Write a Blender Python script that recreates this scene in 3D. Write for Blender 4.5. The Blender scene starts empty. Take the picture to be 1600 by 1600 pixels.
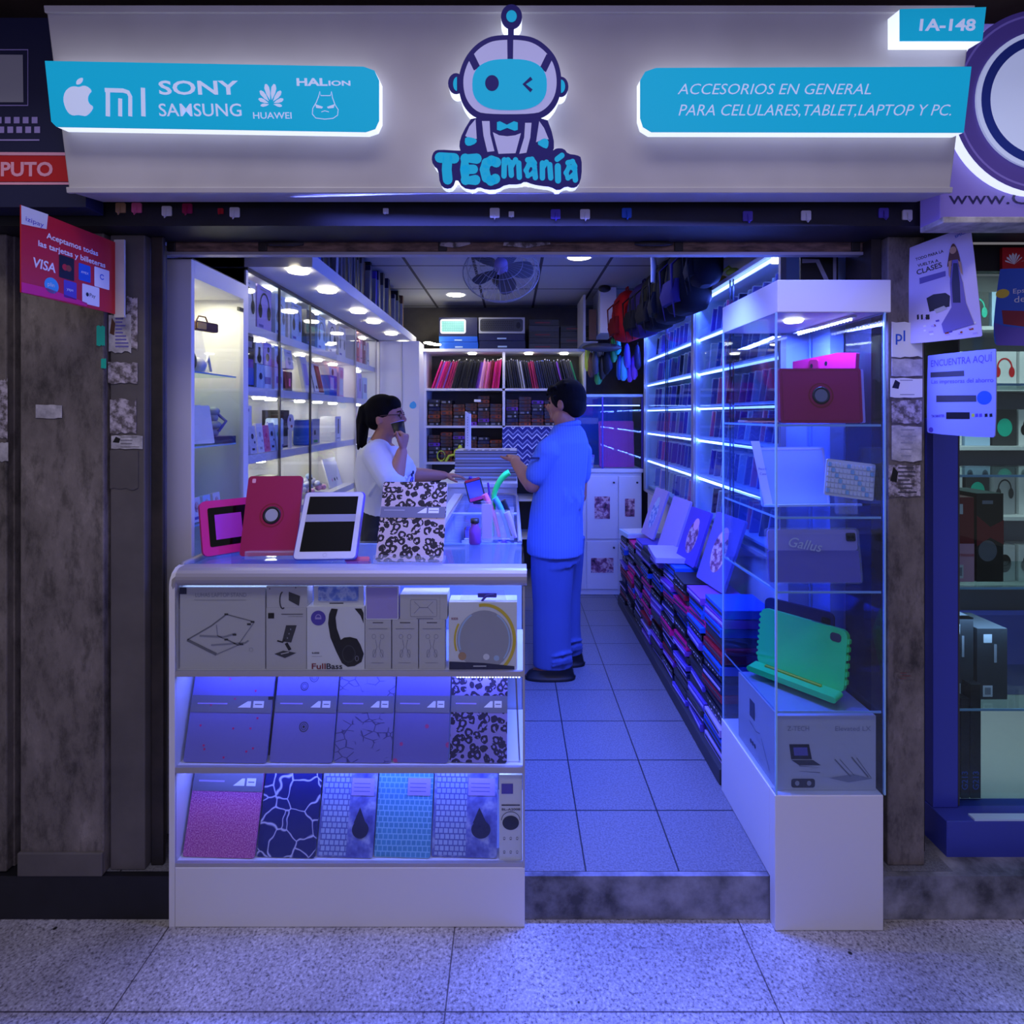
import bpy, math, random
from math import pi, sin, cos, radians as R
from mathutils import Matrix, Vector

rnd = random.Random(11)
SC = bpy.context.scene
COL = SC.collection
F, CX, HY, CZ = 863.0, 800.0, 648.5, 1.47      # focal length and horizon measured on the photograph (1600 px frame)


def W(px, py, Y):
    """point of the place seen at pixel px,py and standing Y metres in front of the camera"""
    return Vector(((px - CX) / F * Y, Y, CZ - (py - HY) / F * Y))


# ---------------------------------------------------------------- camera, world, lights, exposure
cd = bpy.data.cameras.new('camera')
cd.sensor_width = 36.0
cd.lens = F / 1600 * 36.0
cd.shift_y = -(800 - HY) / 1600
cd.clip_start = 0.05
cam = bpy.data.objects.new('camera', cd)
cam.location = (0, 0, CZ)
cam.rotation_euler = (pi / 2, 0, 0)
COL.objects.link(cam)
SC.camera = cam
SC.view_settings.view_transform = 'Standard'
SC.view_settings.look = 'None'
SC.view_settings.gamma = 1
SC.view_settings.exposure = 0.0
SC.view_settings.use_curve_mapping = False
SC.cycles.transparent_max_bounces = 24
SC.cycles.max_bounces = 7
SC.cycles.sample_clamp_indirect = 4.0
SC.cycles.caustics_reflective = False
SC.cycles.caustics_refractive = False

world = bpy.data.worlds.new('world')
SC.world = world
world.use_nodes = True
bgn = world.node_tree.nodes['Background']
bgn.inputs[0].default_value = (0.76, 0.71, 0.78, 1)
bgn.inputs[1].default_value = 0.19


def area(name, loc, target, sx, sy, power, color, spread=180):
    l = bpy.data.lights.new(name, 'AREA')
    l.shape = 'RECTANGLE'
    l.size, l.size_y, l.energy, l.color = sx, sy, power, color
    l.spread = R(spread)
    o = bpy.data.objects.new(name, l)
    o.location = loc
    d = Vector(target) - Vector(loc)
    # keep local X along the long side: build the frame by hand
    z = -d.normalized()
    up = Vector((0, 1, 0)) if abs(z.y) < .9 else Vector((0, 0, 1))
    x = up.cross(z).normalized()
    y = z.cross(x)
    o.matrix_world = Matrix.Translation(loc) @ Matrix((x, y, z)).transposed().to_4x4()
    COL.objects.link(o)
    return o


BLUE = (0.075, 0.14, 1.0)
LILAC = (0.62, 0.55, 1.0)
WARM = (1.0, 0.98, 0.80)
NEUT = (0.94, 0.95, 1.0)
# hall lighting behind and above the camera
area('hall_light', (-0.3, -0.3, 4.4), (0, 1.8, 0.9), 3.2, 0.6, 41, (1.0, 0.94, 0.96))
area('hall_light', (0.6, -1.6, 1.9), (0.0, 1.6, -0.3), 2.4, 1.2, 24, (0.36, 0.34, 1.0))  # violet fill added for the bluish hall floor, not a known lamp
# ceiling lamps of the shop
for lx, ly, lp in ((-1.03 * 0 + 0.437, 3.59, 2.2), (-0.48, 4.72, 2.0)):
    area('ceiling_lamp_light', (lx, ly, 2.47), (lx, ly, 0), .13, .13, lp, WARM)
# strip under the sign, and a blue fill added below the aisle ceiling
area('sign_strip_light', (.1, 1.60, 2.088), (.05, 1.42, 0), 1.9, .02, 15, (.13, .16, 1))
area('aisle_blue_fill', (.50, 3.3, 2.47), (.52, 3.75, .4), .02, 1.5, 15, BLUE)
area('cabinet_light', (-1.24, 2.14, 1.945), (-1.25, 2.14, 0), .12, .25, 2.0, (1, .95, .62))
area('back_shelf_light', (-0.05, 4.85, 2.0), (-0.05, 5.1, 1.6), 1.3, .05, .9, (1, .97, .9))
# right wall: blue light strips under every shelf
for z in (2.11, 1.92, 1.72, 1.52, 1.336, 1.116):
    area('shelf_strip_light', (1.10, 3.33, z - .012), (0.2, 3.33, z - .75), .02, 2.2, 24, BLUE)
# counter and tower showcase strips
area('counter_strip_light', (-.52, 1.80, .925), (-.52, 1.95, .2), 1.02, .02, .55, (.30, .32, 1))
area('counter_strip_light', (-.52, 1.775, .646), (-.52, 1.90, .2), 1.02, .02, 1.9, (.10, .14, 1))
area('counter_strip_light', (-.52, 1.775, .343), (-.52, 1.90, -.1), 1.02, .02, 2.0, (.12, .17, 1))
area('counter_strip_light', (-.14, 2.85, .955), (-.14, 2.85, 0), .25, .9, 3.0, (.10, .15, 1))
area('tower_strip_light', (1.07, 1.93, 1.78), (1.12, 2.0, 0), .05, .34, 17, (.15, .19, 1))
# blue fill added behind the shutter housing to tint the aisle, no lamp known
area('entrance_blue_fill', (.36, 1.95, 2.0), (.36, 2.35, 0), .7, .02, 40, BLUE, 120)
area('neighbour_case_light', (1.95, 2.3, 1.9), (1.95, 2.4, 0), .7, .3, 9, (.8, 1, 1))
area('neighbour_case_light', (1.75, 2.0, .75), (1.75, 2.2, 0), .5, .2, 2.2, (.35, .55, 1))
area('neighbour_room_light', (2.7, 2.7, 2.25), (2.7, 3.0, 0), 1.2, .1, 8, (.85, 1, .98))

# ---------------------------------------------------------------- materials
M = {}


def lin(c):
    return tuple((x / 255 / 12.92 if x / 255 <= .04045 else ((x / 255 + .055) / 1.055) ** 2.4) for x in c[:3]) + (1,)


def mat(name, rgb, rough=.5, metal=0, emit=0, ecol=None, spec=.5, coat=0):
    m = bpy.data.materials.new(name)
    m.use_nodes = True
    b = m.node_tree.nodes['Principled BSDF']
    b.inputs['Base Color'].default_value = lin(rgb)
    b.inputs['Roughness'].default_value = rough
    b.inputs['Metallic'].default_value = metal
    b.inputs['Specular IOR Level'].default_value = spec
    if coat:
        b.inputs['Coat Weight'].default_value = coat
        b.inputs['Coat Roughness'].default_value = .08
    if emit:
        b.inputs['Emission Color'].default_value = lin(ecol or rgb)
        b.inputs['Emission Strength'].default_value = emit
    M[name] = m
    return m


class NT:
    """small helper around a material's node tree"""
    def __init__(s, m):
        s.t = m.node_tree
        s.b = s.t.nodes['Principled BSDF']
        s.co = s.t.nodes.new('ShaderNodeTexCoord')

    def n(s, typ, **kw):
        nd = s.t.nodes.new(typ)
        for k, v in kw.items():
            if hasattr(nd, k):
                setattr(nd, k, v)
            else:
                nd.inputs[k.replace('_', ' ')].default_value = v
        return nd

    def l(s, a, b):
        s.t.links.new(a, b)

    def obj(s, scale=(1, 1, 1), rot=(0, 0, 0)):
        mp = s.n('ShaderNodeMapping')
        mp.inputs['Scale'].default_value = scale
        mp.inputs['Rotation'].default_value = rot
        s.l(s.co.outputs['Object'], mp.inputs['Vector'])
        return mp.outputs[0]

    def ramp(s, fac, stops, const=False):
        r = s.n('ShaderNodeValToRGB')
        if const:
            r.color_ramp.interpolation = 'CONSTANT'
        e = r.color_ramp.elements
        while len(e) < len(stops):
            e.new(.5)
        for el, (p, c) in zip(e, stops):
            el.position = p
            el.color = lin(c)
        s.l(fac, r.inputs[0])
        return r.outputs[0]

    def mix(s, fac, a, b, mode='MIX'):
        x = s.n('ShaderNodeMix', data_type='RGBA', blend_type=mode)
        for i, v in ((0, fac), (6, a), (7, b)):
            if hasattr(v, 'links'):
                s.l(v, x.inputs[i])
            else:
                x.inputs[i].default_value = v
        return x.outputs[2]

    def noise(s, vec, scale, detail=4, rough=.6):
        nz = s.n('ShaderNodeTexNoise')
        nz.inputs['Scale'].default_value = scale
        nz.inputs['Detail'].default_value = detail
        nz.inputs['Roughness'].default_value = rough
        s.l(vec, nz.inputs['Vector'])
        return nz.outputs['Fac']

    def voro(s, vec, scale, feature='F1', out='Distance', rnd_=1.0):
        v = s.n('ShaderNodeTexVoronoi', feature=feature)
        v.inputs['Scale'].default_value = scale
        v.inputs['Randomness'].default_value = rnd_
        s.l(vec, v.inputs['Vector'])
        return v.outputs[out]

    def bump(s, h, st=.2, d=.01):
        b = s.n('ShaderNodeBump')
        b.inputs['Strength'].default_value = st
        b.inputs['Distance'].default_value = d
        s.l(h, b.inputs['Height'])
        s.l(b.outputs[0], s.b.inputs['Normal'])

    def base(s, c):
        s.l(c, s.b.inputs['Base Color'])


def noisy(name, c1, c2, scale=8, rough=.6, detail=5, lo=.35, hi=.65, bump=0, metal=0, stretch=(1, 1, 1)):
    m = mat(name, c1, rough, metal)
    n = NT(m)
    f = n.noise(n.obj(stretch), scale, detail)
    n.base(n.ramp(f, [(lo, c1), (hi, c2)]))
    if bump:
        n.bump(f, bump)
    return m


# plain colours
for nm, c, r in (('white', (222, 220, 222), .45), ('white_gloss', (228, 228, 230), .2), ('off_white', (205, 202, 200), .5),
                 ('paper', (236, 236, 236), .6), ('light_grey', (170, 170, 176), .5), ('grey', (120, 120, 126), .5),
                 ('dark_grey', (58, 58, 62), .5), ('black', (14, 14, 17), .45), ('black_gloss', (8, 8, 10), .08),
                 ('black_fabric', (11, 11, 14), .95), ('navy', (24, 28, 70), .5), ('navy_fabric', (22, 26, 62), .9),
                 ('red', (196, 26, 36), .4), ('dark_red', (140, 16, 34), .5), ('crimson', (165, 12, 76), .45),
                 ('magenta', (222, 24, 120), .42), ('pink', (236, 110, 160), .45), ('light_pink', (240, 170, 195), .5),
                 ('purple', (120, 60, 170), .5), ('violet', (88, 70, 180), .5), ('lilac', (176, 160, 224), .5),
                 ('blue', (30, 90, 200), .45), ('sky', (70, 170, 220), .45), ('pale_blue', (180, 205, 235), .5),
                 ('teal', (20, 190, 160), .45), ('green', (40, 150, 80), .5), ('mint', (40, 240, 110), .45),
                 ('lime', (190, 210, 60), .5), ('yellow', (230, 200, 50), .5), ('orange', (150, 66, 26), .5),
                 ('brown', (90, 55, 35), .6), ('skin_w', (176, 118, 92), .5), ('skin_m', (168, 108, 78), .5),
                 ('hair', (12, 10, 10), .8), ('lips', (150, 70, 66), .45), ('shirt_w', (214, 214, 222), .85),
                 ('jeans', (66, 84, 140), .95), ('pants', (14, 16, 26), .9), ('print_dark', (60, 58, 66), .6),
                 ('print_grey', (150, 150, 158), .6), ('print_lilac', (104, 96, 170), .6), ('tan', (190, 150, 110), .5),
                 ('band_grey', (118, 118, 134), .4), ('steel_dark', (70, 66, 64), .45), ('gold', (210, 170, 60), .35),
                 ('cyan_ink', (0, 160, 200), .5), ('sign_navy', (34, 26, 92), .4)):
    mat(nm, c, r)
mat('chrome', (200, 200, 205), .15, 1)
mat('aluminium', (188, 186, 190), .32, .85)
mat('aluminium_matt', (176, 172, 176), .45, .35)
mat('glow_white', (240, 245, 255), .5, emit=6, ecol=(235, 242, 255))
mat('glow_warm', (255, 250, 225), .5, emit=14, ecol=(255, 250, 225))
mat('glow_puck', (255, 252, 235), .5, emit=34, ecol=(255, 251, 232))
mat('glow_blue', (190, 210, 255), .5, emit=4.5, ecol=(165, 195, 255))
mat('glow_cool', (240, 245, 255), .5, emit=9, ecol=(205, 215, 255))
mat('cyan_lit', (0, 158, 198), .4, emit=.42, ecol=(0, 178, 222))
mat('letter_lit', (200, 215, 245), .4, emit=.35, ecol=(205, 215, 255))
mat('edge_lit', (240, 245, 255), .4, emit=.95, ecol=(225, 235, 255))
mat('robot_white', (190, 190, 235), .4, emit=.22, ecol=(190, 190, 245))
mat('robot_navy', (34, 24, 120), .7, emit=.03, ecol=(40, 30, 140))
mat('tablet_screen', (4, 4, 5), .5, spec=.1)
mat('phone_screen', (30, 50, 160), .15, emit=.5, ecol=(50, 60, 190))
mat('pink_screen', (170, 50, 170), .3, emit=.12, ecol=(170, 50, 170))


def glassmat(name, tint, refl=.05, tr=.96):
    m = bpy.data.materials.new(name)
    m.use_nodes = True
    t = m.node_tree
    t.nodes.clear()
    out = t.nodes.new('ShaderNodeOutputMaterial')
    mx = t.nodes.new('ShaderNodeMixShader')
    tp = t.nodes.new('ShaderNodeBsdfTransparent')
    gl = t.nodes.new('ShaderNodeBsdfGlossy')
    fr = t.nodes.new('ShaderNodeLayerWeight')
    fr.inputs[0].default_value = .5
    pw = t.nodes.new('ShaderNodeMath')
    pw.operation = 'POWER'
    pw.inputs[1].default_value = 4.0
    ma_ = t.nodes.new('ShaderNodeMath')
    ma_.operation = 'MULTIPLY_ADD'
    ma_.inputs[1].default_value = .35
    ma_.inputs[2].default_value = refl * .5
    t.links.new(fr.outputs['Facing'], pw.inputs[0])
    t.links.new(pw.outputs[0], ma_.inputs[0])
    gl.inputs['Roughness'].default_value = 0.02
    c = lin(tint)
    tp.inputs[0].default_value = tuple(x * tr for x in c[:3]) + (1,)
    gl.inputs[0].default_value = (1, 1, 1, 1)
    t.links.new(ma_.outputs[0], mx.inputs[0])
    t.links.new(tp.outputs[0], mx.inputs[1])
    t.links.new(gl.outputs[0], mx.inputs[2])
    t.links.new(mx.outputs[0], out.inputs[0])
    M[name] = m


glassmat('glass', (250, 252, 254))
glassmat('glass_blue', (238, 245, 255), .08)
glassmat('glass_dark', (225, 240, 240), .08)
mat('glass_edge', (150, 195, 225), .2, emit=.12, ecol=(120, 180, 230))
M['glass_edge'].node_tree.nodes['Principled BSDF'].inputs['Emission Strength'].default_value = 0
m = mat('clear_plastic', (225, 228, 240), .15)
m.node_tree.nodes['Principled BSDF'].inputs['Alpha'].default_value = .16

# terrazzo of the hall
m = mat('terrazzo', (170, 165, 165), .55)
n = NT(m)
v = n.obj()
f1 = n.noise(v, 120, 3, .7)
c = n.ramp(f1, [(.36, (112, 108, 114)), (.44, (178, 174, 180)), (.56, (200, 196, 202)), (.66, (228, 226, 232))])
f2 = n.noise(v, 2.2, 4)
c2 = n.ramp(f2, [(.3, (150, 146, 142)), (.7, (255, 255, 255))])
c = n.mix(.7, c, c2, 'MULTIPLY')
f3 = n.voro(v, 9)
c3 = n.ramp(f3, [(.045, (30, 28, 30)), (.06, (255, 255, 255))])
c = n.mix(1.0, c, c3, 'MULTIPLY')
br = n.n('ShaderNodeTexBrick', offset=0.0)
br.inputs['Scale'].default_value = 1
br.inputs['Brick Width'].default_value = .9
br.inputs['Row Height'].default_value = .9
br.inputs['Mortar Size'].default_value = .0022
for k, col in (('Color1', (1, 1, 1, 1)), ('Color2', (1, 1, 1, 1)), ('Mortar', (.22, .2, .22, 1))):
    br.inputs[k].default_value = col
mp = n.n('ShaderNodeMapping')
mp.inputs['Location'].default_value = (.18, .31, 0)
n.l(n.co.outputs['Object'], mp.inputs[0])
n.l(mp.outputs[0], br.inputs[0])
n.base(n.mix(1.0, c, br.outputs['Color'], 'MULTIPLY'))
n.bump(f1, .15, .002)

# shop tiles, 0.30 m
m = mat('shop_tile', (190, 190, 196), .42)
n = NT(m)
v = n.obj()
f1 = n.noise(v, 160, 2, .6)
c = n.ramp(f1, [(.35, (96, 96, 106)), (.6, (124, 124, 134))])
br = n.n('ShaderNodeTexBrick', offset=0.0)
br.inputs['Scale'].default_value = 1
br.inputs['Brick Width'].default_value = .30
br.inputs['Row Height'].default_value = .30
br.inputs['Mortar Size'].default_value = .0028
for k, col in (('Color1', (1, 1, 1, 1)), ('Color2', (.94, .94, .94, 1)), ('Mortar', (.10, .1, .12, 1))):
    br.inputs[k].default_value = col
mp = n.n('ShaderNodeMapping')
mp.inputs['Location'].default_value = (.062, .047, 0)
n.l(n.co.outputs['Object'], mp.inputs[0])
n.l(mp.outputs[0], br.inputs[0])
n.base(n.mix(1.0, c, br.outputs['Color'], 'MULTIPLY'))

noisy('step_concrete', (64, 64, 72), (150, 150, 162), 7, .75, 6, bump=.3)
# dirty painted steel panels of the pillars
m = mat('dirty_panel', (92, 84, 80), .7)
n = NT(m)
f1 = n.noise(n.obj((1, 1, .55)), 6, 8, .72)
f2 = n.noise(n.obj((1, 1, .4)), 26, 4, .7)
c = n.ramp(f1, [(.32, (54, 49, 48)), (.45, (104, 96, 91)), (.62, (128, 119, 113)), (.74, (156, 147, 140))])
c2 = n.ramp(f2, [(.34, (120, 116, 114)), (.5, (255, 255, 255))])
n.base(n.mix(.55, c, c2, 'MULTIPLY'))
n.bump(f1, .25, .004)
noisy('grey_panel', (84, 79, 78), (100, 94, 92), 5, .65, 5)
noisy('dark_steel', (30, 26, 26), (52, 44, 42), 9, .55, 5, bump=.2)
noisy('rust_steel', (76, 58, 52), (150, 118, 104), 12, .6, 6, bump=.4, stretch=(1, 4, 4))
noisy('beam_black', (12, 12, 20), (24, 23, 34), 6, .5)
noisy('hall_ceiling', (72, 58, 52), (96, 80, 72), 3, .8)
noisy('board_grey', (186, 182, 186), (202, 198, 202), 2.2, .38, 3)
noisy('grubby_white', (150, 146, 150), (214, 210, 212), 20, .6, 5)
noisy('torn_paper', (96, 88, 88), (196, 186, 196), 34, .8, 6, .42, .58)
# suspended ceiling
m = mat('ceiling_tile', (170, 170, 172), .7)
n = NT(m)
br = n.n('ShaderNodeTexBrick', offset=0.0)
br.inputs['Scale'].default_value = 1
br.inputs['Brick Width'].default_value = .455
br.inputs['Row Height'].default_value = .70
br.inputs['Mortar Size'].default_value = .011
for k, col in (('Color1', lin((168, 168, 172))), ('Color2', lin((160, 160, 166))), ('Mortar', lin((44, 44, 50)))):
    br.inputs[k].default_value = col
mp = n.n('ShaderNodeMapping')
mp.inputs['Location'].default_value = (.257, .39, 0)
n.l(n.co.outputs['Object'], mp.inputs[0])
n.l(mp.outputs[0], br.inputs[0])
n.base(br.outputs['Color'])


def leopard(name, c1, c2):
    m = mat(name, c1, .6)
    n = NT(m)
    v = n.obj((1, 1, 1))
    nz = n.n('ShaderNodeTexNoise')
    nz.inputs['Scale'].default_value = 30
    n.l(v, nz.inputs['Vector'])
    vv = n.mix(.022, v, nz.outputs['Color'], 'ADD')
    d = n.voro(vv, 41, rnd_=.8)
    gate = n.noise(v, 60, 2)
    ring = n.ramp(d, [(0, (0, 0, 0)), (.22, (255, 255, 255)), (.52, (0, 0, 0))], True)
    g = n.ramp(gate, [(.0, (0, 0, 0)), (.38, (255, 255, 255))], True)
    msk = n.mix(1.0, ring, g, 'MULTIPLY')
    n.base(n.mix(msk, lin(c1), lin(c2)))


leopard('leopard', (205, 184, 178), (26, 14, 18))
leopard('leopard_blue_lit', (150, 138, 206), (30, 20, 60))  # leopard copy with the blue shelf light mixed into its colours


def glitter(name, c1, c2, c3, scale=260):
    m = mat(name, c1, .35)
    n = NT(m)
    f = n.noise(n.obj(), scale, 2, .7)
    n.base(n.ramp(f, [(.38, c1), (.5, c2), (.66, c3)]))


glitter('glitter_pink', (170, 56, 150), (200, 96, 172), (240, 170, 210))
glitter('glitter_purple', (190, 40, 130), (215, 60, 150), (230, 110, 180), 180)
for nm_, c_ in (('bag_black', (9, 9, 11)), ('bag_dark', (16, 15, 22)), ('bag_violet', (40, 28, 78)), ('bag_red', (150, 14, 22)), ('bag_deep_red', (96, 8, 14))):
    mat(nm_, c_, .8, spec=.15)
M['hair'].node_tree.nodes['Principled BSDF'].inputs['Specular IOR Level'].default_value = .12

m = mat('cracked_marble', (24, 34, 110), .3)
n = NT(m)
v = n.obj()
nz = n.n('ShaderNodeTexNoise')
nz.inputs['Scale'].default_value = 9
n.l(v, nz.inputs['Vector'])
vv = n.mix(.1, v, nz.outputs['Color'], 'ADD')
d = n.voro(vv, 15, 'DISTANCE_TO_EDGE')
c = n.ramp(d, [(.0, (225, 225, 255)), (.045, (24, 34, 110))])
n.base(c)


def keys(name, c1, c2, w=.016, h=.016, gap=.0018):
    m = mat(name, c1, .4)
    n = NT(m)
    br = n.n('ShaderNodeTexBrick', offset=.3)
    br.inputs['Scale'].default_value = 1
    br.inputs['Brick Width'].default_value = w
    br.inputs['Row Height'].default_value = h
    br.inputs['Mortar Size'].default_value = gap
    br.inputs['Color1'].default_value = lin(c1)
    br.inputs['Color2'].default_value = tuple(x * .9 for x in lin(c1)[:3]) + (1,)
    br.inputs['Mortar'].default_value = lin(c2)
    n.l(n.co.outputs['Object'], br.inputs[0])
    n.base(br.outputs['Color'])


keys('keys_pale', (170, 190, 235), (90, 100, 180))
keys('keys_teal', (80, 160, 210), (140, 200, 240))
keys('keys_dark', (22, 22, 26), (80, 80, 90))
keys('keys_mint', (150, 215, 205), (90, 160, 160))


def stripes(name, c1, c2, axis=2, per=.01, rough=.5, fac=.5):
    """fine parallel lines across one axis of the object"""
    m = mat(name, c1, rough)
    n = NT(m)
    sx = n.n('ShaderNodeSeparateXYZ')
    n.l(n.co.outputs['Object'], sx.inputs[0])
    a = n.n('ShaderNodeMath', operation='DIVIDE')
    n.l(sx.outputs[axis], a.inputs[0])
    a.inputs[1].default_value = per
    b = n.n('ShaderNodeMath', operation='FRACT')
    n.l(a.outputs[0], b.inputs[0])
    n.base(n.ramp(b.outputs[0], [(0, c1), (fac, c2)], True))


stripes('shirt_m', (88, 116, 176), (78, 106, 168), 0, .014, .9, .7)
m = mat('chevron', (40, 44, 120), .7)
n = NT(m)
sx = n.n('ShaderNodeSeparateXYZ')
n.l(n.co.outputs['Object'], sx.inputs[0])
a = n.n('ShaderNodeMath', operation='PINGPONG')
n.l(sx.outputs[0], a.inputs[0])
a.inputs[1].default_value = .042
b = n.n('ShaderNodeMath', operation='ADD')
n.l(a.outputs[0], b.inputs[0])
n.l(sx.outputs[1], b.inputs[1])
c = n.n('ShaderNodeMath', operation='DIVIDE')
n.l(b.outputs[0], c.inputs[0])
c.inputs[1].default_value = .088
d = n.n('ShaderNodeMath', operation='FRACT')
n.l(c.outputs[0], d.inputs[0])
n.base(n.ramp(d.outputs[0], [(0, (40, 44, 130)), (.42, (220, 225, 245)), (.56, (60, 70, 150)), (.84, (150, 160, 210))], True))

m = mat('branch_print', (120, 118, 190), .4)
n = NT(m)
d = n.voro(n.obj((1, 1.6, 1)), 26, 'DISTANCE_TO_EDGE')
f = n.noise(n.obj(), 11, 2)
a = n.ramp(d, [(0, (0, 0, 0)), (.06, (255, 255, 255))])
g = n.ramp(f, [(.45, (255, 255, 255)), (.5, (0, 0, 0))])
n.base(n.mix(n.mix(1.0, a, g, 'ADD'), lin((42, 40, 96)), lin((126, 122, 194))))
m = mat('splash_print', (120, 130, 200), .4)
n = NT(m)
f = n.noise(n.obj(), 16, 3)
n.base(n.ramp(f, [(.3, (56, 60, 150)), (.5, (110, 120, 205)), (.62, (170, 180, 230)), (.75, (90, 100, 190))]))
mat('sleeve_lilac', (124, 120, 194), .45)
m = mat('blossom_print', (120, 118, 190), .4)
n = NT(m)
d = n.voro(n.obj(), 22)
n.base(n.ramp(d, [(.16, (190, 70, 140)), (.2, (116, 112, 188))]))
# faces of small retail packs, printed in soft blocks
for nm, cs in (('pack_photo', ((40, 30, 50), (150, 90, 120), (225, 190, 190), (90, 80, 140))),
               ('pack_mixed', ((20, 18, 22), (110, 56, 34), (60, 60, 70), (150, 150, 160))),
               ('pack_blue', ((60, 90, 190), (120, 150, 230), (200, 215, 250), (90, 110, 210)))):
    m = mat(nm, cs[0], .35)
    n = NT(m)
    f = n.noise(n.obj(), 22 if nm != 'pack_mixed' else 14, 3)
    n.base(n.ramp(f, [(.3, cs[0]), (.47, cs[1]), (.56, cs[2]), (.7, cs[3])]))

# ---------------------------------------------------------------- mesh builder
_texts = {}


class MB:
    def __init__(s, T=None):
        s.v, s.f, s.mi, s.sm, s.mats = [], [], [], [], []
        s.T = T or Matrix()

    def m(s, name):
        if name not in s.mats:
            s.mats.append(name)
        return s.mats.index(name)

    def add(s, vs, fs, mat_, smooth=False):
        o = len(s.v)
        s.v += [s.T @ Vector(v) for v in vs]
        k = s.m(mat_)
        for f in fs:
            s.f.append([i + o for i in f])
            s.mi.append(k)
            s.sm.append(smooth)
        return s

    def box(s, x0, x1, y0, y1, z0, z1, mat_):
        vs = [(x, y, z) for z in (z0, z1) for y in (y0, y1) for x in (x0, x1)]
        fs = [(0, 2, 3, 1), (4, 5, 7, 6), (0, 1, 5, 4), (2, 6, 7, 3), (0, 4, 6, 2), (1, 3, 7, 5)]
        return s.add(vs, fs, mat_)

    def rbox(s, x0, x1, y0, y1, z0, z1, r, mat_, seg=4):
        """box whose x-y outline has rounded corners"""
        return s.prism(rrect(x0, x1, y0, y1, r, seg), z0, z1, mat_)

    def prism(s, pts, z0, z1, mat_, cap=True, side=None):
        pts = ccw(pts)
        nn = len(pts)
        vs = [(x, y, z0) for x, y in pts] + [(x, y, z1) for x, y in pts]
        s.add(vs, [(i, (i + 1) % nn, (i + 1) % nn + nn, i + nn) for i in range(nn)], side or mat_)
        if cap:
            s.add([(x, y, z0) for x, y in pts], [tuple(range(nn))[::-1]], side or mat_)
            s.add([(x, y, z1) for x, y in pts], [tuple(range(nn))], mat_)
        return s

    def flat(s, pts, z, mat_):
        pts = ccw(pts)
        return s.add([(x, y, z) for x, y in pts], [tuple(range(len(pts)))], mat_)

    def rect(s, x0, x1, y0, y1, z, mat_):
        return s.flat([(x0, y0), (x1, y0), (x1, y1), (x0, y1)], z, mat_)

    def line(s, pts, w, z, mat_, closed=False):
        """flat stroke of width w along 2-D points"""
        P = [Vector(p) for p in pts]
        nn = len(P)
        L, Rr = [], []
        for i in range(nn):
            a = P[(i - 1) % nn] if (closed or i > 0) else P[i]
            b = P[(i + 1) % nn] if (closed or i < nn - 1) else P[i]
            d = (b - a)
            d = d.normalized() if d.length > 1e-9 else Vector((1, 0))
            nrm = Vector((-d.y, d.x)) * (w / 2)
            L.append(P[i] + nrm)
            Rr.append(P[i] - nrm)
        vs = [(p.x, p.y, z) for p in L] + [(p.x, p.y, z) for p in Rr]
        rng = range(nn if closed else nn - 1)
        return s.add(vs, [(i, i + nn, (i + 1) % nn + nn, (i + 1) % nn) for i in rng], mat_)

    def ring(s, cx, cy, rx, ry, w, z, mat_, a0=0, a1=360, n=28):
        pts = [(cx + rx * cos(R(a0 + (a1 - a0) * i / n)), cy + ry * sin(R(a0 + (a1 - a0) * i / n))) for i in range(n + (a1 - a0 != 360))]
        return s.line(pts, w, z, mat_, closed=(a1 - a0 == 360))

    def disc(s, cx, cy, rx, ry, z, mat_, n=24):
        return s.flat([(cx + rx * cos(2 * pi * i / n), cy + ry * sin(2 * pi * i / n)) for i in range(n)], z, mat_)

    def tube(s, pts, r, mat_, n=8, closed=False, cap=True, flatx=1.0):
        P = [Vector(p) for p in pts]
        k = len(P)
        rs = r if isinstance(r, (list, tuple)) else [r] * k
        vs, fs = [], []
        prev = None
        for i in range(k):
            a = P[(i - 1) % k] if (closed or i > 0) else P[i]
            b = P[(i + 1) % k] if (closed or i < k - 1) else P[i]
            t = (b - a).normalized()
            if prev is None:
                up = Vector((0, 0, 1)) if abs(t.z) < .9 else Vector((1, 0, 0))
                x = up.cross(t).normalized()
            else:
                x = (prev - t * prev.dot(t)).normalized()
            prev = x
            y = t.cross(x)
            for j in range(n):
                an = 2 * pi * j / n
                vs.append(P[i] + x * (cos(an) * rs[i]) + y * (sin(an) * rs[i] * flatx))
        for i in range(k if closed else k - 1):
            for j in range(n):
                i2 = (i + 1) % k
                fs.append((i * n + j, i * n + (j + 1) % n, i2 * n + (j + 1) % n, i2 * n + j))
        s.add(vs, fs, mat_, True)
        if cap and not closed:
            s.add(vs[:n], [tuple(range(n))[::-1]], mat_)
            s.add(vs[-n:], [tuple(range(n))], mat_)
        return s

    def lathe(s, prof, mat_, n=24, c=(0, 0, 0), smooth=True):
        """profile of (r, z) turned about z"""
        vs, fs = [], []
        for r, z in prof:
            for j in range(n):
                vs.append((c[0] + r * cos(2 * pi * j / n), c[1] + r * sin(2 * pi * j / n), c[2] + z))
        for i in range(len(prof) - 1):
            for j in range(n):
                fs.append((i * n + j, i * n + (j + 1) % n, (i + 1) * n + (j + 1) % n, (i + 1) * n + j))
        s.add(vs, fs, mat_, smooth)
        return s

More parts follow.
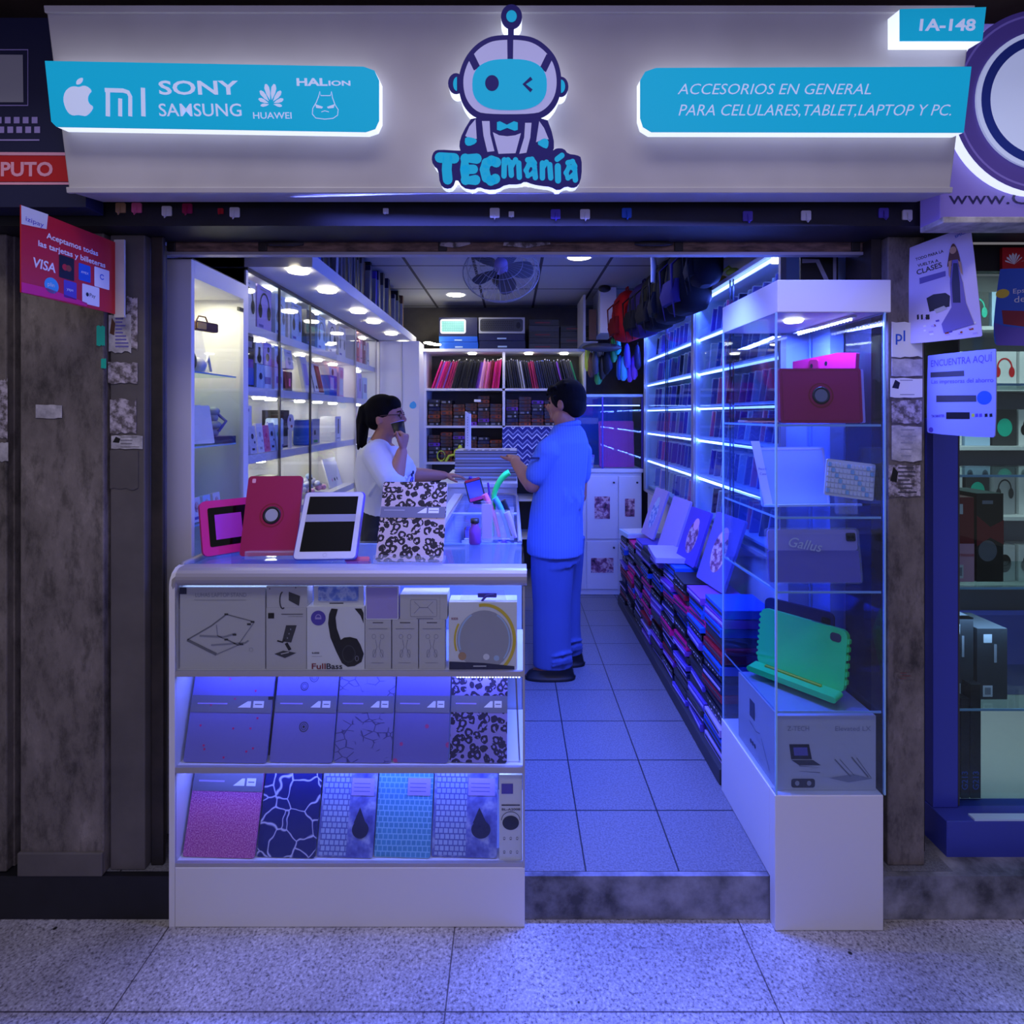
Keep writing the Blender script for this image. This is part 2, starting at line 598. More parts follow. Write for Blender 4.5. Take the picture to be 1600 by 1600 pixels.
    def ell(s, c, r, mat_, nu=16, nv=10, Tm=None):
        vs, fs = [], []
        for i in range(nv + 1):
            th = pi * i / nv
            for j in range(nu):
                ph = 2 * pi * j / nu
                p = Vector((r[0] * sin(th) * cos(ph), r[1] * sin(th) * sin(ph), r[2] * cos(th)))
                if Tm:
                    p = Tm @ p
                vs.append(Vector(c) + p)
        for i in range(nv):
            for j in range(nu):
                fs.append((i * nu + j, (i + 1) * nu + j, (i + 1) * nu + (j + 1) % nu, i * nu + (j + 1) % nu))
        return s.add(vs, fs, mat_, True)

    def loft(s, rings, mat_, n=20, cap=True, pw=2.0):
        """rings: (centre, rx, ry[, axis x, axis y]) of superellipses"""
        vs, fs = [], []
        for rg in rings:
            c, rx, ry = rg[:3]
            ax = Vector(rg[3]) if len(rg) > 3 else Vector((1, 0, 0))
            ay = Vector(rg[4]) if len(rg) > 4 else Vector((0, 1, 0))
            for j in range(n):
                a = 2 * pi * j / n
                ca, sa = cos(a), sin(a)
                ca = math.copysign(abs(ca) ** (2 / pw), ca)
                sa = math.copysign(abs(sa) ** (2 / pw), sa)
                vs.append(Vector(c) + ax * (rx * ca) + ay * (ry * sa))
        k = len(rings)
        for i in range(k - 1):
            for j in range(n):
                fs.append((i * n + j, i * n + (j + 1) % n, (i + 1) * n + (j + 1) % n, (i + 1) * n + j))
        s.add(vs, fs, mat_, True)
        if cap:
            s.add(vs[:n], [tuple(range(n))[::-1]], mat_, True)
            s.add(vs[-n:], [tuple(range(n))], mat_, True)
        return s

    def text(s, body, x, y, z, size, mat_, align='LEFT', fitw=None, shear=0, bold=0, ext=0, sp=1.0, line=1.0, T=None):
        key = (body, align, shear, bold, ext / size if size else 0, sp, line)
        if key not in _texts:
            cu = bpy.data.curves.new('lettering', 'FONT')
            cu.body, cu.size, cu.align_x, cu.shear, cu.offset = body, 1, align, shear, bold
            cu.space_character, cu.space_line, cu.resolution_u = sp, line, 3
            cu.extrude = ext / size / 2
            ob = bpy.data.objects.new('lettering', cu)
            me = ob.to_mesh()
            vs = [tuple(q.co) for q in me.vertices]
            fs = [tuple(p.vertices) for p in me.polygons]
            ob.to_mesh_clear()
            bpy.data.objects.remove(ob)
            bpy.data.curves.remove(cu)
            _texts[key] = (vs, fs)
        vs, fs = _texts[key]
        if not vs:
            return s
        xs = [q[0] for q in vs]
        kx = size
        if fitw:
            kx = fitw / (max(xs) - min(xs))
        out = [Vector((x + q[0] * kx, y + q[1] * size, z + (q[2] + ext / size / 2) * size)) for q in vs]
        if T:
            out = [T @ q for q in out]
        return s.add(out, fs, mat_)

    def build(s, name, parent=None, loc=None, rot=None, world=False, bevel=0, seg=2, **tags):
        me = bpy.data.meshes.new(name)
        vs = s.v
        if world:
            inv = wmat(parent).inverted() if parent is not None else Matrix.Translation(Vector(loc or (0, 0, 0))).inverted()
            vs = [inv @ v for v in vs]
        me.from_pydata([tuple(v) for v in vs], [], s.f)
        for k in s.mats:
            me.materials.append(M[k])
        me.polygons.foreach_set('material_index', s.mi)
        me.polygons.foreach_set('use_smooth', s.sm)
        me.update()
        o = bpy.data.objects.new(name, me)
        COL.objects.link(o)
        if parent is not None:
            o.parent = parent
        if loc is not None and (parent is None or not world):
            o.location = loc
        if rot is not None:
            o.rotation_euler = rot
        if bevel:
            b = o.modifiers.new('bevel', 'BEVEL')
            b.width, b.segments, b.limit_method, b.angle_limit = bevel, seg, 'ANGLE', R(50)
        if tags:
            tag(o, **tags)
        return o


def wmat(o):
    mt = Matrix.LocRotScale(o.location, o.rotation_euler, o.scale)
    return (wmat(o.parent) @ mt) if o.parent else mt


def ccw(pts):
    a = sum(pts[i][0] * pts[(i + 1) % len(pts)][1] - pts[(i + 1) % len(pts)][0] * pts[i][1] for i in range(len(pts)))
    return list(pts) if a > 0 else list(pts)[::-1]


def rrect(x0, x1, y0, y1, r, seg=4):
    """rounded rectangle; r is one radius or four (bl, br, tr, tl)"""
    rr = r if isinstance(r, (list, tuple)) else [r] * 4
    out = []
    for (cx, cy, a), q in zip(((x0, y0, 180), (x1, y0, 270), (x1, y1, 0), (x0, y1, 90)), rr):
        if q <= 0:
            out.append((cx, cy))
            continue
        ox = cx + (q if cx == x0 else -q)
        oy = cy + (q if cy == y0 else -q)
        for i in range(seg + 1):
            t = R(a + 90 * i / seg)
            out.append((ox + q * cos(t), oy + q * sin(t)))
    return out


def circ(cx, cy, rx, ry=None, n=24, a0=0, a1=360):
    ry = ry or rx
    e = 0 if a1 - a0 == 360 else 1
    return [(cx + rx * cos(R(a0 + (a1 - a0) * i / n)), cy + ry * sin(R(a0 + (a1 - a0) * i / n))) for i in range(n + e)]


def smooth2(pts, it=2, closed=True):
    """Chaikin corner cutting of a 2-D outline"""
    for _ in range(it):
        q = []
        k = len(pts)
        for i in range(k if closed else k - 1):
            a, b = pts[i], pts[(i + 1) % k]
            q.append((a[0] * .75 + b[0] * .25, a[1] * .75 + b[1] * .25))
            q.append((a[0] * .25 + b[0] * .75, a[1] * .25 + b[1] * .75))
        if not closed:
            q = [pts[0]] + q + [pts[-1]]
        pts = q
    return pts


def tag(o, label=None, cat=None, group=None, kind=None):
    if label:
        o['label'] = label
    if cat:
        o['category'] = cat
    if group:
        o['group'] = group
    if kind:
        o['kind'] = kind
    return o


def thing(name, label, cat, loc=(0, 0, 0), rot=(0, 0, 0), group=None):
    o = bpy.data.objects.new(name, None)
    o.empty_display_size = .05
    COL.objects.link(o)
    o.location, o.rotation_euler = loc, rot
    return tag(o, label, cat, group)


def dup(root, loc, rot, label=None, scale=None):
    """a copy of a thing together with its parts and sub-parts"""
    r = root.copy()
    COL.objects.link(r)
    r.location, r.rotation_euler = loc, rot
    if scale:
        r.scale = scale
    if label:
        r['label'] = label
    for ch in list(root.children):
        c_ = ch.copy()
        COL.objects.link(c_)
        c_.parent = r
        for g in list(ch.children):
            d_ = g.copy()
            COL.objects.link(d_)
            d_.parent = c_
    return r


def FR(lean=0, yaw=0):
    """rotation that stands a face-frame object up facing the hall: x right, y up, z towards the viewer"""
    return (pi / 2 - R(lean), 0, R(yaw))


ORD = ['first', 'second', 'third', 'fourth', 'fifth', 'sixth', 'seventh', 'eighth', 'ninth', 'tenth', 'eleventh', 'twelfth',
       'thirteenth', 'fourteenth', 'fifteenth', 'sixteenth', 'seventeenth', 'eighteenth', 'nineteenth', 'twentieth',
       'twenty-first', 'twenty-second', 'twenty-third', 'twenty-fourth', 'twenty-fifth', 'twenty-sixth', 'twenty-seventh',
       'twenty-eighth', 'twenty-ninth', 'thirtieth', 'thirty-first', 'thirty-second', 'thirty-third', 'thirty-fourth',
       'thirty-fifth', 'thirty-sixth', 'thirty-seventh', 'thirty-eighth', 'thirty-ninth', 'fortieth']


def S(name, mb, **k):
    o = mb.build(name, world=True, **k)
    o['kind'] = 'structure'
    return o


# ================================================================= SETTING
# hall floor and raised shop floor (its riser faces the hall)
S('floor', MB().box(-6, 6, -4, 7, -.24, -.14, 'terrazzo'))
S('floor', MB().box(-1.07, 6, 1.762, 7, -.138, -.001, 'step_concrete'))
S('floor', MB().box(-6, -1.07, 1.762, 7, -.138, -.001, 'beam_black'))
S('floor', MB().box(-1.42, 1.42, 1.78, 5.6, -.0005, 0.0005, 'shop_tile'))
S('floor', MB().box(1.46, 4.5, 1.95, 5.6, -.0005, 0.0005, 'off_white'))
# shop shell
S('wall_left', MB().box(-1.46, -1.42, 1.9, 5.6, 0.001, 2.6, 'white'))
S('wall_right', MB().box(1.40, 1.44, 1.95, 5.6, 0.001, 2.6, 'white'))
S('wall_back', MB().box(-1.46, 1.44, 5.3, 5.36, 0.001, 2.6, 'grey_panel'))
S('ceiling', MB().box(-1.46, 1.44, 1.88, 5.36, 2.5, 2.56, 'ceiling_tile'))
# wall above the openings, dark beam under the sign
S('wall_top', MB().box(-4, 4, 1.84, 1.94, 2.09, 3.6, 'hall_ceiling'))
S('trim_1', MB().box(-4, 4, 1.70, 1.86, 2.052, 2.16, 'beam_black'))
# pillars left of the opening, as panels with grooves between
b = MB()
b.box(-4, -1.62, 1.80, 1.95, 0.001, 2.06, 'dirty_panel')
S('wall_front_left', b)
for x0, x1, y0, mt in ((-2.4, -1.625, 1.775, 'dirty_panel'), (-1.572, -1.305, 1.765, 'dirty_panel'), (-1.297, -1.185, 1.782, 'grey_panel'),
                       (-1.178, -1.137, 1.80, 'dark_steel')):
    S('trim_2', MB().box(x0, x1, y0, 1.9 if x1 < -1.14 else 1.815, 0.001, 2.052, mt), bevel=.004)
S('trim_3', MB().box(-1.575, -1.305, 1.757, 1.77, 0.001, .075, 'grey_panel'), bevel=.003)
S('wall_front_left', MB().box(-1.62, -1.225, 1.83, 1.93, 0.001, 2.052, 'black'))
# right pillar
S('wall_front_right', MB().box(1.225, 1.345, 1.80, 1.95, 0.001, 2.052, 'dirty_panel'), bevel=.004)
S('trim_4', MB().box(1.19, 1.222, 1.83, 1.97, 0.001, 2.052, 'dark_steel'))
S('trim_4', MB().box(1.35, 1.39, 1.86, 1.95, 0.001, 2.052, 'black'))
# wall strip inside the opening on the right, above the showcase
b = MB()
b.box(1.175, 1.225, 2.04, 2.16, 0.002, 2.3, 'pale_blue')
S('trim_5', b)
# hall ceiling strip far above
S('ceiling', MB().box(-4, 4, 1.2, 1.86, 2.75, 2.8, 'hall_ceiling'))


# ================================================================= SIGN OVER THE SHOP
def plane_uv(T, w=0.0):
    """pixel -> (x, y) on the plane z = w of the frame T (the photograph measured on a real plane of the place)"""
    Ti = T.inverted()
    o = Ti @ Vector((0, 0, CZ))
    R3 = Ti.to_3x3()

    def f(px, py):
        d = R3 @ Vector(((px - CX) / F, 1, -(py - HY) / F))
        t = (w - o.z) / d.z
        p = o + d * t
        return (p.x, p.y)
    return f


def stroke(mb, pts, w, z, mt, caps=True, closed=False):
    mb.line(pts, w, z, mt, closed)
    if caps:
        for p in pts:
            mb.disc(p[0], p[1], w / 2, w / 2, z + .00001, mt, 12)


def fit_text(mb, body, u, x0, x1, yb, yt, z, mt, **k):
    """lettering filling the box between pixels x0..x1 with its baseline at yb and capital tops at yt"""
    a, b_, c_ = u(x0, yb), u(x1, yb), u(x0, yt)
    h = c_[1] - a[1]
    mb.text(body, a[0], a[1], z, h / .73, mt, fitw=b_[0] - a[0], **k)


TILT = 9.48
sign = thing('shop_sign', 'long pale grey shop sign with cyan panels leaning out over the shop entrance', 'sign', (0, 1.55, 2.095),
             (pi / 2 + R(TILT), 0, 0))
TS = wmat(sign)
b = MB()
b.box(-1.243, 1.229, 0, .467, -.13, 0, 'board_grey')
b.build('board', sign, bevel=.004)
b = MB()
b.box(-1.243, 1.229, -.004, .012, -.001, .010, 'board_grey')
b.box(-1.243, 1.229, .452, .470, -.001, .008, 'board_grey')
b.build('rim', sign, bevel=.002)

WP = .042
u = plane_uv(TS, WP)
pts = [u(70, 95), u(568, 104), u(585, 110), u(592, 125), u(592, 188), u(586, 201), u(571, 206), u(88, 198), u(80, 190)]
b = MB()
b.prism(pts, .001, WP - .004, 'edge_lit')
lp = b.build('light_box', sign)
tag(lp, 'glowing white edge behind the left cyan panel')
b = MB()
b.prism(pts, WP - .004, WP, 'cyan_lit')
z = WP + .0008
K = 2.2857


def c1(x, y):
    return u(x / K, y / K)


LM = 'letter_lit'
# bitten apple with its leaf
ap = [(283, 312), (300, 305), (318, 312), (330, 326), (318, 338), (314, 356), (320, 372), (336, 382), (325, 402), (308, 416), (292, 413),
      (278, 411), (262, 414), (246, 406), (233, 384), (226, 355), (232, 328), (250, 311), (268, 308)]
b.flat(smooth2([c1(*p) for p in ap], 1), z, LM)
b.flat(smooth2([c1(*p) for p in ((272, 303), (274, 288), (286, 279), (298, 278), (296, 292), (286, 302))], 1), z, LM)
# MI
stroke(b, [c1(386, 416), c1(386, 318)], .0115, z, LM, False)
stroke(b, [c1(375, 322), c1(440, 324), c1(458, 330), c1(466, 345), c1(466, 416)], .0105, z + .0001, LM, False)
stroke(b, [c1(430, 416), c1(430, 352)], .0105, z, LM, False)
stroke(b, [c1(513, 416), c1(511, 314)], .0115, z, LM, False)
fit_text(b, 'SONY', u, 568 / K, 852 / K, 337 / K, 287 / K, z, LM, bold=.022)
for x in (584, 640, 700, 760, 800, 835):
    pass
fit_text(b, 'SAMSUNG', u, 568 / K, 862 / K, 415 / K, 368 / K, z, LM, bold=.008)
for i in range(8):
    a = R(-98 + 28 * i * 1.0)
    ca, sa = sin(a), cos(a)
    o_ = c1(969, 372)
    pet = [(0, .012), (.0075, .035), (.0085, .050), (.004, .060), (-.002, .061), (-.0075, .050), (-.006, .03)]
    sc_ = .62 + .14 * min(i, 7 - i)
    b.flat([(o_[0] + (p[0] * ca * 0 + p[0] * sa + p[1] * ca * .95) * sc_ * .8, o_[1] + (-p[0] * ca + p[1] * sa) * sc_ * .8) for p in pet], z, LM)
fit_text(b, 'HUAWEI', u, 903 / K, 1040 / K, 424 / K, 400 / K, z, LM, bold=.01)
fit_text(b, 'HAL', u, 1058 / K, 1168 / K, 306 / K, 279 / K, z, LM, bold=.035)
fit_text(b, 'ION', u, 1172 / K, 1250 / K, 306 / K, 288 / K, z, LM, bold=.03)
gd = [(1143, 327), (1146, 342), (1180, 342), (1184, 327), (1188, 350), (1197, 375), (1208, 392), (1206, 412), (1190, 423), (1160, 426), (1128, 422),
      (1116, 408), (1117, 388), (1130, 366), (1138, 346)]
b.line([c1(*p) for p in gd], .0022, z, LM, True)
for e in (((1126, 372), (1154, 382), (1150, 388), (1130, 386)), ((1196, 372), (1168, 382), (1172, 388), (1192, 386))):
    b.flat([c1(*p) for p in e], z, LM)
stroke(b, [c1(1148, 400), c1(1160, 396), c1(1175, 400)], .002, z, LM, False)
o = b.build('brand_panel', sign, bevel=0)
tag(o, 'cyan panel on the left with white company logos')

pts = [u(1395 - 370, 106), u(1518, 104), u(1506, 207), u(1018, 206), u(1005, 198), u(1000.5, 184), u(1000.5, 125), u(1008, 112)]
b = MB()
b.prism(pts, .001, WP - .004, 'edge_lit')
tag(b.build('light_box', sign), 'glowing white edge behind the right cyan panel')
b = MB()
b.prism(pts, WP - .004, WP, 'cyan_lit')
fit_text(b, 'ACCESORIOS EN GENERAL', u, 900 + 362 / K, 900 + 1052 / K, 337 / K, 297 / K, z, LM, shear=.22, bold=-.004)
fit_text(b, 'PARA CELULARES,TABLET,LAPTOP Y PC.', u, 900 + 362 / K, 900 + 1334 / K, 413 / K, 371 / K, z, LM, shear=.22, bold=-.004)
tag(b.build('description_panel', sign), 'cyan panel on the right with slanted white lettering')

u = plane_uv(TS, .05)
pts = [u(1407, 14), u(1541, 11), u(1535, 63.5), u(1407, 63.5)]
b = MB()
b.prism(pts, .001, .046, 'edge_lit')
b.prism(pts, .046, .05, 'cyan_lit')
fit_text(b, '1A-148', u, 900 + 1213 / K, 900 + 1412 / K, 109 / K, 67 / K, .0508, LM, bold=.03)
tag(b.build('unit_number_box', sign), 'small cyan light box with the unit number in the upper right corner')

# robot emblem
WR = .055
u = plane_uv(TS, WR)


def c2(x, y):
    return u(600 + x / 4, y / 4)


def P2(l):
    return [c2(*p) for p in l]


head = [(465, 560), (466, 470), (500, 370), (560, 290), (640, 235), (720, 218), (860, 218), (950, 238), (1030, 298), (1082, 370), (1108, 460),
        (1110, 560), (1085, 645), (1030, 712), (960, 746), (610, 746), (540, 715), (487, 645)]
body = [(560, 715), (490, 830), (468, 900), (480, 955), (560, 990), (1000, 990), (1062, 950), (1062, 860), (1010, 715)]
word = [(296, 985), (312, 945), (345, 934), (470, 942), (560, 940), (640, 960), (760, 962), (880, 965), (1010, 965), (1055, 940), (1080, 926), (1125, 928),
        (1150, 962), (1205, 968), (1236, 985), (1236, 1100), (1216, 1160), (1180, 1175), (1140, 1160), (1090, 1192), (1040, 1165), (990, 1160), (930, 1150),
        (880, 1130), (850, 1150), (760, 1150), (712, 1182), (640, 1185), (590, 1165), (560, 1186), (490, 1172), (452, 1110), (430, 1170), (385, 1180),
        (348, 1150), (340, 1060), (305, 1030)]
em = []
em.append(smooth2(P2(head), 2))
em.append(smooth2(P2(body), 1))
em.append(smooth2(P2(word), 1))
em.append([c2(797 + 66 * cos(2 * pi * i / 24), 102 + 76 * sin(2 * pi * i / 24)) for i in range(24)])
em.append([c2(450 + 50 * cos(2 * pi * i / 20), 520 + 64 * sin(2 * pi * i / 20)) for i in range(20)])
em.append([c2(1106 + 47 * cos(2 * pi * i / 20), 540 + 62 * sin(2 * pi * i / 20)) for i in range(20)])
em.append(P2([(774, 165), (812, 165), (812, 230), (774, 230)]))
b = MB()
for i, e in enumerate(em):
    b.prism(e, .001, WR - .006 - i * .00015, 'edge_lit')
tag(b.build('emblem_halo', sign), 'glowing white rim behind the robot emblem')
b = MB()
for i, e in enumerate(em):
    b.prism(e, WR - .006, WR - i * .00012, 'robot_navy')
z = WR + .0006
ccx, ccy = 787, 482
inn = [(ccx + (x - ccx) * .905, ccy + (y - ccy) * .88) for x, y in head]
b.flat(smooth2(P2(inn), 2), z, 'robot_white')
b.flat(P2([(770, 230), (808, 230), (806, 390), (772, 390)]), z + .0004, 'robot_navy')
stroke(b, P2([(540, 345), (582, 430)]), .019, z + .0004, 'robot_navy', False)
stroke(b, P2([(1036, 350), (992, 440)]), .019, z + .0004, 'robot_navy', False)
vis = []
for i in range(40):
    a = 2 * pi * i / 40
    ca, sa = cos(a), sin(a)
    vis.append(c2(785 + 233 * math.copysign(abs(ca) ** .72, ca), 530 + 160 * math.copysign(abs(sa) ** .8, sa)))
b.flat(vis, z + .0008, 'cyan_lit')
b.flat([c2(675 + 43 * cos(2 * pi * i / 24), 521 + 50 * sin(2 * pi * i / 24)) for i in range(24)], z + .0012, 'robot_navy')
stroke(b, P2([(922, 490), (876, 528), (922, 570)]), .009, z + .0012, 'robot_navy', False)
b.flat([c2(456 - 24 * sin(pi * i / 12), 525 + 44 * cos(pi * i / 12)) for i in range(13)], z, 'cyan_lit')
b.flat([c2(1106 + 26 * sin(pi * i / 12), 540 + 42 * cos(pi * i / 12)) for i in range(13)], z, 'cyan_lit')
b.flat([c2(797 + 33 * cos(2 * pi * i / 20), 102 + 38 * sin(2 * pi * i / 20)) for i in range(20)], z, 'cyan_lit')
b.flat(P2([(572, 745), (580, 868), (540, 870), (508, 850), (534, 790)]), z, 'robot_white')
b.flat(smooth2(P2([(508, 852), (580, 868), (578, 895), (530, 916), (504, 900)]), 1), z + .0001, 'cyan_lit')
b.flat(P2([(612, 757), (660, 757), (664, 840), (690, 945), (646, 950), (622, 850)]), z, 'robot_white')
b.flat(P2([(882, 768), (922, 768), (914, 860), (890, 955), (845, 962), (876, 860)]), z, 'robot_white')
b.flat(P2([(680, 826), (720, 846), (770, 852), (820, 846), (856, 832), (822, 958), (716, 962)]), z, 'robot_white')
b.flat(P2([(970, 757), (1000, 800), (1030, 872), (1000, 866), (950, 890)]), z, 'robot_white')
b.flat(smooth2(P2([(1000, 862), (1030, 876), (1026, 920), (1010, 932), (948, 895)]), 1), z + .0001, 'cyan_lit')
b.flat(P2([(706, 764), (724, 758), (768, 780), (812, 758), (836, 766), (836, 812), (816, 818), (770, 800), (726, 818), (706, 812)]), z, 'cyan_lit')
b.build('robot_emblem', sign)
# name lettering in fat rounded strokes
b = MB()
z = WR + .0004
CY = 'cyan_lit'


def st(l, w=.0265):
    stroke(b, P2(l), w, z, CY)


st([(348, 985), (440, 990)])
st([(397, 990), (392, 1060), (398, 1122)])
st([(580, 992), (508, 992), (506, 1060), (510, 1125), (572, 1125)])
st([(506, 1060), (560, 1058)], .024)
st([(702, 1015), (672, 1004), (640, 1020), (628, 1060), (640, 1110), (668, 1130), (696, 1118)])
w_ = .0145
st([(750, 1100), (752, 1000)], w_)
st([(752, 1030), (775, 1000), (790, 1015), (796, 1095)], w_)
st([(796, 1040), (822, 1000), (842, 1020), (846, 1108)], w_)
st([(938, 1030), (905, 1030), (888, 1065), (900, 1098), (930, 1085), (940, 1040), (946, 1110)], w_)
st([(898, 1000), (925, 996), (940, 1020)], w_)
st([(990, 1112), (990, 1020)], w_)
st([(990, 1050), (1015, 1015), (1036, 1030), (1042, 1112)], w_)
st([(1086, 1040), (1088, 1128)], w_ * 1.15)
st([(1082, 995), (1112, 972)], w_)
st([(1190, 1050), (1156, 1045), (1138, 1080), (1150, 1112), (1178, 1100), (1192, 1060), (1196, 1125)], w_)
st([(1150, 1018), (1178, 1010), (1192, 1040)], w_)
tag(b.build('name_lettering', sign), 'fat rounded cyan letters of the shop name')

# ---------------------------------------------------------------- neighbours' signs
o = thing('neighbour_sign', 'dark navy neighbouring sign with a red band cut off at the left edge', 'sign', (-1.9, 1.62, 2.05), (pi / 2, 0, 0))
u = plane_uv(wmat(o), 0)
x1 = -1.25 + 1.9
b = MB()
b.prism([(-.6, .03), (x1, .03), (x1, .50), (.585, .585), (-.6, .585)], -.07, 0, 'navy')
b.build('board', o, bevel=.003)
b = MB()
z = .001
b.flat([u(-80, 85), u(36, 86), u(37, 160), u(-80, 160)], z, 'light_grey')
b.line([u(-80, 78), u(44, 78), u(44, 165), u(-80, 165)], .0035, z, 'lilac')
for r_, (yy, sx_) in enumerate(((188, 0), (203, 4))):
    for i in range(8):
        xx = -48 + i * 14 + sx_
        b.flat([u(xx, yy - 5), u(xx + 9, yy - 5), u(xx + 9, yy + 5), u(xx, yy + 5)], z, 'lilac')
b.line([u(-80, 219), u(62, 219)], .004, z, 'lilac')
tag(b.build('computer_drawing', o), 'pale drawing of a monitor and keyboard')
b = MB()
b.flat([u(-100, 243), u(120, 244), u(122, 284), u(-100, 284)], .0012, 'red')
b.line([u(-100, 240), u(120, 241)], .009, .0016, 'light_pink')
b.line([u(-100, 287), u(122, 287)], .007, .0016, 'light_pink')
fit_text(b, 'PUTO', u, 1, 82, 275, 253, .002, 'light_pink', bold=.03)
tag(b.build('red_band', o), 'red band with pale capital letters')

o = thing('neighbour_sign', 'lilac neighbouring sign with a round emblem cut off at the right edge', 'sign', (1.24, 1.60, 2.035), (pi / 2, 0, 0))
u = plane_uv(wmat(o), .03)
mat('lilac_board', (140, 124, 206), .4, emit=.12, ecol=(120, 104, 220))
mat('ring_purple', (96, 78, 170), .4, emit=.06)
mat('ring_blue', (26, 52, 150), .4, emit=.06)
b = MB()
b.box(0, 1.5, 0, .57, -.08, 0, 'lilac_board')
b.box(0, 1.5, -.012, .006, -.08, .012, 'grubby_white')
b.build('board', o, bevel=.003)
cu = u(1632, 158)
b = MB()
b.prism(circ(cu[0], cu[1], .262, n=72), 0.0005, .03, 'ring_purple', side='edge_lit')
b.ring(cu[0], cu[1], .246, .246, .006, .0304, 'lilac_board', n=72)
b.prism(circ(cu[0], cu[1], .198, n=72), .030, .036, 'letter_lit')
b.ring(cu[0], cu[1], .172, .172, .026, .0364, 'ring_blue', n=72)
b.build('round_emblem', o)
u0 = plane_uv(wmat(o), 0)
b = MB()
fit_text(b, 'www.C', u0, 1482, 1606, 319, 298, .001, 'sign_navy', bold=.0)
b.build('web_address', o)
b = MB()
b.rect(cu[0] - .058, cu[0] - .035, cu[1] - .0, cu[1] + .03, .037, 'ring_purple')
b.build('emblem_mark', o)

# ---------------------------------------------------------------- adhesive hooks on the dark beam
hooks = [(125, 325, 'violet', 'purple'), (189, 325, 'tan', 'yellowish'), (214, 325, 'pink', 'pink'), (261, 330, 'white', 'white'),
         (293, 326, 'crimson', 'dark pink'), (345, 330, 'red', 'red'), (367, 332, 'white', 'white'), (603, 330, 'white', 'white'),
         (773, 333, 'white', 'white'), (799, 335, 'white', 'white'), (868, 335, 'violet', 'purple'), (914, 335, 'white', 'white'),
         (979, 333, 'blue', 'blue'), (1168, 338, 'violet', 'purple'), (1259, 337, 'white', 'white'), (1380, 333, 'violet', 'purple'),
         (1417, 336, 'white', 'white')]
for i, (hx, hy, mt, cn) in enumerate(hooks):
    p = W(hx, hy, 1.698)
    small = hx in (345, 603, 799)
    s_ = .55 if small else 1.0
    h = thing('adhesive_hook', f'{"tiny" if small else "small"} {cn} adhesive hook, {ORD[i]} from the left on the dark beam under the sign',
              'hook', p, FR(), 'adhesive hooks along the beam')
    b = MB()
    b.rbox(-.015 * s_, .015 * s_, -.015 * s_, .015 * s_, -.0012, .003, .004 * s_, mt)
    b.build('plate', h)
    b = MB()
    b.tube([(0, .006 * s_, .003), (0, -.002 * s_, .006), (0, -.018 * s_, .007), (0, -.024 * s_, .013), (.003, -.018 * s_, .018)], .0018, mt, 6)
    b.build('hook', h)

# rusty shutter housing across the top of the opening
o = thing('roller_shutter', 'brown rusty rolled-up metal shutter spanning the top of the shop entrance', 'shutter', (0, 1.875, 2.013))
b = MB()
b.box(-1.17, 1.215, 0, .03, .012, .09, 'rust_steel')
for x in (-1.17, -.86, -.25, .55, 1.15):
    b.box(x, x + .03, -.006, .0, .012, .09, 'dark_steel')
b.build('housing', o, bevel=.003)
b = MB()
b.box(-1.17, 1.215, -.004, .026, 0, .010, 'aluminium_matt')
b.build('bottom_rail', o)
for x in (-.83, .42):
    b = MB()
    b.tube([(x, -.001, .04), (x + .02, -.02, .032), (x + .10, -.02, .032), (x + .12, -.001, .04)], .008, 'dark_steel', 8)
    b.build('handle', o)
for x0, x1 in ((-.245, -.14), (-.03, .13)):
    b = MB()
    pp = [(x0, .03), (x0 + .01, .075), ((x0 + x1) / 2, .08), (x1 - .01, .07), (x1, .035), ((x0 + x1) / 2, .022)]
    b.add([(x, -.0075, z_) for x, z_ in pp] + [(x, -.006, z_) for x, z_ in pp], [tuple(range(6)), tuple(range(6, 12))[::-1]] +
          [(i, (i + 1) % 6, (i + 1) % 6 + 6, i + 6) for i in range(6)], 'torn_paper')
    b.build('torn_sticker', o)

# ---------------------------------------------------------------- payment flag sign, left
o = thing('payment_sign', 'red projecting sign listing accepted bank cards, fixed to the left pillar', 'sign', (-1.28, 1.44, 1.79), FR(0, 86))
u = plane_uv(wmat(o), 0)
b = MB()
b.box(0, .32, 0, .228, -.003, 0, 'red')


def c4(x, y):
    return u(x / 3.2, 300 + y / 3.2)


z = .0006
b.flat([c4(105, 66), c4(240, 112), c4(232, 186), c4(106, 160)], z, 'white')
b.flat([c4(106, 450), c4(235, 480), c4(435, 555), c4(434, 572), c4(300, 540), c4(106, 500)], z, 'magenta')
L4 = [(('Aceptamos todas'), 232, 230, 490, 318), (('las tarjetas y billeteras'), 188, 268, 524, 372)]
for tx, xa, ya, xb, yb in L4:
    p, q = c4(xa, ya), c4(xb, yb)
    b.text(tx, p[0], min(p[1], q[1]), z + .0003, .022, 'paper', fitw=q[0] - p[0], bold=.02)
p, q = c4(125, 135), c4(215, 150)
b.text('izipay', p[0], p[1] - .004, z + .0004, .018, 'violet', fitw=q[0] - p[0])
p, q = c4(160, 360), c4(272, 385)
b.text('VISA', p[0], p[1] - .006, z + .0003, .036, 'paper', fitw=q[0] - p[0], bold=.02, shear=.15)


def badge(x0, y0, x1, y1, mt):
    a_, c_ = c4(x0, y1), c4(x1, y0)
    b.flat(rrect(a_[0], c_[0], a_[1], c_[1], .003), z, mt)
    return (a_[0] + c_[0]) / 2, (a_[1] + c_[1]) / 2, c_[0] - a_[0]


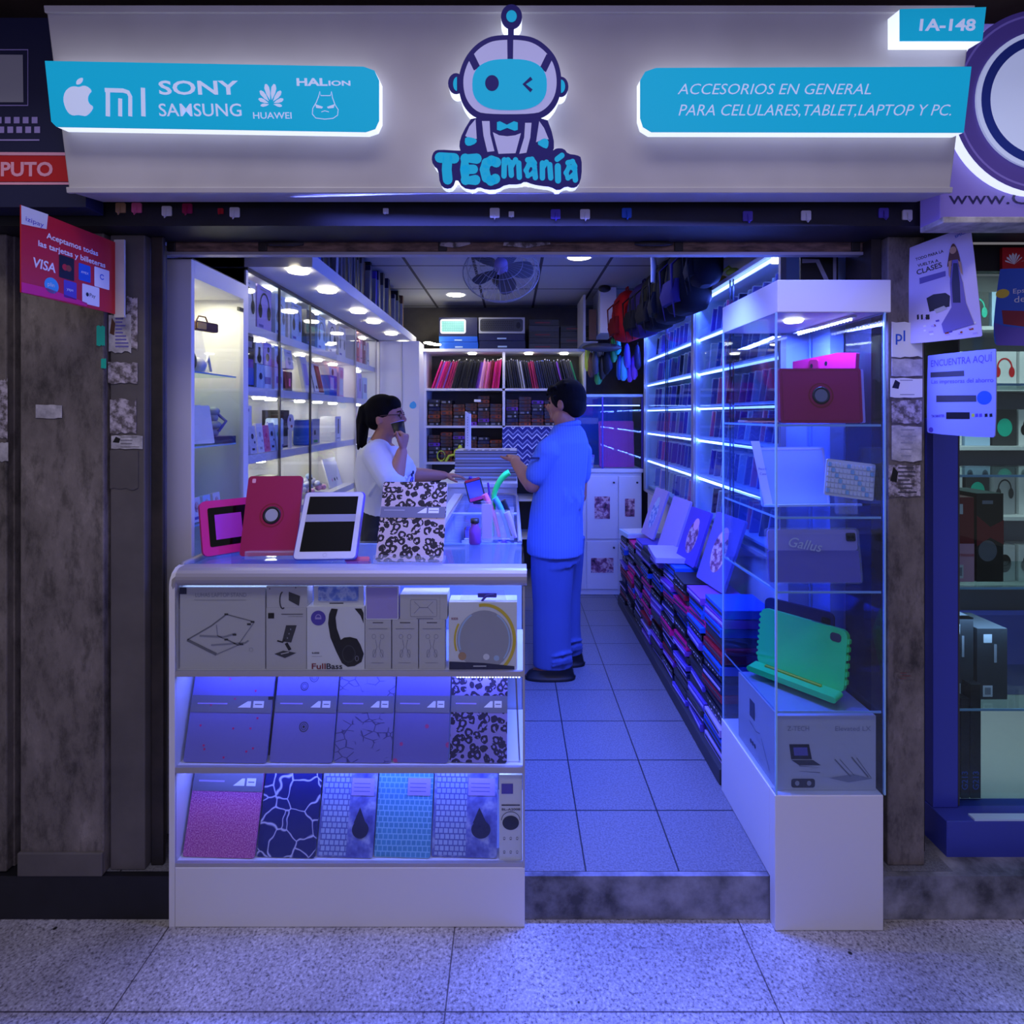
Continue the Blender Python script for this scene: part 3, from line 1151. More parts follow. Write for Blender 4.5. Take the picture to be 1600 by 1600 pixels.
x, y, w_ = badge(294, 335, 370, 425, 'black')
b.disc(x - .006, y, .009, .009, z + .0004, 'red')
b.disc(x + .006, y, .009, .009, z + .0006, 'orange')
x, y, w_ = badge(392, 372, 452, 438, 'blue')
b.text('AMEX', x - .013, y - .003, z + .0004, .01, 'paper')
x, y, w_ = badge(471, 395, 546, 470, 'paper')
b.ring(x, y + .004, .007, .007, .003, z + .0004, 'blue', 30, 330)
x, y = c4(257, 468)
b.disc(x, y, .022, .022, z, 'sky')
b.text('plin', x - .013, y - .003, z + .0004, .016, 'paper')
x, y, w_ = badge(318, 455, 382, 525, 'violet')
b.text('yape', x - .012, y - .003, z + .0004, .012, 'paper')
x, y, w_ = badge(410, 480, 496, 555, 'paper')
b.disc(x - .013, y, .005, .006, z + .0004, 'black')
b.text('Pay', x - .006, y - .005, z + .0004, .016, 'black')
b.build('panel', o)
b = MB()
b.box(.312, .318, -.01, .236, -.004, .030, 'off_white')
tag(b.build('mounting_flange', o), 'plain white strip')

# torn stickers and flyers on the pillars: left
def flyer(name, label, cat, x0, y0, x1, y1, Y, mt, deco=None, group=None):
    p0, p1 = W(x0, y1, Y), W(x1, y0, Y)
    w, h = p1.x - p0.x, p1.z - p0.z
    b = MB()
    k = 7
    top = [(w * i / k, h - rnd.random() * h * .07) for i in range(k + 1)]
    bot = [(w * i / k, rnd.random() * h * .07) for i in range(k + 1)]
    b.prism(bot + top[::-1], 0, .0008, mt)
    if deco:
        deco(b, w, h)
    o = b.build(name, loc=(p0.x, p0.y, p0.z), rot=FR())
    return tag(o, label, cat, group)


def lines(n_, mt='print_dark', dark=None):
    def f(b, w, h):
        for i in range(n_):
            y = h * (.15 + .7 * i / max(1, n_ - 1))
            b.rect(w * .3, w * (.6 + .3 * rnd.random()), y, y + h * .04, .0011, mt)
        if dark:
            b.flat([(w * .05, h * .5), (w * .25, h * .45), (w * .3, h * .75), (w * .15, h * .9)], .0012, dark)
    return f


flyer('torn_flyer', 'printed flyer with a dark picture, torn, below the red card sign', 'flyer', 170, 490, 205, 552, 1.78, 'grubby_white',
      lines(9, 'print_lilac', 'brown'))
flyer('torn_flyer', 'peeling scrap of paper beside the printed flyer at the left pillar corner', 'flyer', 198, 462, 215, 550, 1.7805, 'torn_paper')
flyer('torn_flyer', 'crumpled grey scrap below the printed flyer on the left pillar', 'flyer', 169, 565, 215, 600, 1.78, 'torn_paper')
flyer('torn_flyer', 'brownish scraps glued midway up the narrow left panel', 'flyer', 172, 622, 213, 678, 1.78, 'torn_paper')
flyer('torn_flyer', 'small white torn flyer with print on the narrow left panel', 'flyer', 174, 680, 223, 702, 1.78, 'grubby_white', lines(4, 'print_dark', 'black'))
flyer('paper_patch', 'grey-brown patch left by an old poster low on the narrow left panel', 'patch', 172, 702, 216, 766, 1.78, 'grey_panel')
flyer('sticker_remnant', 'upper bright green sticker remnant on the wide left panel', 'sticker', 151, 508, 164, 541, 1.763, 'teal')
flyer('sticker_remnant', 'lower small green sticker remnant on the wide left panel', 'sticker', 158, 560, 166, 576, 1.763, 'teal')
flyer('paper_scrap', 'white tapering paper scrap on the wide left panel', 'scrap', 56, 632, 97, 654, 1.763, 'grubby_white')
flyer('paper_scrap', 'column of torn white scraps at the far left edge, upper', 'scrap', -4, 590, 12, 690, 1.773, 'torn_paper')
flyer('paper_scrap', 'torn white scrap at the far left edge, lower', 'scrap', -4, 690, 13, 722, 1.773, 'grubby_white')

# right pillar
Yp = 1.797
o = flyer('round_top_sticker', 'white sticker with dark blue letters at the top of the right pillar', 'sticker', 1393, 501, 1441, 560, Yp, 'paper')
b = MB()
p = W(1398, 533, Yp)
b.text('pl', 0, 0, .0, .050, 'blue', bold=.01)
b.build('lettering', o, loc=(p.x - o.location.x, p.z - o.location.z, .0013))
flyer('torn_flyer', 'pinkish torn flyer directly under the lettered sticker on the right pillar', 'flyer', 1393, 560, 1441, 589, Yp, 'grubby_white')
flyer('torn_flyer', 'flyer with a black tie-shaped print, second scrap down the right pillar', 'flyer', 1391, 590, 1441, 622, Yp, 'paper', lines(2, 'print_grey', 'black'))
flyer('torn_flyer', 'crumpled scrap with triangles at mid height of the right pillar', 'flyer', 1393, 625, 1440, 662, Yp, 'torn_paper')
flyer('torn_flyer', 'long grey peeled flyer below the crumpled scrap on the right pillar', 'flyer', 1393, 664, 1440, 722, Yp, 'grubby_white', lines(5, 'print_grey'))
flyer('torn_flyer', 'lowest white flyer with black print on the right pillar', 'flyer', 1388, 724, 1438, 778, Yp, 'torn_paper', lines(7, 'print_dark', 'black'))
flyer('wall_scrawl', 'faint dark red handwriting low on the right pillar', 'handwriting', 1397, 1050, 1428, 1062, Yp + .0022, 'dirty_panel', lines(3, 'dark_red'))

# poster with the woman in a long dress
o = thing('hanging_poster', 'pale lilac poster of a woman in a long dark dress, hung askew on the right', 'poster',
          (1.293, 1.80, 1.70), FR(0, -52))
u = plane_uv(wmat(o), 0)


def c6(x, y):
    return u(1380 + x / 4.209, 340 + y / 4.209)


mat('poster_lilac', (196, 188, 226), .4)
b = MB()
b.prism(smooth2([c6(178, 195), c6(560, 55), c6(578, 62), c6(655, 770), c6(640, 785), c6(168, 832), c6(160, 820), c6(172, 205)], 1), -.003, 0, 'poster_lilac')
z = .0006
for tx, a_, b_, h in (('TODO PARA LA', (215, 285), (398, 228), .013), ('VUELTA A', (228, 325), (365, 290), .013), ('CLASES', (222, 378), (388, 325), .023)):
    p, q = c6(*a_), c6(*b_)
    ang = math.atan2(q[1] - p[1], q[0] - p[0])
    T_ = Matrix.Translation((p[0], p[1], z)) @ Matrix.Rotation(ang, 4, 'Z')
    b.text(tx, 0, 0, 0, h, 'print_dark', fitw=math.hypot(q[0] - p[0], q[1] - p[1]), bold=.02, T=T_)
b.flat([c6(238, 398), c6(410, 350), c6(412, 385), c6(240, 438)], z, 'print_lilac')
p, q = c6(475, 135), c6(548, 100)
T_ = Matrix.Translation((p[0], p[1], z)) @ Matrix.Rotation(.3, 4, 'Z')
b.text('EPSON', 0, 0, 0, .011, 'blue', T=T_, bold=.02)
# printer, papers
b.flat([c6(285, 530), c6(330, 505), c6(410, 495), c6(440, 515), c6(436, 585), c6(305, 620)], z, 'black')
b.flat([c6(335, 605), c6(400, 580), c6(425, 600), c6(350, 630)], z + .0002, 'light_grey')
for i in range(26):
    xx, yy = 210 + rnd.random() * 420, 655 + rnd.random() * 110
    ss = 14 + rnd.random() * 16
    b.flat([c6(xx, yy), c6(xx + ss, yy - 6), c6(xx + ss + 4, yy + 6), c6(xx + 5, yy + 10)], z + .0001 * i / 9, rnd.choice(['print_lilac', 'white', 'violet', 'orange', 'lilac']))
for xx in (222, 248, 280, 292):
    b.flat([c6(xx, 640), c6(xx + 12, 636), c6(xx + 14, 668), c6(xx + 2, 672)], z + .0002, 'black')
# figure: dress, arms, hair, face
b.flat([c6(*p) for p in ((455, 280), (492, 275), (500, 350), (525, 430), (545, 560), (600, 700), (400, 760), (385, 700), (450, 590), (440, 430), (448, 350))], z + .0014, 'print_lilac')
b.flat([c6(*p) for p in ((462, 300), (490, 300), (505, 430), (510, 560), (460, 560), (452, 430))], z + .0016, 'navy')
b.flat([c6(*p) for p in ((430, 290), (452, 280), (446, 340), (440, 400), (432, 380))], z + .0015, 'tan')
b.flat([c6(*p) for p in ((492, 280), (512, 295), (524, 380), (510, 360))], z + .0015, 'tan')
b.flat(smooth2([c6(*p) for p in ((445, 190), (460, 168), (476, 180), (500, 240), (514, 330), (500, 320), (430, 320), (420, 330), (432, 250))], 1), z + .0012, 'brown')
b.disc(*c6(460, 215), .0085, .0115, z + .0018, 'tan', 14)
b.build('sheet', o)

o = thing('projecting_sign', 'lilac-blue sign reading ENCUENTRA AQUÍ projecting beside the right pillar', 'sign', (1.35, 1.795, 1.412), FR(0, -88))
u = plane_uv(wmat(o), 0)
mat('poster_blue', (150, 160, 235), .4)
b = MB()
b.prism(smooth2([c6(292, 915), c6(300, 905), c6(728, 862), c6(742, 868), c6(738, 1430), c6(716, 1450), c6(300, 1420), c6(285, 1400)], 1), -.003, 0, 'poster_blue')


def t6(tx, a_, b_, h, mt='print_lilac', bold=.02):
    p, q = c6(*a_), c6(*b_)
    T_ = Matrix.Translation((p[0], p[1], .0006)) @ Matrix.Rotation(math.atan2(q[1] - p[1], q[0] - p[0]), 4, 'Z')
    b.text(tx, 0, 0, 0, h, mt, fitw=math.hypot(q[0] - p[0], q[1] - p[1]), bold=bold, T=T_)


t6('ENCUENTRA AQUÍ', (312, 982), (712, 945), .030, 'violet', 0)
b.flat([c6(312, 1018), c6(532, 1006), c6(534, 1042), c6(312, 1052)], .0005, 'print_dark')
t6('Las impresoras del ahorro', (316, 1092), (722, 1082), .019, 'violet', 0)
b.flat([c6(350, 1170), c6(612, 1168), c6(614, 1210), c6(350, 1214)], .0005, 'print_dark')
cc = c6(665, 1185)
b.disc(cc[0], cc[1], .024, .020, .0004, 'blue')
b.flat([c6(415, 1280), c6(570, 1280), c6(570, 1325), c6(415, 1325)], .0005, 'black')
for i, xx in enumerate((582, 606, 632, 668, 700)):
    b.flat([c6(xx, 1290), c6(xx + 18, 1288), c6(xx + 20, 1310), c6(xx, 1312)], .0005, ['lime', 'violet', 'violet', 'black', 'black'][i])
t6('TM SMARTER', (318, 1315), (405, 1312), .012, 'violet')
cc = c6(315, 1395)
b.disc(cc[0], cc[1], .009, .008, .0004, 'violet')
b.build('panel', o)

# sheathed blue card at the right picture edge
o = thing('projecting_sign', 'bright blue sign with a yellow dot and dark red picture at the right picture edge', 'sign', (1.69, 1.80, 1.60), FR(0, -40))
u = plane_uv(wmat(o), 0)
b = MB()
b.prism(smooth2([c6(765, 345), c6(780, 335), c6(1150, 330), c6(1150, 845), c6(745, 840), c6(728, 815), c6(725, 680)], 1), -.003, 0, 'blue')
cc = c6(785, 500)
b.disc(cc[0], cc[1], .017, .015, .0006, 'yellow')
p = c6(850, 500)
b.text('Epson', p[0], p[1], .0006, .022, 'paper')
p = c6(858, 560)
b.text('del.', p[0], p[1], .0006, .03, 'paper')
b.flat([c6(780, 610), c6(1100, 620), c6(1100, 740), c6(790, 700)], .0006, 'dark_red')
b.flat([c6(728, 690), c6(800, 715), c6(1150, 745), c6(1150, 845), c6(745, 840)], .0005, 'violet')
b.build('panel', o)


# ================================================================= FRONT COUNTER
YF = 1.735
PX = YF / F


def fx(px):
    return (px - CX) * PX


def fz(py):
    return CZ - (py - HY) * PX


CT = fz(887)            # counter top height
ctr = thing('display_counter', 'white display counter with a rounded aluminium edge and two glowing blue glass shelves', 'counter', (-.52, 1.76, 0))
xl, xr = fx(264), fx(820)
b = MB()
b.box(xl + .0185, xr, YF, YF + .024, -.139, fz(1356), 'white')
b.box(xl + .0185, xr, YF + .03, 2.08, .002, .05, 'white')
b.build('base_panel', ctr, world=True, bevel=.002)
b = MB()      # left end panel whose front edge is seen, with a rounded shoulder up to the top
prof = [(YF, -.139), (YF, CT - .06)] + [(YF + .05 - .05 * cos(R(a)), CT - .06 + .055 * sin(R(a))) for a in (20, 45, 70, 90)] + [(2.10, CT - .005), (2.10, .002), (YF + .024, .002), (YF + .024, -.139)]
b.T = Matrix(((0, 0, 1, 0), (1, 0, 0, 0), (0, 1, 0, 0), (0, 0, 0, 1)))
b.prism(prof, xl, xl + .018, 'white')
b.prism([(YF, fz(1356)), (YF, fz(916)), (YF + .012, fz(916)), (YF + .012, fz(1356))], xr - .006, xr, 'aluminium_matt')
b.build('end_panel', ctr, world=True, bevel=.001)
b = MB()      # bull-nosed front edge of the top
r_ = (fz(887) - fz(916)) / 2
prof = [(YF + .045, fz(887))] + [(YF + .012 - r_ * sin(R(a)), (fz(887) + fz(916)) / 2 + r_ * cos(R(a))) for a in range(0, 181, 20)] + [(YF + .045, fz(916))]
b.T = Matrix(((0, 0, 1, 0), (1, 0, 0, 0), (0, 1, 0, 0), (0, 0, 0, 1)))
b.prism(prof, xl + .03, xr + .006, 'aluminium_matt')
b.T = Matrix()
b.tube([(xl + .008, YF + .03, fz(955)), (xl + .009, YF + .014, fz(925)), (xl + .018, YF + .008, fz(908)), (xl + .034, YF + .008, fz(902))], .0125, 'aluminium_matt', 10)
b.tube([(xl + .012, YF + .04, fz(905)), (xl + .010, YF + .06, CT - .008), (xl + .010, 2.1, CT - .008)], .012, 'aluminium_matt', 10)
b.build('rounded_edge', ctr, world=True)
b = MB()
b.box(xl + .018, xr, YF + .05, 2.10, CT - .006, CT, 'glass_blue')
b.build('glass_top', ctr, world=True)
b = MB()
b.box(xl + .018, xr - .004, 2.085, 2.10, .05, CT - .008, 'pale_blue')
tag(b.build('back_panel', ctr, world=True), 'pale back panel')
for i, (ya, yb) in enumerate(((1050, 1058), (1200, 1209), (1350, 1357))):
    b = MB()
    b.box(xl + .018, xr, YF + .002, YF + .014, fz(yb), fz(ya), 'aluminium_matt')
    b.box(xl + .018, xr, YF + .014, 2.08, fz(ya) - .008, fz(ya), 'white')
    o = b.build('shelf', ctr, world=True)
    if i < 2:
        c_ = MB()
        c_.box(xl + .03, xr - .01, YF + .018, YF + .026, fz(ya) - .012, fz(ya) - .009, 'glow_blue')
        c_.build('light_strip', o, world=True)
for i in range(3):
    ya, yb = ((917, 1050), (1058, 1200), (1209, 1350))[i]
    b = MB()
    b.box(xl + .018, xr - .006, YF + .004, YF + .008, fz(yb), fz(ya), 'glass')
    tag(b.build('glass_pane', ctr, world=True), None)
b = MB()      # LED strip with visible diodes above the middle shelf, right end
for i in range(22):
    x = fx(712) + i * .0094
    b.box(x, x + .005, YF + .03, YF + .036, fz(1066), fz(1062), 'glow_cool')
b.build('diode_strip', ctr, world=True)
b = MB()
b.box(xl + .03, xr - .02, YF + .03, YF + .04, fz(917), fz(915), 'glow_blue')
b.build('diode_strip', ctr, world=True)


# ---- boxes on the top shelf
def pbox(x0, x1, yt, yb, Y, depth, mat_='off_white', side=None, bevel=.0008, z=None):
    """face-frame builder: box standing with its front between pixels; returns (mb, centre location, w, h)"""
    p0, p1 = W(x0, yb, Y), W(x1, yt, Y)
    w, h = p1.x - p0.x, p1.z - p0.z
    b = MB()
    b.box(-w / 2, w / 2, 0, h, -depth, 0, mat_)
    return b, Vector(((p0.x + p1.x) / 2, Y, z if z is not None else p0.z)), w, h


def fbox(name, label, cat, x0, x1, yt, yb, Y, depth, mat_, deco=None, group=None, lean=0, yaw=0, bevel=.0008, z=None, part=None):
    b, loc, w, h = pbox(x0, x1, yt, yb, Y, depth, mat_, z=z)
    if deco is None:
        o = b.build(name, loc=loc, rot=FR(lean, yaw), bevel=bevel)
        return tag(o, label, cat, group)
    r = thing(name, label, cat, loc, FR(lean, yaw), group)
    b.build('carton' if part is None else part, r, bevel=bevel)
    b = MB()
    deco(b, w, h)
    b.build('printed_face', r)
    return r


z1 = .0012
YB = 1.752
S1, S2, S3 = fz(1050) + .0005, fz(1200) + .0005, fz(1350) + .0005


def d_stand(b, w, h):
    # light folding laptop stand drawing
    def q(px, py):
        return ((px - 425) / 730 * w, (770 - py) / 705 * h)
    for l, t, m_ in (([(125, 515), (375, 640)], .009, 'grey'), ([(125, 515), (330, 395), (460, 295)], .004, 'grey'), ([(460, 295), (700, 360)], .003, 'grey'),
                     ([(375, 640), (560, 560), (700, 360)], .003, 'print_grey'), ([(375, 385), (385, 480), (455, 510)], .003, 'print_grey'),
                     ([(230, 480), (440, 490), (540, 460)], .006, 'print_grey'), ([(330, 560), (620, 540), (650, 520)], .005, 'print_grey'),
                     ([(460, 510), (560, 560), (600, 550)], .004, 'grey')):
        b.line([q(*p) for p in l], t, z1, m_)
    for p in ((685, 360), (655, 380), (460, 295), (530, 470), (460, 512), (590, 552)):
        x, y = q(*p)
        b.rect(x - .006, x + .006, y - .003, y + .003, z1 + .0002, 'dark_grey')
    b.rect(-w / 2, -w / 2 + .022, h - .021, h, z1, 'navy')
    b.text('LUHAS LAPTOP STAND', -w * .32, h * .885, z1, .019, 'print_grey', fitw=w * .6)
    b.rect(-w * .33, w * .28, h * .845, h * .85, z1, 'print_grey')
    b.ring(*q(672, 600), .006, .006, .001, z1, 'print_grey')


def d_phone(b, w, h):
    def q(px, py):
        return ((px - 975) / 350 * w, (790 - py) / 535 * h)
    b.flat([q(*p) for p in ((975, 405), (1068, 405), (1020, 555), (940, 545))], z1, 'dark_grey')
    b.line([q(898, 540), q(945, 552), q(965, 528)], .005, z1 + .0002, 'black')
    b.line([q(975, 560), q(1010, 620)], .010, z1 + .0002, 'black')
    b.flat([q(*p) for p in ((872, 655), (950, 625), (1065, 645), (965, 690))], z1 + .0001, 'dark_grey')
    b.line([q(930, 655), q(1000, 640)], .003, z1 + .0004, 'off_white')
    for i in range(3):
        b.disc(*q(1015 - i * 14, 440 + i * 38), .002, .003, z1 + .0003, 'print_grey', 10)
    b.rect(-w * .45, -w * .30, h * .83, h * .92, z1, 'black')
    b.rect(-w * .12, w * .42, h * .895, h * .905, z1, 'print_dark')
    b.rect(w * .05, w * .42, h * .86, h * .867, z1, 'print_grey')


def d_bass(b, w, h):
    def q(px, py):
        return ((px - 1375) / 500 * w, (775 - py) / 540 * h)
    o_ = [(1338, 250), (1395, 255), (1375, 330), (1385, 420), (1420, 520), (1450, 500), (1500, 495), (1560, 510), (1590, 560), (1620, 640), (1600, 710),
          (1540, 745), (1480, 752), (1430, 720), (1380, 620), (1330, 500), (1310, 380), (1318, 300)]
    b.flat([q(*p) for p in o_], z1, 'black')
    b.flat([q(*p) for p in ((1540, 250), (1600, 250), (1618, 290), (1618, 380), (1590, 310))], z1 + .0001, 'black')
    b.ring(*q(1490, 640), .020, .026, .003, z1 + .0003, 'dark_grey')
    b.ring(*q(1560, 680), .005, .008, .0015, z1 + .0004, 'print_grey')
    c_ = q(1225, 332)
    b.disc(c_[0], c_[1], .0235, .0235, z1, 'violet')
    b.ring(c_[0], c_[1] + .002, .008, .009, .003, z1 + .0003, 'lilac', 0, 180)
    b.rect(c_[0] - .010, c_[0] + .010, c_[1] - .004, c_[1] + .002, z1 + .0003, 'lilac')
    p = q(1163, 775)
    b.text('Full', p[0], p[1] + .002, z1 + .0003, .025, 'dark_red', fitw=.044, bold=.015)
    b.text('Bass', p[0] + .047, p[1] + .002, z1 + .0003, .025, 'black', fitw=.050, bold=.015)
    p = q(1170, 640)
    b.text('B-8008', p[0], p[1], z1, .008, 'print_dark', bold=.02)
    for i in range(6):
        b.disc(p[0] + .002 + i * .0055, p[1] - .008, .0014, .0014, z1, 'print_grey', 8)


fbox('laptop_stand_box', 'large white box picturing a folding laptop stand, left end of the top counter shelf', 'box', 281, 414, 918, 1046, YB, .06, 'off_white', d_stand, z=S1)
r = fbox('phone_stand_box', 'white box picturing a black folding phone stand, second on the top counter shelf', 'box', 416, 478.5, 952, 1048, YB, .05, 'off_white', d_phone, z=S1)


def d_ear(b, w, h):
    b.ring(-w * .1, h * .35, .009, .026, .004, z1, 'dark_grey', 90, 300)
    b.flat([(w * .05, h * .75), (w * .33, h * .55), (w * .3, h * .1), (w * .05, h * .35)], z1, 'dark_grey')
    b.disc(-w * .42, h * .88, .002, .002, z1, 'navy', 8)
    b.disc(w * .22, h * .93, .002, .002, z1, 'navy', 8)


fbox('small_box', 'low white box with grey gadget drawing lying on the phone stand box', 'box', 416.5, 480, 916.5, 950.5, YB, .05, 'off_white', d_ear, z=S1 + (fz(952) - fz(1048)) + .002)
fbox('headphone_box', 'white FullBass box picturing black over-ear headphones behind the counter glass', 'box', 479.5, 569.5, 951, 1049, YB, .08, 'paper', d_bass, z=S1)


def d_gad(b, w, h):
    b.rbox(-w * .4, w * .4, h * .25, h * .95, 0, .004, .004, 'pack_blue')
    b.line([(-w * .18, h * .12), (w * .1, h * .12)], .003, .001, 'dark_grey')


fbox('phone_case_pack', 'flat bluish blister pack lying on the headphone box', 'pack', 490, 568, 919, 950, YB + .01, .06, 'white_gloss', d_gad, z=S1 + (fz(951) - fz(1049)) + .002)


def d_earbud(b, w, h):
    b.rect(-w * .2, w * .2, h * .93, h * .945, z1, 'print_dark')
    b.rect(-w * .36, w * .36, h * .81, h * .822, z1, 'print_grey')
    for sx in (-1, 1):
        b.ring(sx * w * .16, h * .66, .006, .007, .0012, z1, 'print_grey')
        b.line([(sx * w * .10, h * .60), (sx * w * .04, h * .45), (sx * w * .2, h * .25)], .0016, z1, 'print_grey')
        b.ring(sx * w * .14, h * .32, .005, .012, .0012, z1, 'print_grey')
    b.rect(-w * .26, w * .22, h * .13, h * .138, z1, 'print_grey')


e0 = fbox('earphone_box', 'narrow white earphone box, left of the three matching boxes', 'box', 570.5, 611, 972, 1050, YB, .04, 'off_white', d_earbud, z=S1, group='matching earphone boxes')
dup(e0, Vector((W(633, 1050, YB).x, YB, S1)), e0.rotation_euler, 'narrow white earphone box, middle of the three matching boxes')
dup(e0, Vector((W(675, 1050, YB).x, YB, S1)), e0.rotation_euler, 'narrow white earphone box, right of the three matching boxes')
hE = fz(972) - fz(1050)


def d_rim(b, w, h):
    b.ring(0, h * .5, .001, .001, .0005, z1, 'lilac')
    b.line(rrect(-w * .48, w * .48, h * .02, h * .98, .004), .003, z1, 'paper', True)


fbox('square_case', 'square lilac translucent case standing on the left matching earphone box', 'case', 571, 623, 918, 970, YB, .025, 'lilac', d_rim, z=S1 + hE + .001, bevel=.003)


def d_band(b, w, h):
    b.line([(-w * .2, h * .25), (-w * .08, h * .5), (-w * .2, h * .72)], .0015, z1, 'print_grey')
    b.line([(w * .2, h * .25), (w * .08, h * .5), (w * .2, h * .72)], .0015, z1, 'print_grey')
    b.line(rrect(-w * .28, w * .28, h * .12, h * .8, .004), .0012, z1, 'print_grey', True)
    b.rect(w * .34, w * .345, 0, h * .9, z1, 'print_grey')
    b.line([(-w * .1, h * .48), (w * .1, h * .48)], .002, z1, 'print_grey')
    b.rect(-w * .15, w * .2, h * .02, h * .06, z1, 'print_grey')


fbox('wide_box', 'wide low white box lying across the two right earphone boxes', 'box', 625, 699, 933, 972, YB, .07, 'off_white', d_band, z=S1 + hE + .0015)


def d_kids(b, w, h):
    c_ = (w * .02, h * .44)
    b.disc(c_[0], c_[1], w * .40, h * .44, z1, 'light_grey', 32)
    b.ring(c_[0], c_[1], w * .44, h * .52, .010, z1 + .0003, 'yellow', -62, 100, 30)
    b.ring(c_[0], c_[1], w * .43, h * .48, .006, z1 + .0003, 'yellow', 150, 200, 12)
    b.ring(c_[0], c_[1], w * .37, h * .43, .005, z1 + .0004, 'pale_blue', -40, 60, 20)
    b.ring(c_[0], c_[1], w * .37, h * .43, .006, z1 + .0004, 'pale_blue', 120, 200, 20)
    b.flat([(-w * .49, 0), (w * .46, 0), (w * .46, h * .05), (0, h * .10), (-w * .49, h * .12)], z1 + .0005, 'navy')
    b.rect(-w * .14, w * .05, h * .045, h * .058, z1 + .0007, 'paper')
    for x, y, r_, m_ in ((-.30, .2, .013, 'tan'), (.05, .19, .010, 'paper'), (.2, .17, .009, 'pale_blue')):
        b.disc(w * x, h * y, r_, r_, z1 + .0006, m_, 16)
    b.text('KIDS', -w * .46, h * .74, z1, .010, 'dark_red', bold=.02)


r = fbox('kids_headphone_box', "children's headphone box with a yellow headband picture and clear window, right end of top shelf", 'box', 701, 808, 944, 1049, YB, .07, 'paper', d_kids, z=S1)
b = MB()
w = W(808, 0, YB).x - W(701, 0, YB).x
h = fz(944) - fz(1049)
b.prism([(-w * .35, h), (w * .35, h), (w * .3, h + .035), (-w * .3, h + .035)], -.02, -.018, 'clear_plastic')
b.tube([(-w * .02, h + .002, -.012), (w * .05, h + .018, -.012), (w * .16, h + .022, -.012)], .004, 'violet', 6)
b.rbox(w * -.08, w * .2, h + .012, h + .026, -.017, -.014, .003, 'violet')
tag(b.build('hang_tab', r), 'clear hang tab with a violet hook')


# ---- sleeves on the two lower counter shelves
def d_band_logo(b, w, h, y0, y1, z=z1, mt='band_grey'):
    b.rect(-w / 2, w / 2, y0, y1, z, mt)
    hb = y1 - y0
    b.flat([(w * .08, y0 + hb * .3), (w * .20, y0 + hb * .68), (w * .24, y0 + hb * .68), (w * .24, y0 + hb * .3)], z + .0003, 'paper')
    b.rect(w * .27, w * .40, y0 + hb * .3, y0 + hb * .7, z + .0003, 'paper')
    b.rect(w * .29, w * .38, y0 + hb * .47, y0 + hb * .53, z + .0005, mt)
    b.rect(-w * .42, -w * .05, y0 + hb * .48, y0 + hb * .56, z + .0003, 'lilac')


sl = [('heart', 285, 416, 'sleeve_lilac', 'pale lilac tablet sleeve dotted with small pink hearts, leftmost on the middle counter shelf'),
      ('emblem', 420, 519, 'sleeve_lilac', 'pale lilac sleeve with small round outline emblems, second on the middle counter shelf'),
      ('branch', 521, 611, 'branch_print', 'lilac sleeve with dark branching print in the centre of the middle counter shelf'),
      ('blossom', 613, 700, 'blossom_print', 'lilac sleeve with scattered pink blossoms, fourth on the middle counter shelf'),
      ('leopard', 702, 792, 'leopard_blue_lit', 'leopard-spotted sleeve behind glass at the right end of the middle counter shelf')]
for i, (kd, x0, x1, mt, lb) in enumerate(sl):
    Y0 = 1.757
    w = W(x1, 0, Y0).x - W(x0, 0, Y0).x
    h = .278
    r = thing('tablet_sleeve', lb, 'sleeve', (W((x0 + x1) / 2, 0, Y0).x, Y0, S2 + .0025), FR(15, -1.5), 'sleeves on the middle counter shelf')
    b = MB()
    b.rbox(-w / 2, w / 2, 0, h, -.007, 0, .008, mt)
    if kd == 'heart':
        for k in range(16):
            hx, hy = rnd.uniform(-.42, .42) * w, rnd.uniform(.03, .93) * h
            b.flat([(hx, hy - .004), (hx + .004, hy + .001), (hx + .002, hy + .004), (hx, hy + .002), (hx - .002, hy + .004), (hx - .004, hy + .001)], z1, 'magenta')
    if kd == 'emblem':
        for cx_, cy_, rr in ((0, h * .37, .014), (-.01, h * .80, .012), (.02, h * .9, .014)):
            b.ring(cx_, cy_, rr, rr, .0022, z1, 'print_dark')
            b.ring(cx_, cy_, rr * .6, rr * .6, .0015, z1, 'print_dark')
        b.disc(0, h * .37, .004, .004, z1, 'print_dark', 8)
    b.build('sleeve', r, bevel=.0015)
    b = MB()
    d_band_logo(b, w, h, h * .52, h * .70)
    b.build('paper_band', r)
b = MB()
b.box(fx(405), fx(414), 1.80, 1.803, S2, S2 + .19, 'dark_grey')
o = b.build('divider_strip', loc=(fx(409), 1.80, S2), world=True)
tag(o, 'thin dark upright strip between the first and second sleeves on the middle shelf', 'strip')
b = MB()
b.tube([(fx(812), 1.765, S2), (fx(806), 1.80, fz(1065))], .003, 'chrome', 6)
o = b.build('display_rod', loc=(fx(812), 1.765, S2), world=True)
tag(o, 'slanting chrome rod at the right end of the middle counter shelf', 'rod')

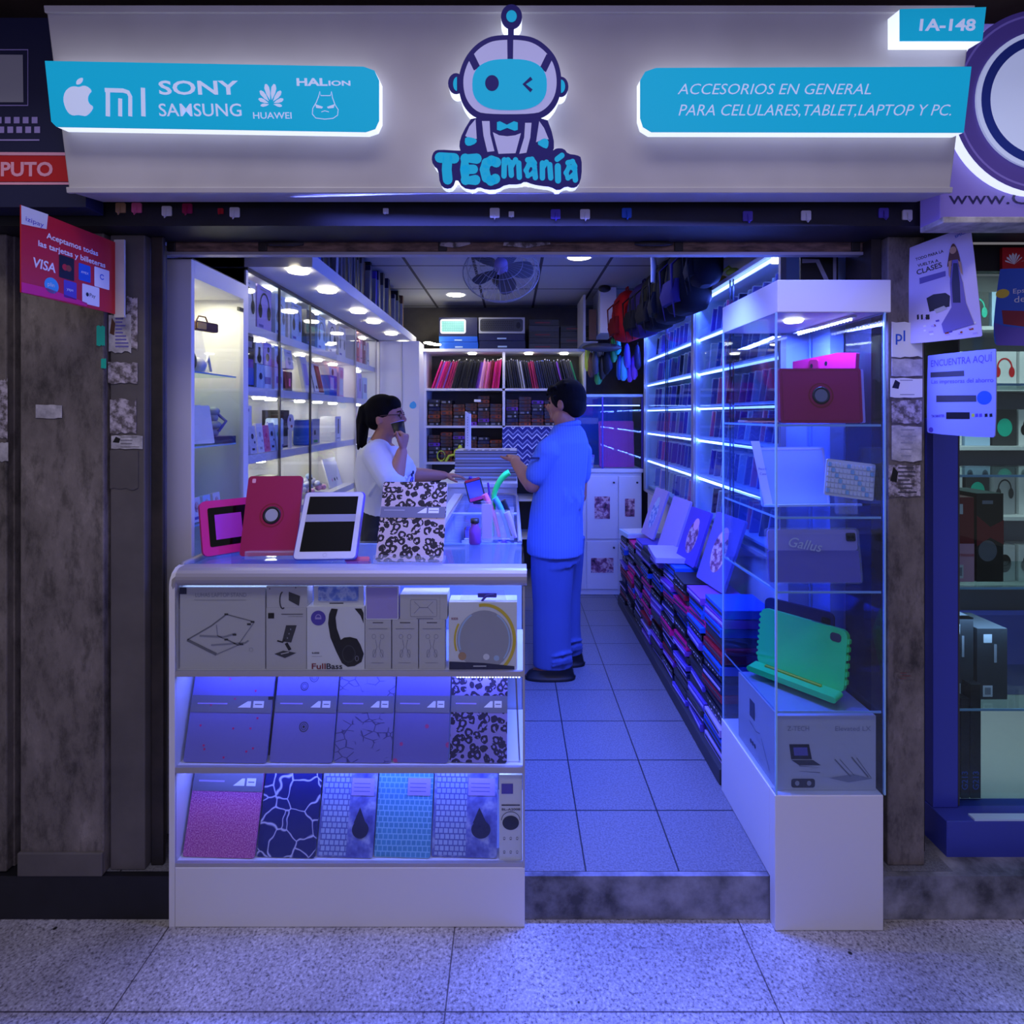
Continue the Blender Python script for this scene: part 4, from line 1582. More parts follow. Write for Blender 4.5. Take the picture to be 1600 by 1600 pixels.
low = [(284, 398, 'glitter_pink', 'pink glitter tablet sleeve leaning at the left end of the bottom counter shelf', True),
       (400, 492, 'cracked_marble', 'dark blue sleeve with pale cracked-marble veins on the bottom counter shelf', False),
       (494, 582, 'splash_print', 'bluish patterned keyboard cover pack, third on the bottom counter shelf', False),
       (584, 672, 'keys_teal', 'turquoise keyboard cover pack, fourth on the bottom counter shelf', False),
       (674, 776, 'splash_print', 'patterned keyboard cover pack next to the small white box, bottom counter shelf', False)]
for i, (x0, x1, mt, lb, band) in enumerate(low):
    Y0 = 1.757
    w = W(x1, 0, Y0).x - W(x0, 0, Y0).x
    h = .278
    r = thing('tablet_sleeve' if i < 2 else 'keyboard_cover_pack', lb, 'sleeve' if i < 2 else 'pack', (W((x0 + x1) / 2, 0, Y0).x, Y0, S3 + .0025), FR(16, -2),
              'sleeves and packs on the bottom counter shelf')
    b = MB()
    b.rbox(-w / 2, w / 2, 0, h, -.006, 0, .006, mt)
    b.build('sleeve', r, bevel=.0012)
    b = MB()
    if band:
        d_band_logo(b, w, h, h * .66, h * .86)
        b.build('paper_band', r)
    elif i >= 2:
        b.rect(-w * .46, w * .02, h * .02, h * .98, z1, 'keys_pale' if i != 3 else 'keys_teal')
        if i != 3:
            b.disc(w * .25, h * .28, w * .15, h * .09, z1 + .0006, 'navy')
            b.flat([(w * .12, h * .34), (w * .22, h * .5), (w * .34, h * .34)], z1 + .0005, 'navy')
        b.build('printed_face', r)
        c_ = MB()
        c_.rect(w * .04, w * .46, h * .62, h * .8, z1 + .0008, 'lilac')
        for k in range(3):
            c_.rect(w * .08, w * .38, h * (.66 + .04 * k), h * (.668 + .04 * k), z1 + .0011, 'print_lilac')
        c_.build('paper_label', r)


def d_mini(b, w, h):
    b.rect(-w * .4, w * .4, h * .64, h * .655, z1, 'print_dark')
    b.text('BL-A2008', -w * .4, h * .585, z1, .010, 'print_dark', fitw=w * .8, bold=.02)
    b.disc(0, h * .44, w * .36, h * .085, z1, 'black')
    b.ring(0, h * .47, w * .4, h * .10, .002, z1, 'dark_grey', 0, 180)
    for r__ in range(2):
        for k in range(3):
            x = (-.28 + .28 * k) * w
            y = h * (.24 - .16 * r__)
            b.ring(x, y + .004, .0028, .005, .0012, z1, 'dark_grey', 0, 180)
            b.rect(x - .003, x + .003, y, y + .002, z1, 'black')
    b.rect(-w * .4, w * .1, h * .78, h * .9, z1, 'violet')


fbox('earphone_carton', 'slim tall white box with black earphone pictures, right end of the bottom counter shelf', 'box', 780, 816, 1216, 1349, 1.75, .05, 'paper', d_mini, z=S3)

# ---- things standing on the counter top
TOP = CT + .0012
# a) pink kids tablet case with black framed screen, turned
r = thing('kids_tablet_case', 'chunky pink tablet case with a black screen frame, leftmost on the counter top', 'case', (W(362, 872, 1.90).x, 1.895, TOP + .006), FR(16, 44))
b = MB()
b.rbox(-.085, .085, 0, .185, -.018, 0, .018, 'magenta')
b.build('case', r, bevel=.006, seg=3)
b = MB()
b.rbox(-.062, .066, .028, .160, 0, .0012, .006, 'black_gloss')
b.build('screen_frame', r)
b = MB()
b.rect(-.042, .044, .05, .135, .0016, 'pink_screen')
b.build('screen', r)
b = MB()
b.rbox(-.06, .06, 0, .03, -.055, -.018, .008, 'crimson')
b.build('handle', r, bevel=.005)


def ring_case(w, h, mt, r0):
    b = MB()
    b.rbox(-w / 2, w / 2, 0, h, -.012, 0, .012, mt)
    b.build('cover', r0, bevel=.004, seg=3)
    b = MB()
    b.ring(0, h * .50, .039, .039, .003, .0012, 'dark_red')
    b.build('stitched_circle', r0)
    b = MB()
    b.lathe([(.030, 0), (.030, .003), (.024, .004), (.023, .0015), (.0, .0012)], 'black', 28, (0, h * .5, 0))
    b.build('swivel_ring', r0)
    b = MB()
    b.disc(0, h * .5, .0215, .0215, .0022, 'light_grey')
    b.build('swivel_button', r0)


r = thing('tablet_cover', 'pink tablet cover with a round grey swivel ring standing on the counter top', 'cover', (W(418, 868, 1.86).x, 1.86, TOP + .004), FR(17, 4))
ring_case(.185, .272, 'crimson', r)
b = MB()
b.rbox(-.078, -.066, .248, .263, 0, .0015, .003, 'light_pink')
b.build('camera_hole', r)
# clear stand
b = MB()
b.box(-.10, .10, 0, .022, -.05, .014, 'clear_plastic')
b.box(-.10, .10, .022, .026, .008, .014, 'clear_plastic')
o = b.build('acrylic_stand', loc=(W(425, 868, 1.81).x, 1.845, TOP), rot=FR(0, 0), bevel=.001)
tag(o, 'clear acrylic stand under the pink cover with the swivel ring', 'stand')

# c) white tablet in a lilac case
r = thing('tablet', 'white-framed tablet with a dark screen, leaning in a purple case on the counter top', 'tablet', (W(508, 882, 1.81).x, 1.80, TOP + .0105), FR(34, 3))
b = MB()
b.rbox(-.099, .099, 0, .238, -.008, 0, .012, 'off_white')
b.build('body', r, bevel=.002)
b = MB()
b.rect(-.083, .083, .024, .222, .0006, 'tablet_screen')
b.build('screen', r)
b = MB()
b.rect(-.083, .083, .128, .155, .0012, 'print_grey')
b.build('screen_band', r)
b = MB()
b.rbox(-.104, .104, -.0, .243, -.016, -.0085, .014, 'violet')
b.build('purple_case', r, bevel=.003)
b = MB()
b.ring(0, .012, .006, .006, .001, .0008, 'light_grey')
b.build('home_button', r)
b = MB()
b.rbox(.06, .14, 0, .016, -.07, -.03, .005, 'pink')
b.build('pink_stand_foot', r, bevel=.003)

# d) leopard sleeve
r = thing('leopard_sleeve', 'leopard-spotted tablet sleeve with a grey paper band standing on the counter top', 'sleeve', (W(640, 880, 1.79).x, 1.787, TOP + .0045), FR(23, -2))
b = MB()
b.rbox(-.112, .108, 0, .266, -.010, 0, .008, 'leopard')
b.build('sleeve', r, bevel=.0025)
b = MB()
b.rect(-.111, .107, .142, .180, z1, 'band_grey')
b.flat([(.012, .158), (.04, .176), (.044, .176), (.044, .158)], z1 + .0003, 'paper')
b.rect(.050, .085, .158, .176, z1 + .0003, 'paper')
b.rect(.052, .083, .1665, .1685, z1 + .0005, 'band_grey')
b.rect(-.10, -.03, .166, .169, z1 + .0003, 'light_grey')
b.build('paper_band', r)
b = MB()
b.box(-.115, .110, 0, .010, -.055, .018, 'clear_plastic')
b.box(-.115, .110, 0, .026, .014, .018, 'clear_plastic')
o = b.build('acrylic_stand', loc=(W(640, 880, 1.79).x, 1.79, TOP), rot=FR(0, -3))
tag(o, 'clear acrylic stand under the leopard sleeve', 'stand')

# ---- long side counter: glass showcase running back to the white counter
sc = thing('glass_showcase', 'long glass-topped showcase counter running back along the aisle behind the front counter', 'counter', (-.13, 2.8, 0))
X0, X1 = -.300, .030
b = MB()
b.box(X0, X1, 2.12, 3.39, .002, .44, 'white')
b.build('base_cabinet', sc, world=True, bevel=.002)
b = MB()
b.box(X0 + .01, X1 - .006, 2.125, 3.38, CT - .008, CT - .002, 'glass_blue')
b.build('glass_top', sc, world=True)
b = MB()
b.box(X1 - .006, X1 - .001, 2.13, 3.38, .44, CT - .01, 'glass_blue')
b.build('glass_side', sc, world=True)
b = MB()
b.tube([(X0, 2.12, CT - .006), (X0, 3.38, CT - .006), (X1 - .05, 3.38, CT - .006), (X1 - .01, 3.35, CT - .006), (X1, 3.30, CT - .008), (X1, 2.11, CT - .008)], .009, 'aluminium_matt', 8)
b.tube([(X0, 2.72, CT - .008), (X1, 2.72, CT - .008)], .007, 'paper', 8)
b.build('frame_rail', sc, world=True)
b = MB()
b.box(X1 - .022, X1 + .002, 2.105, 2.13, .44, CT - .01, 'aluminium_matt')
b.box(X1 - .022, X1 + .002, 3.36, 3.385, .44, CT - .01, 'aluminium_matt')
b.build('corner_post', sc, world=True)
b = MB()
b.box(X0 + .002, X0 + .012, 2.12, 3.38, .44, CT - .01, 'white')
b.box(X0, X1, 3.38, 3.39, .44, CT - .01, 'white')
b.build('back_panel', sc, world=True)
b = MB()
b.box(X0 + .012, X1 - .01, 2.14, 3.37, .765, .771, 'glass_blue')
b.build('shelf', sc, world=True)
b = MB()
b.box(X0 - .055, X0 - .003, 2.105, 3.40, CT - .02, CT - .004, 'paper')
b.build('white_ledge', sc, world=True)
items = [('pale_blue', 'box'), ('violet', 'tube'), ('lilac', 'box'), ('black', 'coil'), ('white', 'box'), ('purple', 'tube'), ('orange', 'box'), ('blue', 'coil')]
cn_ = {'pale_blue': 'pale blue', 'violet': 'violet', 'lilac': 'lilac', 'black': 'black', 'white': 'white', 'purple': 'purple', 'orange': 'orange', 'blue': 'blue'}
k = 0
for iy in range(7):
    for ix in range(3):
        mt, sh = items[(ix * 3 + iy * 5) % 8]
        x, y = X0 + .07 + ix * .095 + rnd.uniform(-.01, .01), 2.24 + iy * .155
        b = MB()
        if sh == 'box':
            b.rbox(-.03, .03, -.045, .045, 0, .03 + .03 * rnd.random(), .004, mt)
            b.rect(-.02, .02, -.03, .0, .0605, 'paper')
        elif sh == 'tube':
            b.lathe([(.0, 0), (.018, 0), (.02, .005), (.02, .07), (.012, .078), (.012, .09), (0, .09)], mt, 16)
        else:
            b.tube([(.028 * cos(a * .5), .038 * sin(a * .5), .006 + .0006 * a) for a in range(38)], .0035, mt, 6)
        o = b.build('accessory_box' if sh == 'box' else ('bottle_speaker' if sh == 'tube' else 'cable_coil'), loc=(x, y, .772), rot=(0, 0, rnd.uniform(-.3, .3)))
        tag(o, f'{cn_[mt]} {"accessory box" if sh == "box" else ("small cylinder gadget" if sh == "tube" else "coiled cable")} under the side glass, {ORD[iy]} row back, {("left", "middle", "right")[ix]}',
            'box' if sh == 'box' else ('gadget' if sh == 'tube' else 'cable'), 'accessories inside the side showcase')
        k += 1

# phone with pink ends on a stand, near the back of the glass
r = thing('phone_in_case', 'phone with a blue screen and pink grips propped on the side glass counter', 'phone', (W(747, 765, 3.05).x, 3.05, CT + .001), FR(22, 0))
b = MB()
b.T = Matrix.Rotation(R(16), 4, 'Z')
b.rbox(-.048, .048, .006, .135, -.012, 0, .014, 'black')
b.build('case', r, bevel=.003)
b = MB()
b.T = Matrix.Rotation(R(16), 4, 'Z')
b.rect(-.040, .040, .028, .118, .001, 'phone_screen')
b.build('screen', r)
for y0, y1 in ((.008, .026), (.120, .134)):
    b = MB()
    b.T = Matrix.Rotation(R(16), 4, 'Z')
    b.rbox(-.042, .042, y0, y1, 0, .005, .004, 'magenta' if y0 < .1 else 'red')
    b.build('pink_grip', r)
b = MB()
b.tube([(-.05, .13, -.02), (-.05, .13, -.01), (-.044, .14, .0)], .01, 'violet', 8)
b.tube([(.05, 0, -.05), (.06, .06, -.03), (.052, .11, -.01)], .006, 'purple', 8)
b.box(-.03, .05, 0, .012, -.06, -.01, 'dark_grey')
b.build('stand', r)

# clear cup with bendy coloured holders
cup = thing('clear_box', 'clear plastic container of coloured flexible holders on the counter top', 'container', (W(778, 850, 2.13).x, 2.14, CT + .003))
b = MB()
b.rbox(-.062, .062, -.035, .035, 0, .003, .006, 'clear_plastic')
for a_, b_, c_, d_ in ((-.062, .062, -.035, -.033), (-.062, .062, .033, .035), (-.062, -.060, -.033, .033), (.060, .062, -.033, .033)):
    b.box(a_, b_, c_, d_, .003, .115, 'clear_plastic')
b.build('walls', cup)
for mt, cn, pl in (('mint', 'green', [(795 - 26, 845), (772, 800), (770, 775), (778, 755), (788, 742), (796, 738)]),
                   ('sky', 'cyan', [(795, 850), (790, 815), (782, 792), (773, 778)]),
                   ('pink', 'pink', [(780, 848), (774, 810), (766, 790), (757, 772)]),
                   ('black', 'black', [(800, 848), (799, 820), (794, 800), (786, 782)]),
                   ('lilac', 'lilac', [(806, 850), (803, 835), (798, 815), (792, 800)])):
    Yh = {'green': 2.155, 'cyan': 2.135, 'pink': 2.14, 'black': 2.16, 'lilac': 2.125}[cn]
    P_ = [W(x, y, Yh) for x, y in pl]
    P_[0].z = CT + .008
    o_ = P_[0].copy()
    rr = [.009 + .012 * (i / (len(P_) - 1)) for i in range(len(P_))]
    rr[-1] = .017
    b = MB()
    b.tube([p - o_ for p in P_], rr, mt, 10, flatx=.75)
    o = b.build('flexible_holder', loc=o_)
    sb = o.modifiers.new('smooth', 'SUBSURF')
    sb.levels = sb.render_levels = 2
    tag(o, f'{cn} rubbery flexible holder standing in the clear container', 'holder', 'flexible holders in the clear container')

# purple bottle and clear tall pack beside it
b = MB()
b.lathe([(0, 0), (.020, 0), (.022, .006), (.022, .055), (.014, .066), (.014, .078), (0, .078)], 'purple', 18)
b.lathe([(.016, .079), (.016, .094), (0, .094)], 'black', 18)
o = b.build('small_bottle', loc=(W(742, 860, 2.05).x, 2.05, CT + .001))
tag(o, 'small purple bottle with a black cap beside the leopard sleeve', 'bottle')
b = MB()
b.rbox(-.022, .022, -.014, .014, 0, .15, .004, 'clear_plastic')
b.box(-.018, .018, -.004, .004, .01, .14, 'lilac')
o = b.build('tall_pack', loc=(W(757, 850, 2.06).x + .008, 2.10, CT + .001))
tag(o, 'tall clear pack with lilac insert left of the flexible holders', 'pack')

# ---- white work counter beyond with the stack of magazines
wc = thing('work_counter', 'white work counter behind the side showcase carrying a tall stack of flat packs', 'counter', (-.2, 3.8, 0))
b = MB()
b.box(-.44, .03, 3.43, 4.25, .002, 1.02, 'white')
b.build('body', wc, world=True, bevel=.002)
b = MB()
b.box(-.46, .035, 3.415, 4.27, 1.02, 1.048, 'paper')
b.build('worktop', wc, world=True, bevel=.004)
nst = 26
p0 = W(759, 753, 3.50)
hst = (W(0, 704, 3.50).z - 1.05) / nst
cols = ['light_grey', 'grey', 'light_grey', 'pale_blue', 'grey', 'print_grey', 'light_grey', 'dark_grey']
for i in range(nst):
    b = MB()
    w_, d_ = .395, .27
    b.box(-w_ / 2, w_ / 2, 0, d_, 0, hst * .82, cols[i % 8])
    b.box(-w_ / 2 + .004, w_ / 2 - .004, .001, d_ - .001, hst * .82, hst * .96, 'off_white')
    if i == nst - 1:
        for k_ in range(7):
            b.rect(-.15 + k_ * .045, -.12 + k_ * .045, .02, .1, hst * .97, rnd.choice(['black', 'print_dark']))
    o = b.build('flat_pack', loc=(p0.x + rnd.uniform(-.004, .004), 3.52, 1.0485 + i * hst), rot=(0, 0, rnd.uniform(-.012, .012)))
    tag(o, f'flat grey pack in the stack on the work counter, {ORD[i]} from the bottom', 'pack', 'stack of flat packs on the work counter')
b = MB()
b.prism([(-.015, 0), (.018, 0), (.018, .235), (.005, .235), (-.015, .25)], -.10, 0, 'paper')
for k_ in range(12):
    b.rect(.0, .004, .02 + k_ * .017, .028 + k_ * .017, .001, 'print_grey')
o = b.build('card_stand', loc=(W(729, 706, 3.6).x, 3.66, 1.0495 + nst * hst), rot=FR())
tag(o, 'tall narrow white card standing on the stack of flat packs', 'card')


# ================================================================= LEFT SIDE: corner showcase and wall cabinets
def FX(lean=0, yaw=0):
    """face frame turned to look across the shop towards +x"""
    return (pi / 2 - R(lean), 0, R(90 + yaw))


def FXN(lean=0, yaw=0):
    """face frame turned to look across the shop towards -x"""
    return (pi / 2 - R(lean), 0, R(-90 + yaw))


mat('cream_wall', (226, 226, 206), .5)
cs = thing('corner_showcase', 'narrow white glass showcase with warm light just inside the left of the entrance', 'showcase', (-1.27, 2.14, 0))
b = MB()
b.box(-1.40, -1.123, 1.935, 1.955, .002, 2.017, 'white')
b.build('front_panel', cs, world=True, bevel=.002)
b = MB()
b.box(-1.40, -1.125, 2.335, 2.35, .002, 2.017, 'white')
b.box(-1.405, -1.39, 1.955, 2.335, .002, 2.017, 'cream_wall')
b.build('inner_panel', cs, world=True)
b = MB()
b.box(-1.39, -1.123, 1.955, 2.335, 1.955, 2.017, 'white')
b.box(-1.39, -1.123, 1.955, 2.335, .002, .80, 'white')
b.box(-1.14, -1.123, 2.31, 2.335, .80, 1.955, 'white')
b.build('frame', cs, world=True)
b = MB()
b.box(-1.134, -1.129, 1.957, 2.31, .80, 1.955, 'glass')
b.build('glass_door', cs, world=True)
b = MB()
b.box(-1.13, -1.12, 2.27, 2.305, 1.90, 1.915, 'black')
b.box(-1.13, -1.12, 1.965, 1.985, .86, .885, 'black')
b.build('hinge', cs, world=True)
for z in (1.63, 1.355, 1.07):
    b = MB()
    b.box(-1.385, -1.15, 1.96, 2.30, z - .006, z, 'glass_dark')
    o = b.build('glass_shelf', cs, world=True)
    b = MB()
    b.box(-1.151, -1.149, 1.96, 2.30, z - .006, z, 'glass_edge')
    b.build('shelf_edge', o, world=True)
b = MB()
b.lathe([(.0, 0), (.03, 0), (.034, .010), (.0, .010)], 'glow_warm', 20, (-1.24, 2.07, 1.943))
b.build('spot_lamp', cs, world=True)


def small(name, mb, label, cat, loc, rot=(0, 0, 0), group=None, bevel=0):
    o = mb.build(name, loc=loc, rot=rot, bevel=bevel)
    return tag(o, label, cat, group)


b = MB()
b.rbox(-.05, .05, 0, .035, -.02, 0, .006, 'brown')
b.rbox(-.045, -.005, .005, .03, 0, .002, .003, 'gold')
b.tube([(-.04, .035, -.01), (-.03, .055, -.01), (0, .055, -.01), (.01, .035, -.01)], .003, 'brown', 6)
b.prism([(-.055, -.16), (.02, -.16), (-.01, 0), (-.05, 0)], -.02, -.014, 'clear_plastic')
small('wallet_stand', b, 'small brown and gold item on a clear stand, top shelf of the corner showcase', 'wallet', (-1.175, 2.13, 1.793), FX(0, -20))
b = MB()
b.ell((0, 0, .04), (.022, .022, .04), 'black', 12, 8)
b.ell((0, .05, .03), (.03, .03, .03), 'white', 12, 8)
b.tube([(-.0, .09, .01), (0, .12, .07), (0, .14, .012)], .006, 'white', 6)
small('camera_figure', b, 'black and white gadgets grouped on the top shelf of the corner showcase', 'gadget', (-1.20, 2.06, 1.631))
b = MB()
b.rbox(-.055, .055, 0, .15, -.012, 0, .004, 'paper')
small('white_card_box', b, 'white slim box leaning on the middle shelf of the corner showcase', 'box', (-1.18, 2.10, 1.3605), FX(12, -25))
b = MB()
b.rbox(-.09, .09, -.04, .04, 0, .028, .012, 'navy')
b.rect(-.07, .07, -.03, .03, .0285, 'violet')
small('blue_speaker', b, 'flat dark blue gadget box on the middle shelf of the corner showcase', 'gadget', (-1.20, 2.22, 1.356), (0, 0, R(80)), None, .003)
b = MB()
for z_, r_ in ((.0, .02), (.03, .03), (.06, .018), (.085, .024)):
    b.ell((0, 0, z_ + .015), (r_, r_, .018), 'light_grey', 12, 8)
b.tube([(.02, 0, .02), (.04, .02, .06), (.0, .03, .09)], .006, 'print_lilac', 6)
small('toy_figure', b, 'small grey toy figure standing on the flat dark blue gadget box', 'figure', (-1.20, 2.22, 1.385))
b = MB()
b.tube([(0, -.03, 0), (0, -.035, .1), (0, -.02, .14), (0, .005, .15), (0, .03, .14), (0, .04, .1), (0, .045, 0)], .006, 'white', 8)
small('cable_loop', b, 'upright white cable loop on a stand between the shelves of the corner showcase', 'cable', (-1.30, 2.22, 1.356))
for i, (y_, mt) in enumerate(((2.06, 'white'), (2.13, 'pale_blue'), (2.20, 'white'))):
    b = MB()
    b.rbox(-.026, .026, 0, .09, -.02, 0, .004, mt)
    b.disc(0, .055, .014, .02, .0008, 'pack_photo', 14)
    b.rect(-.02, .02, .01, .02, .0008, 'print_lilac')
    small('small_pack', b, f'small {"pale blue" if i == 1 else "white"} printed pack low in the corner showcase, {ORD[i]} from the entrance', 'pack',
          (-1.17, y_, 1.072), FX(6), 'packs on the bottom shelf of the corner showcase')
b = MB()
b.box(-1.42, -1.14, 2.352, 2.37, 2.02, 2.14, 'dark_grey')  # dark grey stands in for shade on the unlit cabinet side
b.box(-1.40, -1.13, 1.95, 2.34, 2.019, 2.024, 'dark_grey')
o = b.build('unlit_side_panel', loc=(-1.27, 2.36, 2.02), world=True)
tag(o, 'cabinet side above the corner showcase, shade put into its dark grey', 'panel')

wcb = thing('wall_cabinet', 'long white lit wall cabinet with sliding glass doors along the left wall', 'cabinet', (-1.27, 3.5, 0))
XF = -1.13
YA, YZ = 2.352, 4.66
b = MB()
b.box(-1.418, -1.40, YA, YZ, .002, 2.14, 'cream_wall')
b.build('back_panel', wcb, world=True)
b = MB()
b.box(-1.40, XF, YA, YZ, .002, .80, 'white')
b.build('base', wcb, world=True)
b = MB()
b.box(-1.40, XF - .002, YA, YA + .018, .80, 2.095, 'white')
b.build('side_panel', wcb, world=True)
b = MB()
b.box(-1.40, XF - .002, 3.99, 4.02, .80, 2.095, 'white')
b.build('side_panel', wcb, world=True)
b = MB()
b.box(-1.40, -.850, YA, YZ + .25, 2.10, 2.16, 'white')
b.build('soffit', wcb, world=True, bevel=.002)
ZS = (1.865, 1.594, 1.295, .98)
for i, z in enumerate(ZS):
    b = MB()
    b.box(-1.40, XF - .012, YA + .018, YZ, z - .038, z, 'white')
    o = b.build('shelf', wcb, world=True)
    for y in (2.45, 2.62, 2.86, 3.25, 3.55, 3.85, 4.2, 4.45):
        c_ = MB()
        c_.lathe([(0, 0), (.026, 0), (.030, .006), (.030, .010)], 'glow_puck', 16, (-1.20 - .05 * (int(y * 20) % 2), y, z - .049))
        c_.build('puck_light', o, world=True)
for i, (y, w_) in enumerate(((2.69, .010), (3.10, .012), (3.995, .022), (4.60, .02))):
    b = MB()
    b.box(XF - .008, XF + .002, y - w_ / 2, y + w_ / 2, .80, 2.10, 'aluminium_matt' if i > 1 else 'steel_dark')
    b.build('door_stile', wcb, world=True)
for y0, y1 in ((YA + .02, 2.69), (2.69, 3.10), (3.10, 3.99), (4.02, 4.6)):
    b = MB()
    b.box(XF - .004, XF - .001, y0, y1, .82, 2.09, 'glass')
    b.build('sliding_door', wcb, world=True)
b = MB()
b.box(XF - .012, XF + .006, YA, YZ, 2.088, 2.10, 'steel_dark')
b.build('door_track', wcb, world=True)
b = MB()
b.box(XF - .012, XF + .03, YA, YZ, .80, .822, 'white')
b.build('door_track', wcb, world=True)
for y in (2.45, 2.75, 3.05, 3.4, 3.75, 4.2, 4.5):
    b = MB()
    b.lathe([(0, 0), (.026, 0), (.030, .006), (.030, .010)], 'glow_puck', 16, (-1.22, y, 2.089))
    b.build('puck_light', wcb, world=True)
for y in (2.206, 2.767, 3.325, 3.69, 4.23, 4.72):
    if y < YA:
        y = YA + .04
    b = MB()
    b.lathe([(0, 0), (.043, 0), (.047, .006), (.047, .012)], 'glow_warm', 22, (-.925, y, 2.087))
    b.build('downlight', wcb, world=True)


def d_headset(b, w, h, col='black', s=1.0, x=0, y=None):
    y = h * .5 if y is None else y
    r_ = min(w * .30, h * .25) * s
    b.ring(x, y + r_ * .3, r_, r_ * 1.25, r_ * .22, .0012, col, -8, 188, 20)
    for sx in (-1, 1):
        b.disc(x + sx * r_, y - r_ * .35, r_ * .42, r_ * .75, .0016, col, 16)


def shelf_box(name, label, cat, Yc, wy, h, z, mt, deco, X=-1.165, depth=.10, lean=0, side='left', group=None, yaw=0):
    rot = FX(lean, yaw) if side == 'left' else FXN(lean, yaw)
    r = thing(name, label, cat, (X, Yc, z + .0012 + depth * sin(R(lean))), rot, group)
    b = MB()
    b.box(-wy / 2, wy / 2, 0, h, -depth, 0, mt)
    b.build('carton', r, bevel=.0008)
    b = MB()
    deco(b, wy, h)
    b.build('printed_face', r)
    return r


def D(*parts):
    def f(b, w, h):
        for i, p in enumerate(parts):
            k, m_ = p[0], p[1]
            z = .0012 + .0003 * i
            if k == 'hs':
                d_headset(b, w, h, m_)
            elif k == 'rect':
                x0, x1, y0, y1 = p[2:]
                b.rect(x0 * w, x1 * w, y0 * h, y1 * h, z, m_)
            elif k == 'disc':
                x, y, r_ = p[2:]
                b.disc(x * w, y * h, r_ * w, r_ * w, z, m_, 16)
            elif k == 'text':
                x, y, s_ = p[3:]
                b.text(p[2], x * w, y * h, z, s_ * h, m_, bold=.015)
    return f


G1 = 'goods on the top shelf of the left wall cabinet'
hsb = [(2.44, .14, 'white', 'black', 'white headphone box with black over-ear headphones, nearest the entrance on the top shelf'),
       (2.60, .15, 'lilac', 'black', 'tall pale lilac headphone box with black headphones, top shelf left of the first door stile'),
       (2.78, .12, 'pale_blue', 'grey', 'pale headphone box with faded grey headphones just right of the first door stile'),
       (2.99, .14, 'pale_blue', 'dark_grey', 'pale blue headphone box, last before the second door stile on the top shelf'),
       (3.20, .13, 'dark_grey', 'black', 'dark headphone box, first beyond the second door stile on the top shelf'),
       (3.38, .14, 'pale_blue', 'grey', 'bluish headphone box with grey headphones, second beyond the second door stile'),
       (3.58, .15, 'white', 'dark_grey', 'white headphone box with dark grey headphones on the top shelf, third beyond the second stile'),
       (3.79, .15, 'white', 'grey', 'white headphone box with grey headphones on the top shelf beside the white upright')]
for y, wy, bm_, hm, lb in hsb:
    shelf_box('headphone_box', lb, 'box', y, wy, .205, ZS[0], bm_, D(('hs', hm), ('rect', 'print_grey', -.3, .1, .9, .93), ('rect', 'print_lilac', -.4, -.1, .06, .12)), group=G1)
b = MB()
b.box(-.012, .012, 0, .19, -.08, 0, 'white')
small('slim_white_box', b, 'slim tall white box standing between two headphone boxes, top shelf second door', 'box', (-1.165, 2.885, ZS[0] + .001), FX())
for i, (y, mt, cn) in enumerate(((4.10, 'dark_red', 'dark red'), (4.18, 'red', 'red'), (4.27, 'light_pink', 'pink'), (4.36, 'dark_red', 'deep red'), (4.47, 'white', 'white'))):
    shelf_box('accessory_box', f'{cn} accessory box on the left cabinet top shelf, {ORD[i]} past the white upright', 'box', y, .065, .19,
              ZS[0], mt, D(('rect', 'white', -.3, .3, .6, .8), ('rect', 'print_dark', -.3, .2, .2, .25)), group='far end boxes on the top shelf')

# second shelf
z = ZS[1]
shelf_box('laptop_bag_box', 'dark box with a blue lower half and bag picture, second shelf nearest the entrance', 'box', 2.435, .12, .225, z, 'black',
          D(('rect', 'blue', -.45, .45, .04, .38), ('rect', 'purple', -.1, .4, .38, .55), ('rect', 'print_grey', -.3, .3, .78, .9)))
shelf_box('earbud_box', 'pale blue box with dark earbud picture at the bottom of the second shelf stack', 'box', 2.60, .16, .11, z, 'pale_blue', D(('disc', 'navy', -.25, .5, .10), ('rect', 'print_lilac', 0, .4, .2, .5)))
shelf_box('stand_box', 'white box with black gadget stand, stacked upper left on the second shelf', 'box', 2.545, .075, .095, z + .112, 'paper', D(('rect', 'black', -.15, .15, .2, .8), ('disc', 'black', 0, .25, .28)))
shelf_box('earbud_box', 'lilac box with black headphone picture stacked beside the white stand box', 'box', 2.635, .085, .105, z + .112, 'lilac', D(('disc', 'black', -.05, .35, .22), ('disc', 'black', .05, .7, .15)))
shelf_box('gadget_box', 'pale box with black round gadget just right of the first stile, upper', 'box', 2.755, .085, .105, z + .112, 'pale_blue', D(('disc', 'black', 0, .35, .3), ('disc', 'black', .1, .72, .2)))
shelf_box('gadget_box', 'pale blue patterned box right of the first stile, lower', 'box', 2.76, .10, .11, z, 'pale_blue', D(('rect', 'print_lilac', -.3, .3, .3, .6), ('disc', 'sky', .1, .3, .12)))
shelf_box('gadget_box', 'black box with a small pink picture on the second shelf', 'box', 2.885, .085, .10, z, 'black', D(('rect', 'pink', -.05, .2, .25, .65),))
shelf_box('white_card_pack', 'white pack leaning behind the black box with the pink picture', 'pack', 2.90, .10, .10, z + .112, 'white', D(('disc', 'light_grey', 0, .4, .2), ('rect', 'print_grey', -.2, .2, .8, .85)), depth=.04, lean=8)
shelf_box('white_card_pack', 'white slanted tablet cover pack just beyond the second door stile', 'pack', 3.17, .10, .21, z, 'white', D(('rect', 'lilac', -.3, .3, .2, .8),), depth=.02, lean=10)
